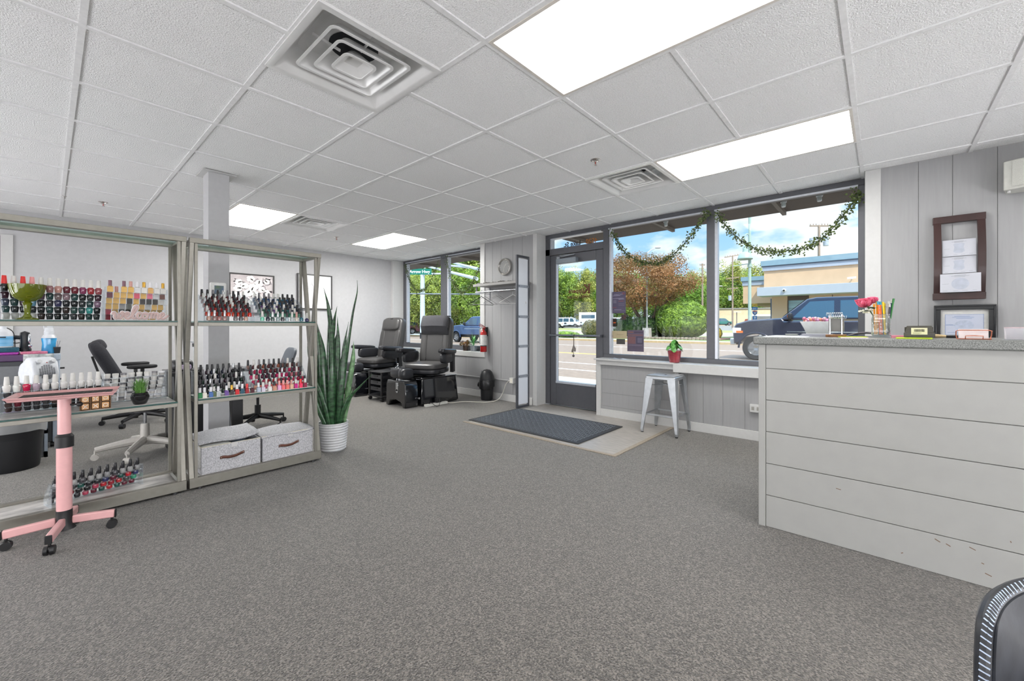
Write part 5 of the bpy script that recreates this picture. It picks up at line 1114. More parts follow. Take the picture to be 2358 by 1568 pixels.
# ---- vehicles: local x forward, side profiles extruded across the width
tyre = mat('tyre', (34,33,33), .85, ns=30, na=.15); rim_ = mat('alloy_rim', (150,150,152), .3, .7); cg_ = mat('car_glass', (62,88,106), .05, coat=.6); trimb = mat('car_trim', (32,33,36), .5); hl_ = mat('headlamp', (216,222,226), .1, coat=.8); amb = mat('amber_lens', (236,112,40), .2, coat=.5); redl = mat('tail_lamp', (170,30,30), .2)
def vehicle(nm, lb, cat, loc, head, col, kind, L, W, H, wr, wheels, group=None):
    t = thing(nm, lb, cat, loc, head, group); pm = mat('paint_%d_%d_%d' % col, col, .22, .1, coat=.8, ns=3, na=.03); g = .30*H/1.7 if kind != 'pickup' else .56; h = L/2
    def P(b, n, m, par=None, **k): return put(b, n, m, par or t, world=False, **k)
    f, rr = wheels
    arch = lambda c: [(c+wr*1.22*math.cos(a), wr*.98+wr*1.22*math.sin(a)) for a in [PI*(1-i/8) for i in range(9)] if wr*.98+wr*1.22*math.sin(a) > g]
    if kind == 'pickup':
        b1, hd = 1.28*H/2.0, 1.33*H/2.0
        top = [(h-.02,g+.12),(h,.98*H/2),(h-.10,1.20*H/2),(h-.5,hd-.02),(h-1.55,hd+.05),(h-1.62,b1),(-h+.02,b1),(-h,g+.1)]
        gh = [(h-1.45,hd-.02),(h-2.25,H-.05),(h-2.5,H),(h-4.25,H-.01),(h-4.5,H-.12),(h-4.62,hd-.02)]
        glass = [[(h-1.86,hd+.06),(h-2.33,H-.14),(h-2.98,H-.13),(h-2.98,hd+.04)],[(h-3.14,hd+.04),(h-3.14,H-.13),(h-4.15,H-.14),(h-4.3,hd+.04)]]
    elif kind == 'suv':
        hd = .60*H; top = [(h-.02,g+.1),(h,.42*H),(h-.15,.52*H),(h-1.15,hd),(-h+.15,hd+.03),(-h,.5*H),(-h+.03,g+.1)]
        gh = [(h-1.0,hd-.03),(h-1.75,H-.08),(h-2.2,H),(-h+.7,H-.01),(-h+.35,H-.1),(-h+.12,hd-.02)]
        glass = [[(h-1.35,hd+.04),(h-1.85,H-.13),(h-2.45,H-.10),(h-2.45,hd+.03)],[(h-2.55,hd+.03),(h-2.55,H-.10),(h-3.4,H-.11),(h-3.45,hd+.03)],[(h-3.56,hd+.03),(h-3.52,H-.12),(-h+.55,H-.15),(-h+.38,hd+.06)]]
    else:      # van
        hd = .55*H; top = [(h-.02,g+.1),(h,.40*H),(h-.12,.50*H),(h-1.0,hd),(-h,hd),(-h,g+.1)]
        gh = [(h-.9,hd-.03),(h-1.6,H-.06),(h-1.9,H),(-h+.1,H),(-h,H-.1),(-h,hd-.03)]
        glass = [[(h-1.2,hd+.04),(h-1.62,H-.2),(h-2.25,H-.18),(h-2.25,hd+.04)],[(h-2.5,hd+.04),(h-2.5,H-.2),(h-3.7,H-.2),(h-3.7,hd+.04)],[(h-3.85,hd+.04),(h-3.85,H-.2),(-h+.25,H-.2),(-h+.25,hd+.04)]]
    body = top + [p for p in ([( -h+.03,g)] + arch(rr) + arch(f) + [(h-.03,g)])]
    b = B(); b.prism(body, -W/2, W/2, 'y'); bo = P(b, 'body', pm, bevel=.05)
    b = B(); k = .86; n = len(gh); zb, zt = min(z for _, z in gh), max(z for _, z in gh)
    vs = [(x, s*W/2*(.97-.15*(z-zb)/(zt-zb)), z) for s in (-1,1) for x, z in gh]; b.add(vs, [tuple(range(n-1,-1,-1)), tuple(range(n,2*n))]+[(i,(i+1)%n,n+(i+1)%n,n+i) for i in range(n)]); cab = P(b, 'cabin', pm, bevel=.04)
    for gl_ in glass:
        for s in (-1,1):
            b = B(); b.poly([(x, s*(W/2*(.97-.15*(z-zb)/(zt-zb))+.012), z) for x, z in gl_][::s]); P(b, 'side_window', cg_, cab)
    b = B(); (xa, za), (xb, zb2) = gh[0], gh[1]; ww = W/2*.80
    lp = lambda q: (xa+(xb-xa)*q+.025, za+(zb2-za)*q+.02)
    (p0, q0), (p1, q1) = lp(.14), lp(.95); b.poly([(p0,-ww,q0),(p0,ww,q0),(p1,ww*.92,q1),(p1,-ww*.92,q1)]); P(b, 'windscreen', cg_, cab)
    for c in (f, rr):
        for s in (-1,1):
            b = B(); y = s*(W/2-.13); k0 = len(b.v); b.lathe([(wr*.6,-.12),(wr*.9,-.125),(wr,-.09),(wr,.09),(wr*.9,.125),(wr*.6,.12)], n=28, cap=False); b.v = [(c+x, y+z, wr+yy) for x, yy, z in b.v]; w = P(b, 'wheel', tyre)
            b = B(); b.lathe([(0,.06),(wr*.2,.08),(wr*.2,.06),(wr*.55,.07),(wr*.6,.11),(wr*.62,.1)], n=28, cap=False); b.v = [(c+x, y+s*z, wr+yy) for x, yy, z in b.v]
            for q in range(6):
                a = q*PI/3; b.bar((c+wr*.2*math.cos(a), y+s*.095, wr+wr*.2*math.sin(a)), (c+wr*.56*math.cos(a), y+s*.10, wr+wr*.56*math.sin(a)), wr*.14, .02, (0,1,0))
            P(b, 'rim', rim_, w)
    zl = .92*H/2 if kind == 'pickup' else .48*H
    for s in (-1,1):
        b = B(); b.box(h-.28, h+.012, s*(W/2-.42) if s > 0 else -W/2-.008, W/2+.008 if s > 0 else s*(W/2-.42), zl-.04, zl+.16); hp = P(b, 'headlight', hl_, bo, bevel=.02)
        b = B(); b.box(h-.34, h-.12, s*(W/2+.002) if s > 0 else -W/2-.012, W/2+.012 if s > 0 else -W/2-.002, zl-.03, zl+.05); P(b, 'indicator', amb, hp)
        b = B(); b.box(-h-.012, -h+.06, W/2-.2 if s > 0 else -W/2-.006, W/2+.006 if s > 0 else -W/2+.2, .40*H, .56*H); P(b, 'tail_light', redl, bo)
        b = B(); xm = gh[0][0]-.35; b.cush((xm, s*(W/2+.10), za+.13), .14,.22,.22,.5,12,8); mi = P(b, 'wing_mirror', trimb if kind == 'pickup' else pm, cab)
        if kind == 'pickup': 
            b = B(); b.box(xm+.05,xm+.075,s*(W/2+.10)-.07,s*(W/2+.10)+.07,za+.08,za+.17); P(b, 'mirror_indicator', amb, mi)
    b = B(); b.box(h-.12, h+.10, -W/2+.02, W/2-.02, g-.02, g+.22); P(b, 'front_bumper', chrome if kind == 'pickup' else trimb, bo, bevel=.03)
    b = B(); b.box(-h-.08, -h+.1, -W/2+.04, W/2-.04, g, g+.2); P(b, 'rear_bumper', chrome if kind == 'pickup' else trimb, bo, bevel=.03)
    b = B(); b.box(h-.02, h+.014, -W/2+.45, W/2-.45, zl-.14, zl+.18); P(b, 'grille', trimb, bo)
    b = B(); b.box(-h+.4, h-.4, -W/2+.2, W/2-.2, g-.16, g+.1); P(b, 'underbody', trimb, bo)
    if kind == 'pickup':
        b = B(); 
        for s in (-1,1): b.box(-h+1.2,h-1.6,s*(W/2-.06)-.06,s*(W/2-.06)+.06,g-.08,g-.02)
        for s in (-1,1):
            q = B(); q.bar((-h+.15,s*(W/2+.004),1.02),(h-1.7,s*(W/2+.004),1.04),.012,.025); P(q, 'side_trim', chrome, bo)
            q = B(); q.tube([(f+wr*1.26*math.cos(a), s*(W/2+.005), wr*.98+wr*1.26*math.sin(a)) for a in [PI*i/12 for i in range(13)]], .035, 6); P(q, 'wheel_arch', pm, bo)
    return t
vehicle('pickup_truck', 'dark blue-black crew-cab pickup truck passing close outside the big window', 'truck', (17.98,1.02,-.12), PI/2, (40,42,58), 'pickup', 6.2, 2.03, 2.2, .44, (2.35,-2.25))
vehicle('pickup_truck', 'blue pickup truck on the road seen through the far window', 'truck', (21.9,22.2,-.12), PI/2, (52,78,118), 'pickup', 5.9, 2.0, 1.95, .40, (2.2,-2.1))
vehicle('car', 'dark red hatchback-style car at the left edge of the far window', 'car', (29.6,45.0,hgt(29.6,45.0)), math.radians(142), (112,28,40), 'suv', 4.7, 1.9, 1.72, .36, (1.45,-1.4))
vehicle('car', 'teal green four-wheel-drive parked in the lot behind the utility pole', 'car', (117,31.0,hgt(117,31)), math.radians(-52), (22,110,98), 'suv', 4.8, 1.95, 1.9, .40, (1.45,-1.45))
vehicle('car', 'white pickup-fronted car leftmost of the parked white vehicles seen through the door', 'car', (71,51.5,hgt(71,51.5)), math.radians(-78), (232,232,230), 'suv', 5.2, 2.0, 1.95, .40, (1.6,-1.6), 'white vehicles in the lot')
vehicle('van', 'white passenger van parked beside the white box truck', 'van', (76,51.2,hgt(76,51.2)), math.radians(-72), (236,236,234), 'van', 5.7, 2.05, 2.15, .37, (1.8,-1.7), 'white vehicles in the lot')
vehicle('van', 'white van parked behind the low hedge under the bronze tree', 'van', (80,41.5,hgt(80,41.5)), math.radians(-60), (230,232,230), 'van', 5.6, 2.0, 2.1, .37, (1.8,-1.7), 'white vehicles in the lot')
vehicle('car', 'orange-red car parked far off, right of the utility pole', 'car', (122,24.5,hgt(122,24.5)), math.radians(-50), (190,66,40), 'suv', 4.6, 1.9, 1.8, .36, (1.4,-1.4))
t = thing('box_truck', 'tall white box truck parked rightmost of the white vehicles seen through the door', 'truck', (84,48.5,hgt(84,48.5)), math.radians(-64), 'white vehicles in the lot')
wp = mat('paint_236_236_234', (236,236,234), .3)
b = B(); b.box(-4.2,1.4,-1.2,1.2,.9,3.3); put(b, 'box_body', wp, t, world=False, bevel=.04)
b = B(); b.prism([(1.4,.6),(1.4,2.5),(2.1,2.5),(2.7,1.6),(3.4,1.4),(3.45,.6)], -1.05, 1.05, 'y'); put(b, 'cab', wp, t, world=False, bevel=.05)
b = B()
for s in (-1,1): b.poly([(1.55,s*1.062,1.55),(1.55,s*1.062,2.3),(2.1,s*1.062,2.3),(2.5,s*1.062,1.6)])
b.poly([(2.72,-.9,1.62),(2.72,.9,1.62),(2.16,.9,2.42),(2.16,-.9,2.42)]); b.box(-3.6,-.6,-1.206,-1.2,1.9,2.7); put(b, 'windows', cg_, t, world=False)
for c in (2.5,-2.8):
    for s in (-1,1): b = B(); b.cyl((c,s*.78,.45),(c,s*1.06,.45),.45,n=22); put(b, 'wheel', tyre, t, world=False)

# ---- building opposite
t = thing('commercial_building', 'low beige and brick building with pale blue roof edge and canopy across the road', 'building', (41, -3, -.12))
bei = mat('stucco_beige', (206,174,140), .85, ns=1.5, na=.05); blu = mat('fascia_blue', (128,154,166), .5, ns=4, na=.05); fas = mat('fascia_grey', (160,168,180), .5, ns=4, na=.04); dkl = mat('fascia_dark', (78,90,106), .5); can = mat('canopy_pale', (168,174,180), .5, ns=3, na=.03)
brk = mat('brick_tan', (168,116,84), .9, ns=4, na=.15)
def brickify(m, s=4.2):
    n = m.node_tree.nodes; l = m.node_tree.links; b = n['Principled BSDF']; tc = n.new('ShaderNodeTexCoord'); mp = n.new('ShaderNodeMapping'); mp.inputs['Rotation'].default_value = (PI/2,0,PI/2); l.new(tc.outputs['Object'], mp.inputs[0])
    br = n.new('ShaderNodeTexBrick'); l.new(mp.outputs[0], br.inputs['Vector']); br.inputs['Scale'].default_value = s; br.inputs['Color1'].default_value = (*lin((176,120,86)),1); br.inputs['Color2'].default_value = (*lin((158,106,76)),1); br.inputs['Mortar'].default_value = (*lin((184,156,130)),1); br.inputs['Mortar Size'].default_value = .012
    l.new(br.outputs[0], b.inputs['Base Color'])
brickify(brk)
def P(b, n, m, par=None, **k): return put(b, n, m, par or t, **k)
b = B(); b.box(36.0,52,-18,6.6,3.9,5.25); b.box(36.6,52,-18,6.2,3.3,3.9); P(b, 'upper_wall', bei)
b = B(); b.box(35.9,52,-18,6.68,5.25,5.55); P(b, 'fascia', fas)
b = B(); b.box(35.85,52,-18,6.72,5.55,5.62); P(b, 'fascia_line', dkl)
b = B(); b.box(35.8,52.2,-18,6.78,5.62,5.95); b.box(35.8,52.2,-18,6.78,5.95,6.0); P(b, 'roof_edge', blu)
b = B(); b.box(34.9,36.6,-18,6.85,3.32,3.95); P(b, 'canopy', can, bevel=.02)
b = B(); b.box(36.3,37,-18,3.85,-.1,3.4); b.box(36.3,37,5.15,6.15,-.1,3.4); b.box(36.3,37,3.85,5.15,-.1,.9); P(b, 'brick_wall', brk)
b = B(); b.box(36.45,36.5,3.85,5.15,.9,3.0); wn = P(b, 'window', mat('blind_blue', (128,160,172), .4, ns=9, na=.35, stretch=(1,.05,2), det=1))
b = B()
for i in range(20): b.box(36.42,36.45,3.9,5.1,.95+i*.1,.975+i*.1)
P(b, 'blind', mat('blind_slat', (176,196,204), .4), wn)
b = B(); b.box(36.3,36.42,3.85,5.15,3.0,3.3); b.box(36.3,36.42,3.82,3.88,.9,3.0); b.box(36.3,36.42,5.1,5.16,.9,3.0); P(b, 'window_frame', mat('bronze_frame', (74,58,48), .5), wn)
b = B(); b.box(36.28,36.32,2.5,2.54,1.0,3.3); P(b, 'downpipe', mat('bronze_frame', (74,58,48), .5))
b = B(); b.cush((34.84,5.15,3.66), .2,.24,.24,1,14,10); P(b, 'security_camera', mat('camera_white', (226,226,226), .3)); 
b = B(); b.cush((34.76,5.15,3.64), .12,.15,.15,1,12,8); P(b, 'camera_lens', mat('camera_dome', (30,32,36), .1))
b = B(); b.bar((34.85,1.65,4.25),(34.85,1.2,4.27),.1,.12); b.bar((35.98,1.45,4.27),(34.9,1.45,4.26),.05,.05); P(b, 'flood_light', mat('camera_white', (226,226,226), .3))
b = B(); b.box(40.2,50,6.65,8.95,3.05,4.6); P(b, 'side_canopy_wall', bei)
b = B(); b.box(40.15,50,6.65,9.0,4.6,4.95); P(b, 'side_fascia', fas); b = B(); b.box(40.1,50,6.65,9.05,4.95,5.0); b.box(40.05,50,6.65,9.1,5.0,5.35); P(b, 'side_roof_edge', blu)
b = B(); b.box(38.5,40,6.15,6.6,-.1,3.3); P(b, 'blue_post', mat('post_blue', (66,88,112), .6))
# ---- tan warehouse wall, dark fence
t = thing('warehouse', 'long tan flat-roofed warehouse wall beyond the parked cars', 'building', (131, 34, 1.1))
b = B(); b.bar((123,48,3.6),(139,14,3.6),.5,5.0); P(b, 'wall', mat('tan_siding', (214,192,154), .8, ns=2, na=.06))
b = B(); b.bar((122.8,48,6.15),(138.8,14,6.15),.7,.25); P(b, 'coping', mat('coping_grey', (150,146,140), .7))
t = thing('fence', 'grey corrugated fence far behind the street sign', 'fence', (72,13.4,0)); b = B(); b.bar((71,14.6,1.3),(74,9.5,1.3),.1,2.6); P(b, 'panel', mat('fence_grey', (110,108,108), .7, ns=3, na=.2, stretch=(6,6,.2))); b = B(); b.bar((71,14.6,2.75),(74,9.5,2.75),.14,.3); P(b, 'top_rail', mat('rail_pale', (206,204,200), .6))
# ---- poles and lamps
lgp = mat('lamp_green', (160,180,168), .4, ns=4, na=.04); wood = mat('pole_wood', (150,130,112), .9, ns=5, na=.25, stretch=(1,1,.1)); metg = mat('pole_galv', (190,200,206), .4, .3)
t = thing('street_lamp', 'pale green street lamp with bell-shaped shade on a tall pole across the road', 'street lamp', (30.6,6.42,.0))
b = B(); b.cyl((0,0,0),(0,0,9.6),.105,.075,n=14); b.cyl((0,0,0),(0,0,1.4),.15,.14); put(b, 'pole', lgp, t, world=False)
sx = -RV*.31
b = B(); b.tube(curve([(0,0,6.9),tuple(sx*.4+Vector((0,0,7.15))),tuple(sx+Vector((0,0,7.0))),tuple(sx+Vector((0,0,6.5)))],5), .04, 8); b.bar((0,0,5.2),tuple(-RV*1.1+Vector((0,0,5.05))),.05,.05); b.lathe([(.13,4.98),(.13,5.14)]); put(b, 'arm', lgp, t, world=False)
b = B(); b.lathe([(.46,5.48),(.44,5.56),(.36,5.78),(.24,5.90),(.15,5.96),(.13,6.10),(.14,6.22),(.09,6.32),(.05,6.5),(0,6.52)], (sx.x,sx.y,0), 24, cap=False); b.v = list(b.v); put(b, 'shade', lgp, t, world=False, solid=.02)
def util(px, d, ztop, lb, arms, tr=(), lean=0, rad=.16):
    u = (px-1179)/953.06; x, y = (c_+s_2*u)*d, (s_2-c_*u)*d; t = thing('utility_pole', lb, 'utility pole', (x,y,hgt(x,y)), 0, 'utility poles'); z0 = hgt(x,y); H = ztop-z0
    b = B(); b.cyl((0,0,0),(0,0,H),rad,rad*.7,n=12); put(b, 'pole', wood, t, world=False)
    for za, L, sl in arms:
        b = B(); b.bar(tuple(-RV*L+Vector((0,0,za-z0-sl))), tuple(RV*L+Vector((0,0,za-z0+sl))), .12, .14)
        for k in range(-3,4): 
            if k: b.cyl(tuple(RV*(L*k/3.2)+Vector((0,0,za-z0+sl*k/3.2+.05))), tuple(RV*(L*k/3.2)+Vector((0,0,za-z0+sl*k/3.2+.25))), .04, n=6)
        put(b, 'crossarm', wood, t, world=False)
    for off, zc in tr:
        b = B(); b.cyl(tuple(RV*off+Vector((0,0,zc-z0-.45))), tuple(RV*off+Vector((0,0,zc-z0+.45))), .26, n=14); b.bar((0,0,zc-z0),tuple(RV*off+Vector((0,0,zc-z0))),.08,.08); put(b, 'transformer', mat('transformer_grey', (170,174,176), .5), t, world=False)
    return t
util(1687, 75, 13.9, 'wooden utility pole with flat crossarm left of the bell-shaped street lamp', [(13.8,1.45,.25),(9.8,1.15,.15),(7.9,1.0,.1)], [(-.5,6.2)])
util(1617.5, 80, 13.2, 'thin dark utility pole seen beside the middle window mullion', [(12.9,.5,0)], rad=.2)
util(1886, 45, 12.1, 'utility pole with two transformers rising behind the building opposite', [(12.0,1.0,0)], [(-.75,10.2),(.75,10.3)])
for px, d, z, lb in ((1654,95,10.2,'slim lot lamp post just right of the middle mullion'),(1696.5,95,2.0+1.9,'slim lot lamp post right of the wooden utility pole')):
    u = (px-1179)/953.06; x, y = (c_+s_2*u)*d, (s_2-c_*u)*d; t = thing('lot_lamp', lb, 'lamp post', (x,y,hgt(x,y)), 0, 'parking lot lamp posts'); z = 10.2 if px < 1660 else 4.2
    b = B(); b.cyl((0,0,0),(0,0,z-1.0),.10,n=8); put(b, 'pole', mat('lot_pole', (104,96,90), .6), t, world=False)
    b = B(); b.bar(tuple(-RV*.9+Vector((0,0,z-.95))),tuple(RV*.9+Vector((0,0,z-.95))),.3,.16); put(b, 'lamp_head', mat('lot_head', (200,194,184), .5), t, world=False)
u = (1515-1179)/953.06; x, y = (c_+s_2*u)*41.2, (s_2-c_*u)*41.2
t = thing('roadside_lamp', 'roadside lamp pole on a square concrete base in front of the clipped bush', 'lamp post', (x-1.9,y+.3,-.06))
b = B(); b.frus((0,0),(.34,.34),(.30,.30),0,1.0); put(b, 'concrete_base', mat('base_concrete', (176,170,162), .9, ns=5, na=.2), t, world=False)
b = B(); b.cyl((0,0,1.0),(0,0,8.3),.08,.06,n=10); put(b, 'pole', mat('pole_grey', (150,148,144), .6), t, world=False)
b = B(); b.tube([(0,0,8.2),tuple(RV*.4+Vector((0,0,8.55))),tuple(RV*.8+Vector((0,0,8.7)))], .04, 8); b.cush(tuple(RV*1.05+Vector((0,0,8.74))), .3,.6,.12,.7,12,8,Matrix.Rotation(YAW,3,'Z')); put(b, 'lamp_head', metg, t, world=False)
# highway guide sign
t = thing('highway_sign', 'stacked interstate guide sign with shield reading 94 across the road', 'road sign', (38.0,7.62,-.06))
b = B(); b.cyl((0,0,0),(0,0,3.0),.035,n=8); put(b, 'post', metg, t, world=False)
NV = Vector((-math.cos(YAW), -math.sin(YAW), 0)); SM = lambda x, z, off=.045: MX(tuple(NV*off + RV*x + Vector((0,0,z))), tuple(RV), (0,0,1))
def plate(n, x, z0, z1, w, col, par=None, off=.03):
    q = B(); q.T = SM(x, 0, off); q.box(-w/2,w/2,z0,z1,-.006,.006); return put(q, n, mat('sign_%d_%d_%d' % col, col, .4), par or t, world=False)
pl = plate('yellow_plate', 0, 2.74, 2.98, .40, (222,184,88)); text('EAST', .12, ink, pl, 'lettering', SM(0, 2.81), .001, 'CENTER')
pl = plate('exit_plate', 0, 2.48, 2.71, .42, (36,118,190)); text('EXIT', .15, mat('sign_white', (236,238,240), .4), pl, 'lettering', SM(0, 2.54), .001, 'CENTER', bold=.004)
q = B(); q.T = SM(0, 2.26, .03); shp = [(-.2,.17),(-.1,.14),(0,.19),(.1,.14),(.2,.17),(.22,.03),(.16,-.12),(0,-.23),(-.16,-.12),(-.22,.03)]; q.prism(shp, -.006, .006, 'z'); pl = put(q, 'shield', mat('sign_white', (236,238,240), .4), t, world=False)
q = B(); q.T = SM(0, 2.26, .038); q.prism([(x*.88,z*.88-.005) for x, z in shp if z < .1]+[(-.19,.07)], -.002, .002, 'z'); put(q, 'shield_blue', mat('sign_blue', (40,92,176), .4), pl, world=False)
q = B(); q.T = SM(0, 2.26, .038); q.prism([(-.175,.085),(-.175,.145),(0,.16),(.175,.145),(.175,.085)], -.002, .002, 'z'); put(q, 'shield_red', mat('sign_red', (186,50,54), .4), pl, world=False)
text('94', .2, mat('sign_white', (236,238,240), .4), pl, 'lettering', SM(0, 2.14, .044), .001, 'CENTER', bold=.006)
pl = plate('arrow_plate', 0, 1.70, 2.0, .32, (30,120,196)); q = B(); q.T = SM(0, 1.85, .04); q.prism([(-.03,-.11),(-.03,.02),(-.085,.02),(0,.12),(.085,.02),(.03,.02),(.03,-.11)], -.002, .002, 'z'); put(q, 'arrow', mat('sign_white', (236,238,240), .4), pl, world=False)
# street name sign and signal mast at the junction
def pt(px, py, d): u = (px-1179)/953.06; return Vector(((c_+s_2*u)*d, (s_2-c_*u)*d, 1.11-(py-750.9)*d/953.06))
p = pt(973, 770, 38); t = thing('signal_mast', 'pale steel traffic signal pole with long arms beyond the far window', 'traffic pole', (p.x,p.y,hgt(p.x,p.y)))
o = Vector(t.location); wst = mat('mast_steel', (206,216,222), .35, .25, ns=2, na=.05)
b = B(); b.cyl((0,0,0),(0,0,1.11-o.z+38*124/953),.24,.19,n=16); put(b, 'pole', wst, t, world=False)
b = B(); b.cyl((0,0,0),(0,0,.55),.25,n=16); put(b, 'pole_base', trimb, t, world=False)
for a, c2, r0, r1 in (((978,612,37),(1098,642,26),.07,.12),((1036,603,36),(1110,622,26),.07,.12),((975,631,37.8),(1030,630,36),.09,.07),((1028,611,36),(1078,615.5,30),.07,.10)):
    b = B(); b.cyl(tuple(pt(*a)-o), tuple(pt(*c2)-o), r0, r1, n=10); put(b, 'mast_arm', wst, t, world=False)
p0 = pt(922, 625.5, 24); t = thing('street_name_sign', 'green street name sign reading Red Arrow Hwy beyond the far window', 'street sign', tuple(p0))
q = B(); q.T = MX((0,0,0), tuple(RV), (0,0,1)); q.box(0,1.80,-.17,.17,-.01,.01); put(q, 'panel', mat('sign_green', (0,112,92), .4), t, world=False, bevel=.004)
text('Red Arrow Hwy', .255, mat('sign_white', (236,238,240), .4), t, 'lettering', MX(tuple(NV*.014+RV*1.72+Vector((0,0,-.085))), tuple(RV), (0,0,1)), .001, 'RIGHT', bold=.004, spc=.95)
q = B(); q.T = MX((0,0,0), tuple(RV), (0,0,1)); q.box(.3,.34,.17,.8,-.03,.03); q.box(1.4,1.44,.17,.8,-.03,.03); q.box(-.6,4.5,.78,.9,-.05,.05); put(q, 'hanger_arm', wst, t, world=False)
b = B(); b.tube([tuple(pt(900,676,30)),tuple(pt(1020,677,30)),tuple(pt(1140,677.5,30))], .05, 6); solo(b, 'overhead_cable', mat('cable_grey', (112,120,124), .5), 'thick grey overhead cable crossing the view through the far window', 'cable')
for i, (a, c2, lb) in enumerate((((1640,647,80),(1722,640,80),'overhead wire left of the street lamp, upper of two'),((1640,661,80),(1722,652,80),'overhead wire left of the street lamp, lower of two'))):
    b = B(); m_ = (pt(*a)+pt(*c2))/2-Vector((0,0,.3)); b.tube([tuple(pt(*a)),tuple(m_),tuple(pt(*c2))], .03, 5); solo(b, 'overhead_wire', trimb, lb, 'wire', 'overhead wires')
# ================================================================ RECEPTION COUNTER, WALL ABOVE IT, FOREGROUND CHAIR
cnt = mat('counter_white', (160,160,157), .42, ns=14, na=.02); lam = mat('speckled_laminate', (104,106,104), .35, ns=260, na=.45, col2=(148,150,147), det=6)
CT = 1.05
t = thing('reception_counter', 'white shiplap reception counter with speckled grey top in the right foreground', 'counter', (2.95, -.5, 0))
b = B(); b.box(2.665, 2.682, -1.6, .49, 0, 1.008); b.box(2.682, 3.25, .475, .49, 0, 1.008); b.box(2.682, 3.25, -1.6, -1.585, 0, 1.008); put(b, 'carcass', cnt, t)
for i in range(6):
    b = B(); z0 = i*.1752; b.box(2.652, 2.668, -1.6, .476, z0+.0015, min(1.008, z0+.1737)); put(b, 'shiplap_board', cnt, t, bevel=.0015)
b = B(); b.box(2.648, 2.668, .478, .512, 0, 1.008); put(b, 'corner_post', cnt, t, bevel=.002)
r = random.Random(2); b = B()
for y, z, a, L in ((-.18,.155,.5,.02),(-.215,.145,.5,.016),(-.285,.155,.4,.02),(-.07,.05,-.6,.008),(-.32,.10,.4,.008),(-.40,.22,1.2,.006),(-.33,.06,.35,.02),(.17,.29,.1,.02)):
    b.bar((2.6515,y,z),(2.6515,y-L*math.cos(a),z-L*math.sin(a)),.0012,.003,(0,1,0))
put(b, 'scuff_mark', mat('scuff_brown', (112,88,66), .8), t)['kind'] = 'stuff'
b = B(); b.box(2.630, 3.28, -1.62, .535, 1.009, CT); put(b, 'worktop', lam, t, bevel=.006)
# --- things on the counter
def paper(lb, pts, col, z, nm='paper_sheet', th=.0012):
    b = B(); b.prism(pts, z, z+th); return solo(b, nm, mat('paper_%d_%d_%d' % col, col, .6), lb, 'paper', 'papers on the counter')
paper('white sheet lying at the left end of the counter top', [(2.70,.50),(2.70,.30),(2.98,.30),(2.98,.50)], (226,230,240), CT)
paper('pink sticky sheet lying between the ring holder and the pencil jar', [(2.66,.15),(2.68,.045),(2.80,.05),(2.80,.16)], (226,190,214), CT)
paper('lime green paper left of the pencil jar, behind the pink sheet', [(2.81,.17),(2.81,.05),(2.93,.06),(2.92,.18)], (190,212,44), CT, th=.004)
paper('lime green paper between the pencil jar and the card box', [(2.68,-.055),(2.68,-.175),(2.84,-.185),(2.84,-.055)], (182,206,40), CT, th=.005)
paper('pink paper behind the lime paper right of the jar', [(2.86,-.04),(2.86,-.15),(2.99,-.15),(2.99,-.04)], (240,150,172), CT, th=.012)
for i in range(3):
    b = B(); b.prism([(2.86+.01*i,.35-.005*i),(2.86,.20),(3.07,.20+.006*i),(3.07,.35)], CT+.005*i+.0003, CT+.005*i+.0047)
    solo(b, 'booklet', mat('booklet_grey_%d' % i, (176-14*i,178-14*i,188-14*i), .5), ('grey booklet at the bottom of the pile before the trough','grey booklet in the middle of the pile before the trough','grey booklet on top of the pile before the trough')[i], 'booklet', 'grey booklets on the counter')
b = B(); n = 10; b.grid([[(x, .16-.19*k/n, CT+.002+.026*math.sin(PI*min(1,k/n*1.0))*(1-.3*j)) for k in range(n+1)] for j, x in enumerate((3.08,3.24))]); solo(b, 'magazine', mat('grey_magazine', (146,140,146), .4, ns=8, na=.5, stretch=(1,6,1)), 'curled grey magazine lying at the back of the counter behind the ring holder', 'magazine', solid=.006)
# white trough with pink candies
t = thing('ceramic_trough', 'white boat-shaped ceramic trough on the counter filled with wrapped pink sweets', 'bowl', (3.17, .29, CT+.0005))
b = B(); cer = mat('glazed_white', (196,200,200), .15, coat=.4)
rings = [(.052,.034,.0),(.066,.042,.04),(.088,.050,.078),(.084,.046,.078),(.064,.038,.042),(.050,.030,.006)]
vs = [(sx*y*1.0, sy*x, z+(.010*abs(sy) if z > .07 else 0)) for x, y, z in rings for sx, sy in ((-1,-1),(1,-1),(1,1),(-1,1))]
b.add(vs, [(i*4+k,i*4+(k+1)%4,(i+1)*4+(k+1)%4,(i+1)*4+k) for i in range(5) for k in range(4)]+[(3,2,1,0),(20,21,22,23)]); put(b, 'trough', cer, t, world=False, bevel=.003)
sw = [mat('sweet_%d' % i, c, .2, ns=50, na=.4, coat=.3) for i, c in enumerate(((206,112,140),(222,150,120),(190,130,170),(214,170,180)))]
r = random.Random(12)
for i in range(26):
    y = -.068+.0113*(i%13); x = (-.018,.018)[i//13]+r.uniform(-.008,.008); z = .072+r.uniform(0,.024)
    o = dup_ = None; b = B(); b.cush((3.17+x, .29+y, CT+z+.013), .021,.022,.022,1,10,7)
    solo(b, 'sweet', sw[i % 4], '%s wrapped sweet in the %s row of the white trough, %s from right' % (('pink','peach','lilac','pale pink')[i % 4], ('front','back')[i//13], ORD[i % 13+1]), 'sweet', 'sweets in the white trough')
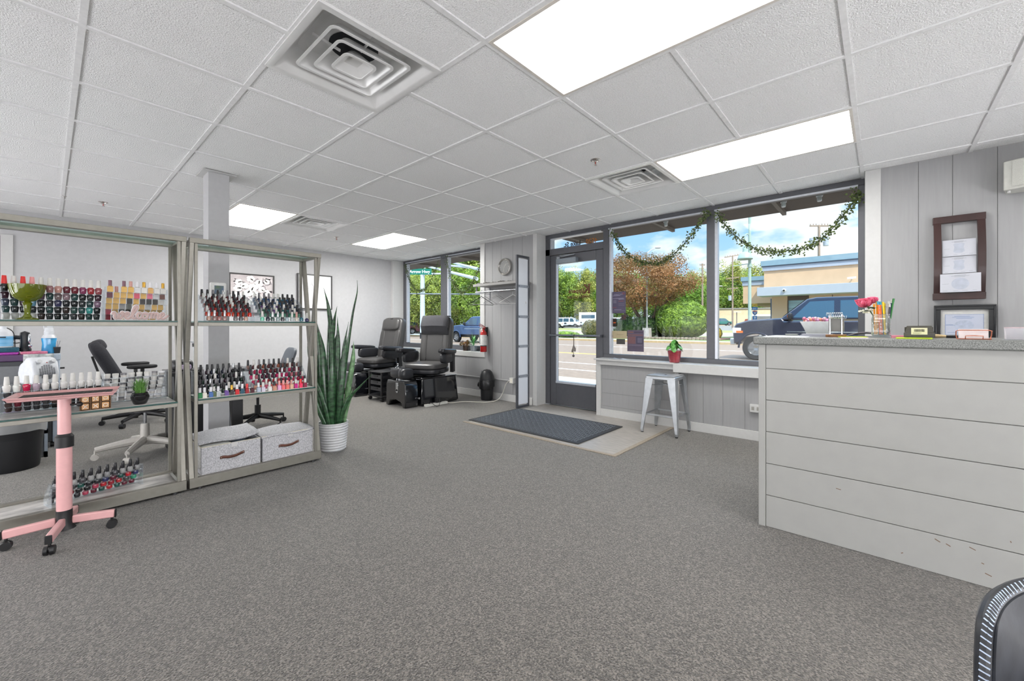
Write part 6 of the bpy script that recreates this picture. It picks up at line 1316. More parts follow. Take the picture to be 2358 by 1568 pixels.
# swatch ring holder
t = thing('swatch_holder', 'metal ring-topped swatch holder with clear colour sheets on a small wooden base', 'swatch holder', (2.90, .185, CT+.0005))
b = B(); b.box(-.05,.05,-.043,.043,0,.014); put(b, 'wooden_base', mat('small_wood', (146,104,66), .5, ns=12, na=.25, stretch=(1,6,1)), t, world=False, bevel=.002)
for y in (-.026,.026):
    b = B(); b.cyl((-.01,y,.014),(-.01,y,.125),.0035,n=10); b.cyl((-.012,y,.016),(-.012,y,.012),.006,n=10); put(b, 'upright', chrome, t, world=False)
for i in range(9):
    y = -.032+.008*i; b = B(); b.tube([(-.01+.022*math.cos(a), y+.012*math.cos(a*.5), .117+.018*math.sin(a)) for a in [2*PI*k/16 for k in range(17)]], .0013, 6, cap=False); put(b, 'ring', chrome, t, world=False)
for i in range(4):
    b = B(); b.box(.004+.004*i,.0055+.004*i,-.034,.034,.03,.105); put(b, 'swatch_sheet', mat('swatch_%d' % (i % 2), ((120,120,118),(186,184,178))[i % 2], .4), t, world=False)
# pencil jar
JX, JY = 2.93, .0
t = thing('pencil_jar', 'clear faceted square glass jar full of pencils on the counter', 'jar', (JX, JY, CT+.0005))
jg = clear('jar_glass', (246,250,250), .25, haze=.05)
b = B(); ringsurf(b, [(rrect(.036,.008),.004),(rrect(.038,.010),.03),(rrect(.038,.010),.10),(rrect(.034,.012),.112),(rrect(.036,.012),.122)]); put(b, 'glass_wall', jg, t, world=False, solid=.003)
b = B(); b.frus((0,0),(.036,.036),(.034,.034),0,.012); put(b, 'glass_base', clear('jar_base', (226,232,230), .5, haze=.25), t, world=False)
b = B(); r = random.Random(6)
for i in range(34): b.cush((r.uniform(-.030,.030), r.choice((-.037,.037))+0*r.random(), .012+.09*r.random()), .006,.004,.008,.5,6,5); b.cush((r.choice((-.037,.037)), r.uniform(-.03,.03), .012+.09*r.random()), .004,.006,.008,.5,6,5)
put(b, 'facets', clear('jar_facet', (255,255,255), .7, haze=.12), t, world=False)['kind'] = 'stuff'
pen = [((-.018,.024),(.012,.028),.165,(238,160,40),'amber pencil leaning leftmost in the glass jar'),((-.014,.016),(.004,.017),.172,(236,166,52),'amber pencil second from left in the glass jar'),((-.020,.004),(-.006,.012),.175,(240,112,38),'orange pencil with blue and white end in the glass jar'),((-.02,-.004),(-.004,.003),.174,(238,108,34),'second orange pencil, right of the other blue-ended one'),((-.005,-.012),(.008,-.002),.150,(46,140,176),'short turquoise pen between orange and yellow pencils'),((-.018,-.016),(-.004,-.008),.172,(244,206,28),'bright yellow pencil in the middle of the jar'),((.004,-.018),(.016,-.014),.165,(206,174,60),'dull gold pencil behind the yellow pencil'),((.012,-.026),(.018,-.030),.175,(212,206,204),'white pen with red tip at right of the jar'),((.0,-.028),(-.002,-.034),.160,(44,48,56),'thin black pen beside the white pen'),((.01,-.026),(.03,-.043),.185,(32,44,96),'navy pen leaning far right in the jar'),((.016,-.027),(.024,-.050),.190,(34,120,50),'green pen leaning outermost right in the jar'),((.02,.01),(.026,.016),.178,(104,122,86),'camouflage green pencil at the back of the jar')]
for (x0, y0), (x1, y1), L, c, lb in pen:
    q = thing('pen' if ' pen ' in lb or lb.startswith('short') else 'pencil', lb, 'pencil', (JX+x0, JY+y0, CT+.016), 0, 'pencils and pens in the jar'); d = Vector((x1-x0, y1-y0, L)).normalized()
    b = B(); b.tube([(0,0,0), tuple(d*L*.9)], .0042, 6); put(b, 'shaft', mat('pencil_%d_%d_%d' % c, c, .35, coat=.3), q, world=False)
    b = B(); b.tube([tuple(d*L*.9), tuple(d*L)], .0046, 8); put(b, 'end', mat('pencil_end_a', (60,160,190), .4) if 'orange' in lb else mat('pencil_end_b', (196,196,190), .4) if 'white' in lb or 'navy' in lb else mat('pencil_%d_%d_%d' % c, c, .35, coat=.3), q, world=False)
# pink peony
FX_, FY_ = 2.96, .062
t = thing('artificial_peony', 'pink artificial peony with white filler flowers standing in the pencil jar', 'flower', (2.945, .024, CT+.016))
r = random.Random(14); b = B(); b.tube([(0,0,0),(.004,.008,.10),(.01,.03,.15)], .003, 6); put(b, 'stem', mat('flower_stem', (70,96,50), .6), t, world=False)
def petals(c, n, R, seed, col, nm):
    r = random.Random(seed); b = B()
    for i in range(n):
        a = 2*PI*i/n*2.4; lay = i/n; el = .45+.95*lay; s = R*(1.08-.25*lay); d = Vector((math.cos(a)*math.cos(el), math.sin(a)*math.cos(el), math.sin(el))); u = d.cross(Vector((0,0,1))).normalized(); up = u.cross(d); rows = []
        for q in range(6):
            v = q/5; w = s*.62*math.sin(PI*(.15+.75*v))**.7; rows.append([tuple(Vector(c)+d*s*v*.9+up*(s*.32*math.sin(PI*v*.75)-s*.10)+u*(w*k)+up*(.10*s*abs(k)**2)) for k in (-1,-.5,0,.5,1)])
        b.grid(rows)
    put(b, nm, mat(nm+'_pink%d' % seed, col, .5, ns=40, na=.2, col2=(250,140,170)), t, world=False, solid=.0006, sm=60)
petals((.012,.044,.15), 22, .055, 3, (236,66,108), 'peony_bloom'); petals((.022,.012,.17), 14, .040, 4, (240,86,134), 'peony_bloom')
b = B(); 
for i in range(16): b.cush((.0+r.uniform(-.02,.02), .035+r.uniform(-.03,.03), .128+r.uniform(-.012,.008)), .012,.012,.010,1,8,6)
put(b, 'filler_flowers', mat('filler_white', (232,230,214), .6, ns=90, na=.2), t, world=False)
b = B(); leafy(b, (.0,.0,.10), 14, .03, .06, .035, r, .2); put(b, 'leaves', mat('dark_leaf', (52,78,44), .5, ns=50, na=.3), t, world=False)
# card box with barcode
t = thing('card_box', 'dark olive plastic card holder with barcode label on the counter', 'card holder', (2.80, -.137, CT+.0055))
ol = mat('smoky_plastic', (58,54,44), .2, coat=.4); b = B()
b.prism([(-.050,.022),(.050,.022),(.043,.056),(-.043,.056)][::-1], -.012, -.008, 'x'); b.box(-.012,.03,-.054,.054,0,.004); b.prism([(-.054,0),(.054,0),(.054,.024),(-.054,.024)], -.014, -.010, 'x'); b.box(.026,.03,-.05,.05,.004,.05); b.box(-.01,.026,-.043,.043,.050,.054); put(b, 'holder', ol, t, world=False, bevel=.002)
b = B(); b.box(-.0152,-.0142,-.028,.028,.014,.046); lb_ = put(b, 'label', mat('label_cream', (222,216,190), .6), t, world=False)
b = B(); r = random.Random(3); y = -.018
while y < .018:
    w = r.choice((.0006,.001,.0016)); b.box(-.0158,-.0152,y,y+w,.027,.040); y += w+r.choice((.0008,.0012))
put(b, 'barcode', ink, lb_, world=False); b = B(); b.box(-.0158,-.0152,-.008,.022,.021,.0225); b.box(-.0158,-.0152,-.002,.022,.018,.0192); put(b, 'small_print', mat('print_grey', (120,116,104), .7), lb_, world=False)
# brush
b = B(); 
t = thing('makeup_brush', 'brush with tan bristles and black handle lying behind the card box', 'brush', (2.93, -.24, CT+.0005))
b = B(); b.tube([(0,.06,.010),(0,.03,.010),(0,.002,.009)], [.010,.009,.006], 10); put(b, 'bristles', mat('bristle_tan', (206,182,140), .8, ns=60, na=.4, stretch=(1,.1,1)), t, world=False)
b = B(); b.tube([(0,.002,.008),(0,-.03,.008),(0,-.075,.008)], [.0065,.007,.007], 10); put(b, 'handle', blk, t, world=False)
# copper business card stand
cop = mat('copper_wire', (206,130,104), .25, .8)
t = thing('card_stand', 'copper wire business card stand holding pale cards', 'card stand', (2.735, -.306, CT+.0005))
b = B()
for pts in ([(-.02,-.05,.003),(-.02,.05,.003),(.02,.05,.003),(.02,-.05,.003),(-.02,-.05,.003)], [(-.02,-.026,.003),(-.026,-.026,.016),(-.026,.0,.0175),(-.026,.026,.016),(-.02,.026,.003)], [(.0,.05,.003),(.0,.053,.02),(-.008,.053,.038),(-.012,.045,.041),(-.012,-.045,.041),(-.008,-.053,.038),(.0,-.053,.02),(.0,-.05,.003)]): b.tube(pts, .002, 8)
put(b, 'wire_frame', cop, t, world=False)
t2 = thing('business_cards', 'stack of pale business cards held in the copper stand', 'cards', (2.74, -.306, CT+.005))
b = B(); b.prism([(-.012,0),(.012,0),(.018,.042),(-.006,.042)], -.044, .044, 'y'); put(b, 'cards', mat('card_pale', (226,216,216), .6), t2, world=False)
t = thing('card_stand', 'clear acrylic stand with pinkish cards at the right end of the counter', 'card stand', (2.78, -.45, CT+.0005))
b = B(); b.box(-.03,.03,-.05,.05,0,.003); b.prism([(-.03,.003),(-.027,.003),(.0,.05),(-.003,.05)], -.05,.05,'y'); put(b, 'acrylic_stand', clear('acrylic_clear', (250,250,252), .3, haze=.2), t, world=False)
t2 = thing('business_cards', 'pinkish grey business cards in the clear stand at the right edge', 'cards', (2.79, -.45, CT+.004))
b = B(); b.prism([(-.025,0),(.012,0),(.026,.052),(-.004,.052)], -.044, .044, 'y'); put(b, 'cards', mat('card_marble', (190,172,176), .5, ns=20, na=.3), t2, world=False)
t = thing('round_coaster', 'small pale round dish at the left end of the counter', 'dish', (3.12, .42, CT+.0018)); b = B(); b.lathe([(0,0),(.03,.0),(.036,.010),(.033,.010),(.028,.003),(0,.003)], n=20); put(b, 'dish', cer, t, world=False)
# --- wall: dark document holder with three certificates
mah = mat('dark_mahogany', (52,30,28), .35, ns=9, na=.3, stretch=(1,1,.15), coat=.2); doc = mat('certificate_paper', (184,186,194), .6, ns=12, na=.02)
t = thing('document_frame', 'tall dark mahogany wall frame holding three certificates above the counter', 'wall frame', (4.50, -.43, 1.31))
bow = lambda z: .045*math.sin(PI*min(1,max(0,(z-1.31)/.62)))
for y0, y1 in ((-.563,-.523),(-.340,-.300)):
    b = B(); N = 14; rows = []
    vs = []
    for i in range(N+1):
        z = 1.312+.616*i/N; x = 4.512-bow(z); vs += [(x,y0,z),(x,y1,z),(x+.022,y1,z),(x+.022,y0,z)]
    b.add(vs, [(i*4+k,i*4+(k+1)%4,(i+1)*4+(k+1)%4,(i+1)*4+k) for i in range(N) for k in range(4)]+[(3,2,1,0),(N*4,N*4+1,N*4+2,N*4+3)]); put(b, 'side_rail', mah, t)
for z0, z1 in ((1.308,1.358),(1.885,1.936)):
    b = B(); b.box(4.500,4.540,-.566,-.296,z0,z1); put(b, 'cross_rail', mah, t, bevel=.003)
certs = [(1.630,1.752,-.516,-.345,'upper white certificate in the dark mahogany wall frame'),(1.503,1.628,-.516,-.345,'middle white certificate in the dark mahogany wall frame'),(1.362,1.498,-.538,-.332,'lowest white certificate in the mahogany frame, overlapping its right rail')]
pr_g = mat('print_soft_grey', (176,178,186), .7); pr_d = mat('print_mid_grey', (140,142,150), .7); pr_b = mat('seal_blue', (172,177,190), .7, ns=30, na=.08)
for i, (z0, z1, y0, y1, lb) in enumerate(certs):
    x = 4.470 if i == 2 else 4.490-bow((z0+z1)/2)*.2; q = thing('certificate', lb, 'certificate', (x, (y0+y1)/2, z0), 0, 'certificates in the wall frame'); tilt = .014
    R_ = Matrix.Translation((x,0,z0)) @ Matrix.Rotation(math.radians(0 if i == 2 else 4),4,'Y')
    def D_(b): b.T = R_; return b
    w, h = y1-y0, z1-z0
    b = D_(B()); b.box(0,.0015,y0,y1,0,h); put(b, 'sheet', doc, q)
    b = D_(B())
    for a, c, e in ((.36,.64,.90),(.28,.72,.86),(.36,.62,.82)): b.box(-.0006,0,y1-w*c,y1-w*a,h*e,h*e+.0022)
    for a, c, e in ((.05,.22,.45),(.08,.18,.07),(.33,.45,.07),(.55,.68,.07),(.8,.9,.09)): b.box(-.0006,0,y1-w*c,y1-w*a,h*e,h*e+.0016)
    put(b, 'print', pr_d, q)
    b = D_(B()); k0 = len(b.v)
    if i == 2: b.add([(-.0003, y1-w*(.5+.22*math.cos(2*PI*k/24)), h*(.45+.32*math.sin(2*PI*k/24))) for k in range(24)], [tuple(range(24))])
    else: b.add([(-.0003, y1-w*(.5+u*.17), h*(.48+v*.3)) for u, v in ((-1,.8),(-.6,1),(.6,1),(1,.8),(.8,.2),(1,-.7),(.5,-1),(-.5,-1),(-1,-.7),(-.8,.2))], [tuple(range(10))])
    put(b, 'seal', pr_b, q)
t = thing('picture_frame', 'black moulded frame with a blue-bordered licence, hung low behind the counter', 'picture frame', (4.525, -.46, .98))
bf = mat('black_moulding', (26,28,32), .3, coat=.3)
def frame4(t, y0, y1, z0, z1, x0, w, m, name='moulding', d=.022, world=True, step=True):
    b = B()
    for a, c, e, f in ((y0,y1,z1-w,z1),(y0,y1,z0,z0+w),(y0,y0+w,z0+w,z1-w),(y1-w,y1,z0+w,z1-w)): b.box(x0, x0+d, a, c, e, f)
    if step:
        for a, c, e, f in ((y0,y1,z1-w*.35,z1),(y0,y1,z0,z0+w*.35),(y0,y0+w*.35,z0+w*.35,z1-w*.35),(y1-w*.35,y1,z0+w*.35,z1-w*.35)): b.box(x0-.008, x0, a, c, e, f)
    put(b, name, m, t, bevel=.003)
frame4(t, -.617, -.303, .985, 1.268, 4.514, .036, bf)
b = B(); b.box(4.528,4.532,-.585,-.335,1.02,1.235); put(b, 'mount', mat('mount_white', (190,190,188), .7), t)
b = B(); b.box(4.527,4.528,-.558,-.362,1.045,1.198); put(b, 'licence', mat('licence_blue', (180,186,202), .7, ns=20, na=.03), t)
b = B()
for a, c, e, f in ((-.558,-.362,1.196,1.198),(-.558,-.362,1.045,1.047),(-.558,-.556,1.045,1.198),(-.364,-.362,1.045,1.198)): b.box(4.5262,4.527,a,c,e,f)
for a, c, e in ((-.49,-.41,1.182),(-.51,-.40,1.174),(-.50,-.42,1.166),(-.405,-.366,1.12),(-.43,-.375,1.06),(-.54,-.49,1.06),(-.415,-.366,1.115)): b.box(4.5262,4.527,a,c,e,e+.0025)
put(b, 'print', mat('print_blue', (120,138,176), .7), t)
b = B(); b.add([(4.5265, -.46+.05*math.cos(2*PI*k/20), 1.115+.04*math.sin(2*PI*k/20)) for k in range(20)], [tuple(range(20))]); put(b, 'seal', mat('seal_pale', (170,178,196), .7, ns=40, na=.1), t)
# --- wall speaker
t = thing('wall_speaker', 'pale grey boxy speaker on the wall at the right edge near the ceiling', 'speaker', (4.42, -.78, 2.04))
b = B(); N = 10; pts = [(4.40,-.632),(4.53,-.66),(4.53,-.95),(4.40,-.985)]+[(4.40-.055*math.sin(PI*(i/N)), -.985+.353*i/N) for i in range(1,N)]
b.prism(pts[::-1], 2.045, 2.245); put(b, 'cabinet', mat('speaker_grey', (196,196,190), .6), t, bevel=.006)
b = B(); N = 10; b.grid([[(4.396-.055*math.sin(PI*(i/N))-.004, -.985+.353*i/N, z) for i in range(1,N)] for z in (2.062,2.236)]); gr = put(b, 'grille', mat('grille_cloth', (190,190,184), .9, ns=400, na=.15), t)
b = B(); b.bar((4.376,-.700,2.085),(4.372,-.715,2.087),.002,.005); put(b, 'badge', mat('badge_gold', (200,160,80), .3, .6), t)
b = B(); b.box(4.42,4.54,-.85,-.76,2.10,2.16); b.cyl((4.42,-.66,2.03),(4.42,-.66,2.046),.008); put(b, 'bracket', mat('bracket_white', (200,200,198), .5), t)
# --- pictures on the left wall and thermostat on the pillar
def wallpic(x0, x1, z0, z1, lb, art):
    t = thing('framed_picture', lb, 'picture', ((x0+x1)/2, 7.18, z0))
    b = B(); w = .018
    for a, c, e, f in ((x0,x1,z1-w,z1),(x0,x1,z0,z0+w),(x0,x0+w,z0+w,z1-w),(x1-w,x1,z0+w,z1-w)): b.box(a, c, 7.16, 7.20, e, f)
    put(b, 'frame', mat('thin_black_frame', (52,50,50), .4), t)
    b = B(); b.box(x0+w, x1-w, 7.175, 7.195, z0+w, z1-w); put(b, 'canvas', art, t)
    return t
flo = mat('canvas_mauve', (196,186,188), .8, ns=5, na=.18, col2=(222,216,216), det=6)
t = wallpic(1.775, 2.385, 1.30, 1.905, 'framed painting of white flowers on mauve grey, hung left on the far wall', flo); r = random.Random(19)
pw = mat('petal_white', (238,236,234), .7, ns=20, na=.08); pk_ = mat('petal_eye', (84,70,66), .7); lf_ = mat('petal_shadow', (158,150,154), .8, ns=12, na=.2)
fl = [(2.06,1.83,.055),(1.90,1.77,.05),(2.17,1.77,.06),(2.28,1.80,.045),(1.98,1.72,.05),(2.09,1.70,.065),(2.21,1.68,.05),(1.89,1.68,.055),(2.02,1.61,.06),(2.13,1.59,.06),(2.28,1.63,.05),(1.85,1.58,.05),(1.95,1.52,.055),(2.07,1.48,.05),(2.21,1.52,.055),(2.3,1.5,.04)]
b = B()
for x, z, s in fl:
    for k in range(3): b.add([(x+r.uniform(-.05,.05)+s*.7*math.cos(q*PI/5), 7.1742, z+r.uniform(-.05,.05)+s*.5*math.sin(q*PI/5)) for q in range(10)], [tuple(range(10))])
put(b, 'painted_shadows', lf_, t, sm=0)
b = B()
for i, (x, z, s) in enumerate(fl):
    for k in range(5):
        a = k*2*PI/5+i; cx, cz = x+s*.55*math.cos(a), z+s*.5*math.sin(a); b.add([(cx+s*.55*math.cos(q*PI/5)*r.uniform(.8,1.1), 7.1735-.0003*((i+k)%4), cz+s*.5*math.sin(q*PI/5)*r.uniform(.8,1.1)) for q in range(10)], [tuple(range(10))])
put(b, 'painted_flowers', pw, t, sm=0)
b = B()
for x, z, s in fl[1::2]+fl[:3:2]: b.add([(x+.008*math.cos(q*PI/4), 7.171, z+.008*math.sin(q*PI/4)) for q in range(8)], [tuple(range(8))])
put(b, 'flower_centres', pk_, t, sm=0)
t = wallpic(2.735, 3.310, 1.395, 1.985, 'framed white relief artwork of a radiating burst, hung right on the far wall', mat('canvas_white', (236,236,238), .8, ns=30, na=.02))
b = B(); r = random.Random(23); ln = mat('relief_white', (214,214,216), .8)
for i in range(120):
    a = r.uniform(0,2*PI); r0 = r.uniform(.03,.12); r1 = r0+r.uniform(.06,.13); k = r.uniform(-.25,.25)
    f = lambda q, w: (3.02+q*math.cos(a+w), 7.1735, 1.69+q*math.sin(a+w)); b.tube([f(r0,0),f((r0+r1)/2,k*.3),f(min(r1,.24),k)], .0022, 5)
put(b, 'burst_relief', ln, t)
t = thing('thermostat', 'white wall thermostat with colour screen on the grey pillar', 'thermostat', (.948, 4.14, 1.335))
b = B(); b.box(.889,1.006,4.128,4.149,1.335,1.475); put(b, 'body', mat('thermostat_white', (236,236,234), .35), t, bevel=.010)
b = B(); b.box(.920,.985,4.1265,4.128,1.375,1.448); put(b, 'screen', mat('screen_green', (130,156,130), .2, ns=14, na=.4, col2=(90,110,160)), t)
# --- foreground chair, only its stitched back corner in view
t = thing('dining_chair', 'dark blue-grey leather chair with white stitched edge, cropped at lower right corner', 'chair', (1.16, -.335, 0)); lth = mat('navy_leather', (42,44,50), .4, ns=30, na=.3, bump=.05); sti = mat('stitch_white', (190,204,226), .5)
o3 = Vector((.9475,-.131,.677)) + RV*.016 + Vector((0,0,-.022)); XR = RV; D3 = FVv
outl = [(.0,-.32)]+[(-.012+.0*k,-.25+.0*k) for k in (0,)]+[(-.019,-.17),(-.020,-.10),(-.014,-.055),(.004,-.018),(.03,-.004),(.07,.002),(.15,.006),(.25,.006),(.36,.002),(.40,-.004),(.42,-.03),(.435,-.10),(.43,-.32)]
sm_out = [(p.x,p.z) for p in curve([(x,0,z) for x, z in outl], 5)]
def c3(x, z, d): 
    bowd = .09*(1-((x-.21)/.23)**2) ; return o3 + XR*x + Vector((0,0,z)) + D3*(bowd+d) - Vector((t.location.x,t.location.y,0))
n = len(sm_out); b = B(); N = 14
front, back = [], []
for d_, sh in ((0,1),(.028,1)):
    rows = []
    for j in range(N+1):
        z = -.32+.326*j/N
        xs_ = [x for x, zz in sm_out]; 
        L_ = min([x for (x,zz) in sm_out if abs(zz-z) < .03 and x < .2] or [.0]); R_2 = max([x for (x,zz) in sm_out if abs(zz-z) < .03 and x > .2] or [.43])
        rows.append((L_, R_2, z))
vs = [tuple(c3(x,z,0)) for x, z in sm_out]+[tuple(c3(x,z,.03)) for x, z in sm_out]
cf = len(vs); vs += [tuple(c3(.21,-.15,.0)), tuple(c3(.21,-.15,.03))]
b.add(vs, [(cf,(i+1)%n,i) for i in range(n)]+[(cf+1,n+i,n+(i+1)%n) for i in range(n)]+[(i,(i+1)%n,n+(i+1)%n,n+i) for i in range(n)]); bkr = put(b, 'backrest', lth, t, world=False, sm=30)
b = B(); b.tube([tuple(c3(x,z,.015)) for x, z in sm_out], .011, 10); put(b, 'edge_piping', lth, bkr, world=False)
b = B(); dense = curve([tuple(c3(x,z,.0)) for x, z in sm_out], 3); acc = 0; pc = c3(.21,-.15,0)
for i in range(0, len(dense)-1):
    p = dense[i]; d = dense[i+1]-dense[i]
    if d.length < 1e-6: continue
    acc += d.length
    if acc > .0062:
        acc = 0; dn = d.normalized(); o_ = dn.cross(D3).normalized(); o_ = o_ if o_.dot(p-pc) > 0 else -o_
        b.bar(tuple(p+o_*.0040+D3*.0035), tuple(p+o_*.0112+D3*.0130+dn*.0015), .0019, .0019, tuple(o_))
put(b, 'stitching', sti, bkr, world=False)
b = B(); R_3 = Matrix.Rotation(YAW-PI/2,3,'Z'); ce = o3 + XR*.21 - D3*.22; b.cush((ce.x-t.location.x, ce.y-t.location.y, .44), .46,.46,.10,.4,24,12,R_3); put(b, 'seat', lth, t, world=False)
b = B(); b.bar(tuple(c3(.21,-.31,.02)), (ce.x-t.location.x+D3.x*.18, ce.y-t.location.y+D3.y*.18, .42), .30, .03, (0,0,1)); put(b, 'back_support', lth, t, world=False)
for i in (-1,1):
    for j in (-1,1):
        p = ce + XR*(.17*i) + D3*(.17*j) - Vector((t.location.x,t.location.y,0)); q = ce + XR*(.22*i) + D3*(.22*j) - Vector((t.location.x,t.location.y,0)); b = B(); b.cyl((p.x,p.y,.41),(q.x,q.y,0),.014,.011,n=10); put(b, 'leg', mat('chair_leg_black', (28,28,30), .4, .3), t, world=False)
# ================================================================ WORK AREA BEHIND THE SHELVES
greyp = mat('grey_plastic', (120,122,126), .5); dgrey = mat('dark_grey_plastic', (72,74,78), .5); purp = mat('purple_top', (84,58,96), .45); bwh = mat('bottle_white', (206,209,214), .35)
# purple-topped cart
t = thing('supply_cart', 'grey supply cart with purple top behind the left end of the shelves', 'cart', (-.30, 5.86, 0))
b = B(); b.box(-.64,.03,5.68,6.05,.05,.80); put(b, 'cabinet', dgrey, t, bevel=.006)
b = B(); b.box(-.66,.02,5.66,6.06,.80,.855); put(b, 'top_edge', purp, t, bevel=.008)
for z0, z1 in ((.60,.76),(.38,.56),(.14,.34)):
    b = B(); b.box(-.60,-.01,5.665,5.68,z0,z1); put(b, 'drawer', greyp, t, bevel=.004)
b = B(); b.box(.03,.075,5.66,6.05,.05,.80); b.box(.02,.08,5.655,6.06,.80,.855); sp = put(b, 'side_frame', mat('pale_frame', (178,190,204), .4), t, bevel=.004)
for z in (.50,.62,.72):
    b = B(); b.cyl((.075,5.7,z),(.105,5.7,z),.008,n=10); put(b, 'side_knob', blk, sp)
b = B(); b.box(-.145,.035,5.645,5.655,.61,.86); put(b, 'patterned_panel', mat('pattern_teal', (196,206,208), .6, ns=30, na=.5, col2=(226,228,226)), t)
for x in (-.6,.03):
    for y in (5.72,6.01):
        b = B(); b.cyl((x-.015,y,.025),(x+.015,y,.025),.025,n=14); put(b, 'caster', blk, t)
TZ = .8555
def cloth(x0, x1, y0, y1, z, h, col, lb):
    b = B(); b.cush(((x0+x1)/2,(y0+y1)/2,z+h/2), x1-x0, y1-y0, h, .25, 24, 8); solo(b, 'folded_towel', mat('cloth_%d_%d_%d' % col, col, .9, ns=60, na=.25, bump=.2), lb, 'towel', 'folded towels on the supply cart')
cloth(-.42,-.17,5.70,5.95,TZ,.022,(170,70,170),'magenta towel folded flat at the left of the purple cart')
cloth(-.165,.0,5.70,5.92,TZ,.024,(206,120,146),'pink towel folded flat in the middle of the purple cart')
cloth(-.38,-.17,5.72,5.92,TZ+.0225,.042,(40,84,102),'dark teal towel folded on top of the magenta towel')
t = thing('pump_bottle', 'large white bottle with blue label on the dark teal towel', 'bottle', (-.265,5.80,TZ+.0655))
b = B(); b.lathe([(0,0),(.056,0),(.06,.006),(.06,.118),(.052,.142),(.03,.158),(.022,.162)], n=26); put(b, 'body', bwh, t, world=False)
b = B(); b.lathe([(.0606,.012),(.0606,.10)], n=26, cap=False); put(b, 'label', mat('label_blue', (70,166,220), .5, ns=9, na=.2, col2=(170,210,236), stretch=(.3,.3,2)), t, world=False)
b = B(); b.box(-.03,.02,-.0625,-.058,.086,.096); put(b, 'label_print', ink, t, world=False)
b = B(); b.lathe([(.022,.162),(.022,.188),(0,.188)], n=20); put(b, 'cap', bwh, t, world=False)
t = thing('spray_bottle', 'spray bottle of blue liquid with white trigger head on the cart', 'bottle', (.008,5.80,TZ+.001))
b = B(); b.lathe([(0,0),(.046,0),(.05,.006),(.044,.09),(.050,.135),(.049,.142)], n=24, sx=1, sy=.7); put(b, 'body', mat('liquid_blue', (60,160,214), .15, coat=.6, ns=8, na=.2), t, world=False)
b = B(); b.lathe([(.0495,.142),(.044,.160),(.033,.175),(.033,.205),(.030,.208),(.028,.235),(.024,.24)], n=20); put(b, 'neck', bwh, t, world=False)
b = B(); b.prism([(-.045,.262),(-.04,.285),(.0,.290),(.024,.272),(.026,.24),(-.012,.24),(-.014,.258)], -.014,.014,'y'); b.bar((-.034,0,.262),(-.028,0,.222),.02,.008,(1,0,0)); put(b, 'trigger_head', bwh, t, world=False, bevel=.003)
t = thing('hair_dryer', 'black handheld dryer standing behind the white bottle on the cart', 'hair dryer', (-.14,5.86,TZ+.0245))
b = B(); b.lathe([(0,0),(.04,0),(.042,.02),(.036,.03),(.03,.09),(.034,.14),(.03,.17),(.0,.185)], n=18, sx=1, sy=.8); b.tube([(-.02,0,.125),(-.12,.02,.135)], .018, 12); b.tube(curve([(-.05,.01,.115),(-.075,.012,.095),(-.06,.0,.075),(-.03,.0,.08)],4), .004, 6); put(b, 'body', mat('dryer_black', (34,35,38), .3), t, world=False)
b = B(); b.cush((.026,-.008,.115), .02,.034,.085,.7,14,10); b.cush((.03,-.01,.05), .03,.03,.03,.8,12,8); put(b, 'chrome_trim', chrome, t, world=False)
b = B(); b.tube(curve([(-.12,.02,.135),(-.16,.03,.17),(-.12,.06,.215),(-.07,.07,.17),(-.06,.08,.03)],6), .004, 6); put(b, 'cord', blk, t, world=False)
t = thing('brush_cup', 'small black cup holding thin tools at the right end of the cart', 'cup', (.058,5.78,TZ+.001))
b = B(); b.frus((0,0),(.018,.018),(.024,.024),0,.058); put(b, 'cup', blk, t, world=False, bevel=.002)
b = B()
for dx, dy in ((-.008,.01),(.01,.0),(.002,-.006)): b.tube([(dx*.5,dy*.5,.05),(dx*2,dy*2,.115)], .003, 6)
put(b, 'tools', mat('tool_grey', (150,152,156), .4), t, world=False)
# grey drawer tower with fan heater
t = thing('drawer_tower', 'narrow grey plastic drawer tower standing behind the black bin', 'drawers', (-.15, 5.45, 0))
b = B(); b.box(-.30,-.02,5.30,5.60,0,.61); put(b, 'carcass', greyp, t, bevel=.005)
for i in range(3):
    b = B(); b.box(-.285,-.035,5.288,5.30,.03+i*.195,.205+i*.195); d = put(b, 'drawer', mat('drawer_mid', (98,100,104), .5), t, bevel=.004)
b = B(); b.box(-.02,.0,5.285,5.60,0,.05); b.box(-.02,.0,5.285,5.60,.2,.24); b.box(-.02,.0,5.285,5.60,.4,.44); b.box(-.02,.0,5.285,5.60,.57,.62); b.box(-.02,.0,5.285,5.32,0,.62); b.box(-.02,.0,5.57,5.60,0,.62); put(b, 'side_ladder', mat('pale_frame', (178,190,204), .4), t)
t = thing('fan_heater', 'white portable fan heater with round front grille on the grey drawer tower', 'heater', (-.045, 5.42, .6105), math.radians(28))
b = B(); b.prism([(-.09,0),(.085,0),(.095,.10),(.075,.19),(.04,.225),(-.015,.235),(-.05,.20),(-.10,.17),(-.12,.10),(-.11,.03)], -.085, .085, 'x'); b.v = [(x,-y,z) for x, y, z in b.v]; b.f = [tuple(reversed(f)) for f in b.f]; put(b, 'shell', bwh, t, world=False, bevel=.02)
b = B()
for i in range(13):
    for j in range(7):
        x = -.045+.015*j; z = .05+.0095*i
        if (x/.056)**2+((z-.107)/.062)**2 < 1: b.box(x-.0055,x+.0055,-.097,-.091,z-.0024,z+.0024)
b.v = [(x, y - (0 if z < .1 else 0) + max(0,(z-.10))*.23, z) for x, y, z in b.v]; put(b, 'grille_slots', mat('slot_dark', (52,54,58), .6), t, world=False)
for x in (-.045,.045):
    b = B(); b.cyl((x,-.075,.197),(x,-.086,.203),.016,n=14); put(b, 'dial', mat('dial_grey', (186,188,192), .4), t, world=False)
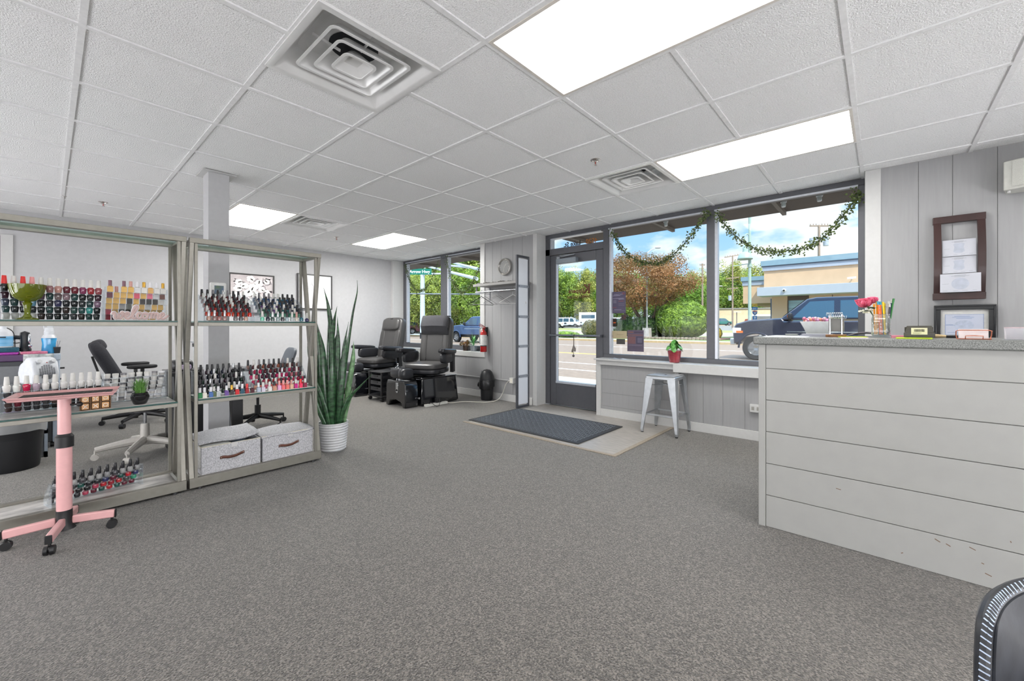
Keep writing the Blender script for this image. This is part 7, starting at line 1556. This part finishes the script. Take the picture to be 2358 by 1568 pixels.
b = B(); b.cyl((0,-.083,.187),(0,-.087,.187),.004,n=8); put(b, 'indicator', redl, t, world=False)
# large bin
t = thing('waste_bin', 'large round black bin with clear liner behind the left shelving unit', 'bin', (-.19, 5.05, 0))
b = B(); b.lathe([(0,0),(.145,0),(.15,.01),(.178,.36),(.182,.362),(.178,.355),(.15,.02),(0,.02)], n=36); put(b, 'body', mat('bin_black', (30,31,34), .42), t, world=False)
b = B(); b.lathe([(.17,.30),(.183,.30),(.188,.34),(.186,.372),(.176,.372),(.165,.30)], n=48, fn=lambda a, z: 1+.012*math.sin(9*a+z*60)+.010*math.sin(17*a), cap=False); b.v = [(x,y,z-.035*max(0,math.sin(2.0*math.atan2(y,x)+1.2))*(1 if z < .33 else 0)) for x, y, z in b.v]; put(b, 'liner', clear('bin_liner', (225,226,228), .4, haze=.42, hazecol=(190,192,194)), t, world=False)
# office chair, stool, chairs
def starbase(t, n, R, h, m, cm_b, th=.03, a0=0, cover=.03):
    for k in range(n):
        a = a0+2*PI*k/n; ca, sa = math.cos(a), math.sin(a)
        b = B(); b.tube([(.02*ca,.02*sa,h),(R*.5*ca,R*.5*sa,h-.012),(R*ca,R*sa,h-.035)], [th,th*.85,th*.6], 8, flat=.8); lg = put(b, 'base_leg', m, t, world=False)
        b = B(); b.cyl((R*ca,R*sa,.05),(R*ca,R*sa,h-.04),.007); b.tube([(R*ca-.02*sa,R*sa+.02*ca,.026),(R*ca+.02*sa,R*sa-.02*ca,.026)], .026, 14); put(b, 'caster', cm_b, lg, world=False)
mesh_b = mat('chair_fabric_black', (40,40,46), .8, ns=90, na=.2)
t = thing('office_chair', 'black padded office chair facing right against the far wall, behind the left unit', 'office chair', (.72, 6.40, 0))
starbase(t, 5, .33, .11, blk, blk, .03, .35)
b = B(); b.cyl((0,0,.09),(0,0,.40),.028); b.cush((0,0,.385),.26,.26,.04,.4); put(b, 'column', blk, t, world=False)
b = B(); b.cush((.02,0,.455), .50,.48,.10,.45,24,12); put(b, 'seat', mesh_b, t, world=False)
R_ = Matrix.Rotation(math.radians(-25),3,'Y'); b = B(); b.cush((-.285,-.10,.70), .12,.20,.52,.5,18,12,R_); b.cush((-.285,.10,.70), .12,.20,.52,.5,18,12,R_); b.cush((-.35,0,.90),.12,.34,.12,.7,18,10,R_); put(b, 'backrest', mesh_b, t, world=False)
b = B(); b.bar((-.10,0,.40),(-.33,0,.52),.06,.02); b.bar((-.33,0,.52),(-.40,0,.78),.05,.02,(1,0,0)); put(b, 'back_bar', blk, t, world=False)
for s in (-1,1):
    b = B(); b.cush((-.02,s*.27,.66), .26,.07,.045,.5,16,8); ar = put(b, 'armrest', blk, t, world=False)
    b = B(); b.bar((-.02,s*.27,.645),(-.02,s*.25,.43),.05,.03,(1,0,0)); put(b, 'arm_post', blk, ar, world=False)
ivp = mat('base_ivory', (196,192,186), .4)
t = thing('rolling_stool', 'low rolling stool with ivory star base and black seat, behind the left unit', 'stool', (.565, 4.80, 0))
starbase(t, 5, .31, .12, ivp, ivp, .036, math.radians(-117))
b = B(); b.lathe([(.038,.08),(.034,.12),(.030,.25),(.028,.262)], n=18); put(b, 'base_column', ivp, t, world=False)
b = B(); b.cyl((0,0,.26),(0,0,.40),.012); put(b, 'gas_post', chrome, t, world=False)
b = B(); b.cush((0,0,.435), .40,.40,.10,.45,28,12,None,1); b.cyl((0,0,.37),(0,0,.39),.10); put(b, 'seat', pad, t, world=False)
t = thing('task_chair', 'black task chair with slim grey backrest seen beneath the right unit shelves', 'office chair', (1.55, 5.16, 0))
starbase(t, 5, .29, .12, blk, blk, .028, .2)
b = B(); b.cyl((0,0,.09),(0,0,.24),.03); b.cyl((0,0,.24),(0,0,.40),.014); put(b, 'column', mat('column_black', (34,36,40), .3), t, world=False)
b = B(); b.cush((.02,0,.435), .44,.44,.09,.45,24,12); put(b, 'seat', pad, t, world=False)
b = B(); b.cush((.30,-.03,.72), .05,.30,.30,.5,18,10,Matrix.Rotation(math.radians(20),3,'Y')); put(b, 'backrest', mat('back_slate', (84,90,98), .5), t, world=False)
b = B(); b.bar((.15,0,.40),(.26,0,.60),.04,.02); put(b, 'back_bar', blk, t, world=False)
# manicure table with lamp
t = thing('manicure_table', 'black manicure table with two pedestals behind the grey pillar', 'table', (1.0, 4.72, 0)); tb = mat('table_black', (28,28,31), .4)
b = B(); b.box(.70,1.30,4.50,4.95,.68,.71); put(b, 'tabletop', tb, t, bevel=.004)
for x0, x1 in ((.72,.93),(1.15,1.24)):
    b = B(); b.box(x0,x1,4.54,4.92,0,.68); put(b, 'pedestal', tb, t, bevel=.004)
t = thing('desk_lamp', 'white slim desk lamp on the manicure table, seen left of the pillar', 'lamp', (.885, 4.60, .7105))
b = B(); b.lathe([(0,0),(.05,0),(.05,.012),(0,.014)], n=20); put(b, 'base', tb, t, world=False)
b = B(); b.tube([(0,0,.014),(.0,0,.10),(-.012,0,.22)], .010, 10); put(b, 'stem', bwh, t, world=False)
b = B(); b.cyl((-.012,0,.215),(-.014,0,.245),.013); put(b, 'joint', blk, t, world=False)
b = B(); b.bar((.0,0,.25),(-.11,0,.285),.03,.012); put(b, 'lamp_head', bwh, t, world=False, bevel=.003)
t = thing('nail_dryer', 'low black and lilac nail dryer beside the lamp on the manicure table', 'nail dryer', (.80, 4.70, .7105))
b = B(); b.cush((0,0,.05),.16,.18,.095,.5,18,10); put(b, 'shell', tb, t, world=False)
b = B(); b.cush((.01,-.06,.035),.10,.09,.05,.5,14,8); put(b, 'front', mat('dryer_lilac', (196,178,206), .4), t, world=False)
b = B(); b.tube(curve([(1.10,4.53,.60),(1.11,4.51,.45),(1.12,4.50,.28),(1.135,4.52,.12),(1.10,4.50,.012),(1.02,4.46,.010)],6), .005, 6); solo(b, 'table_lead', mat('lead_grey', (120,124,130), .5), 'thin grey lead hanging from the manicure table to the floor', 'cord')
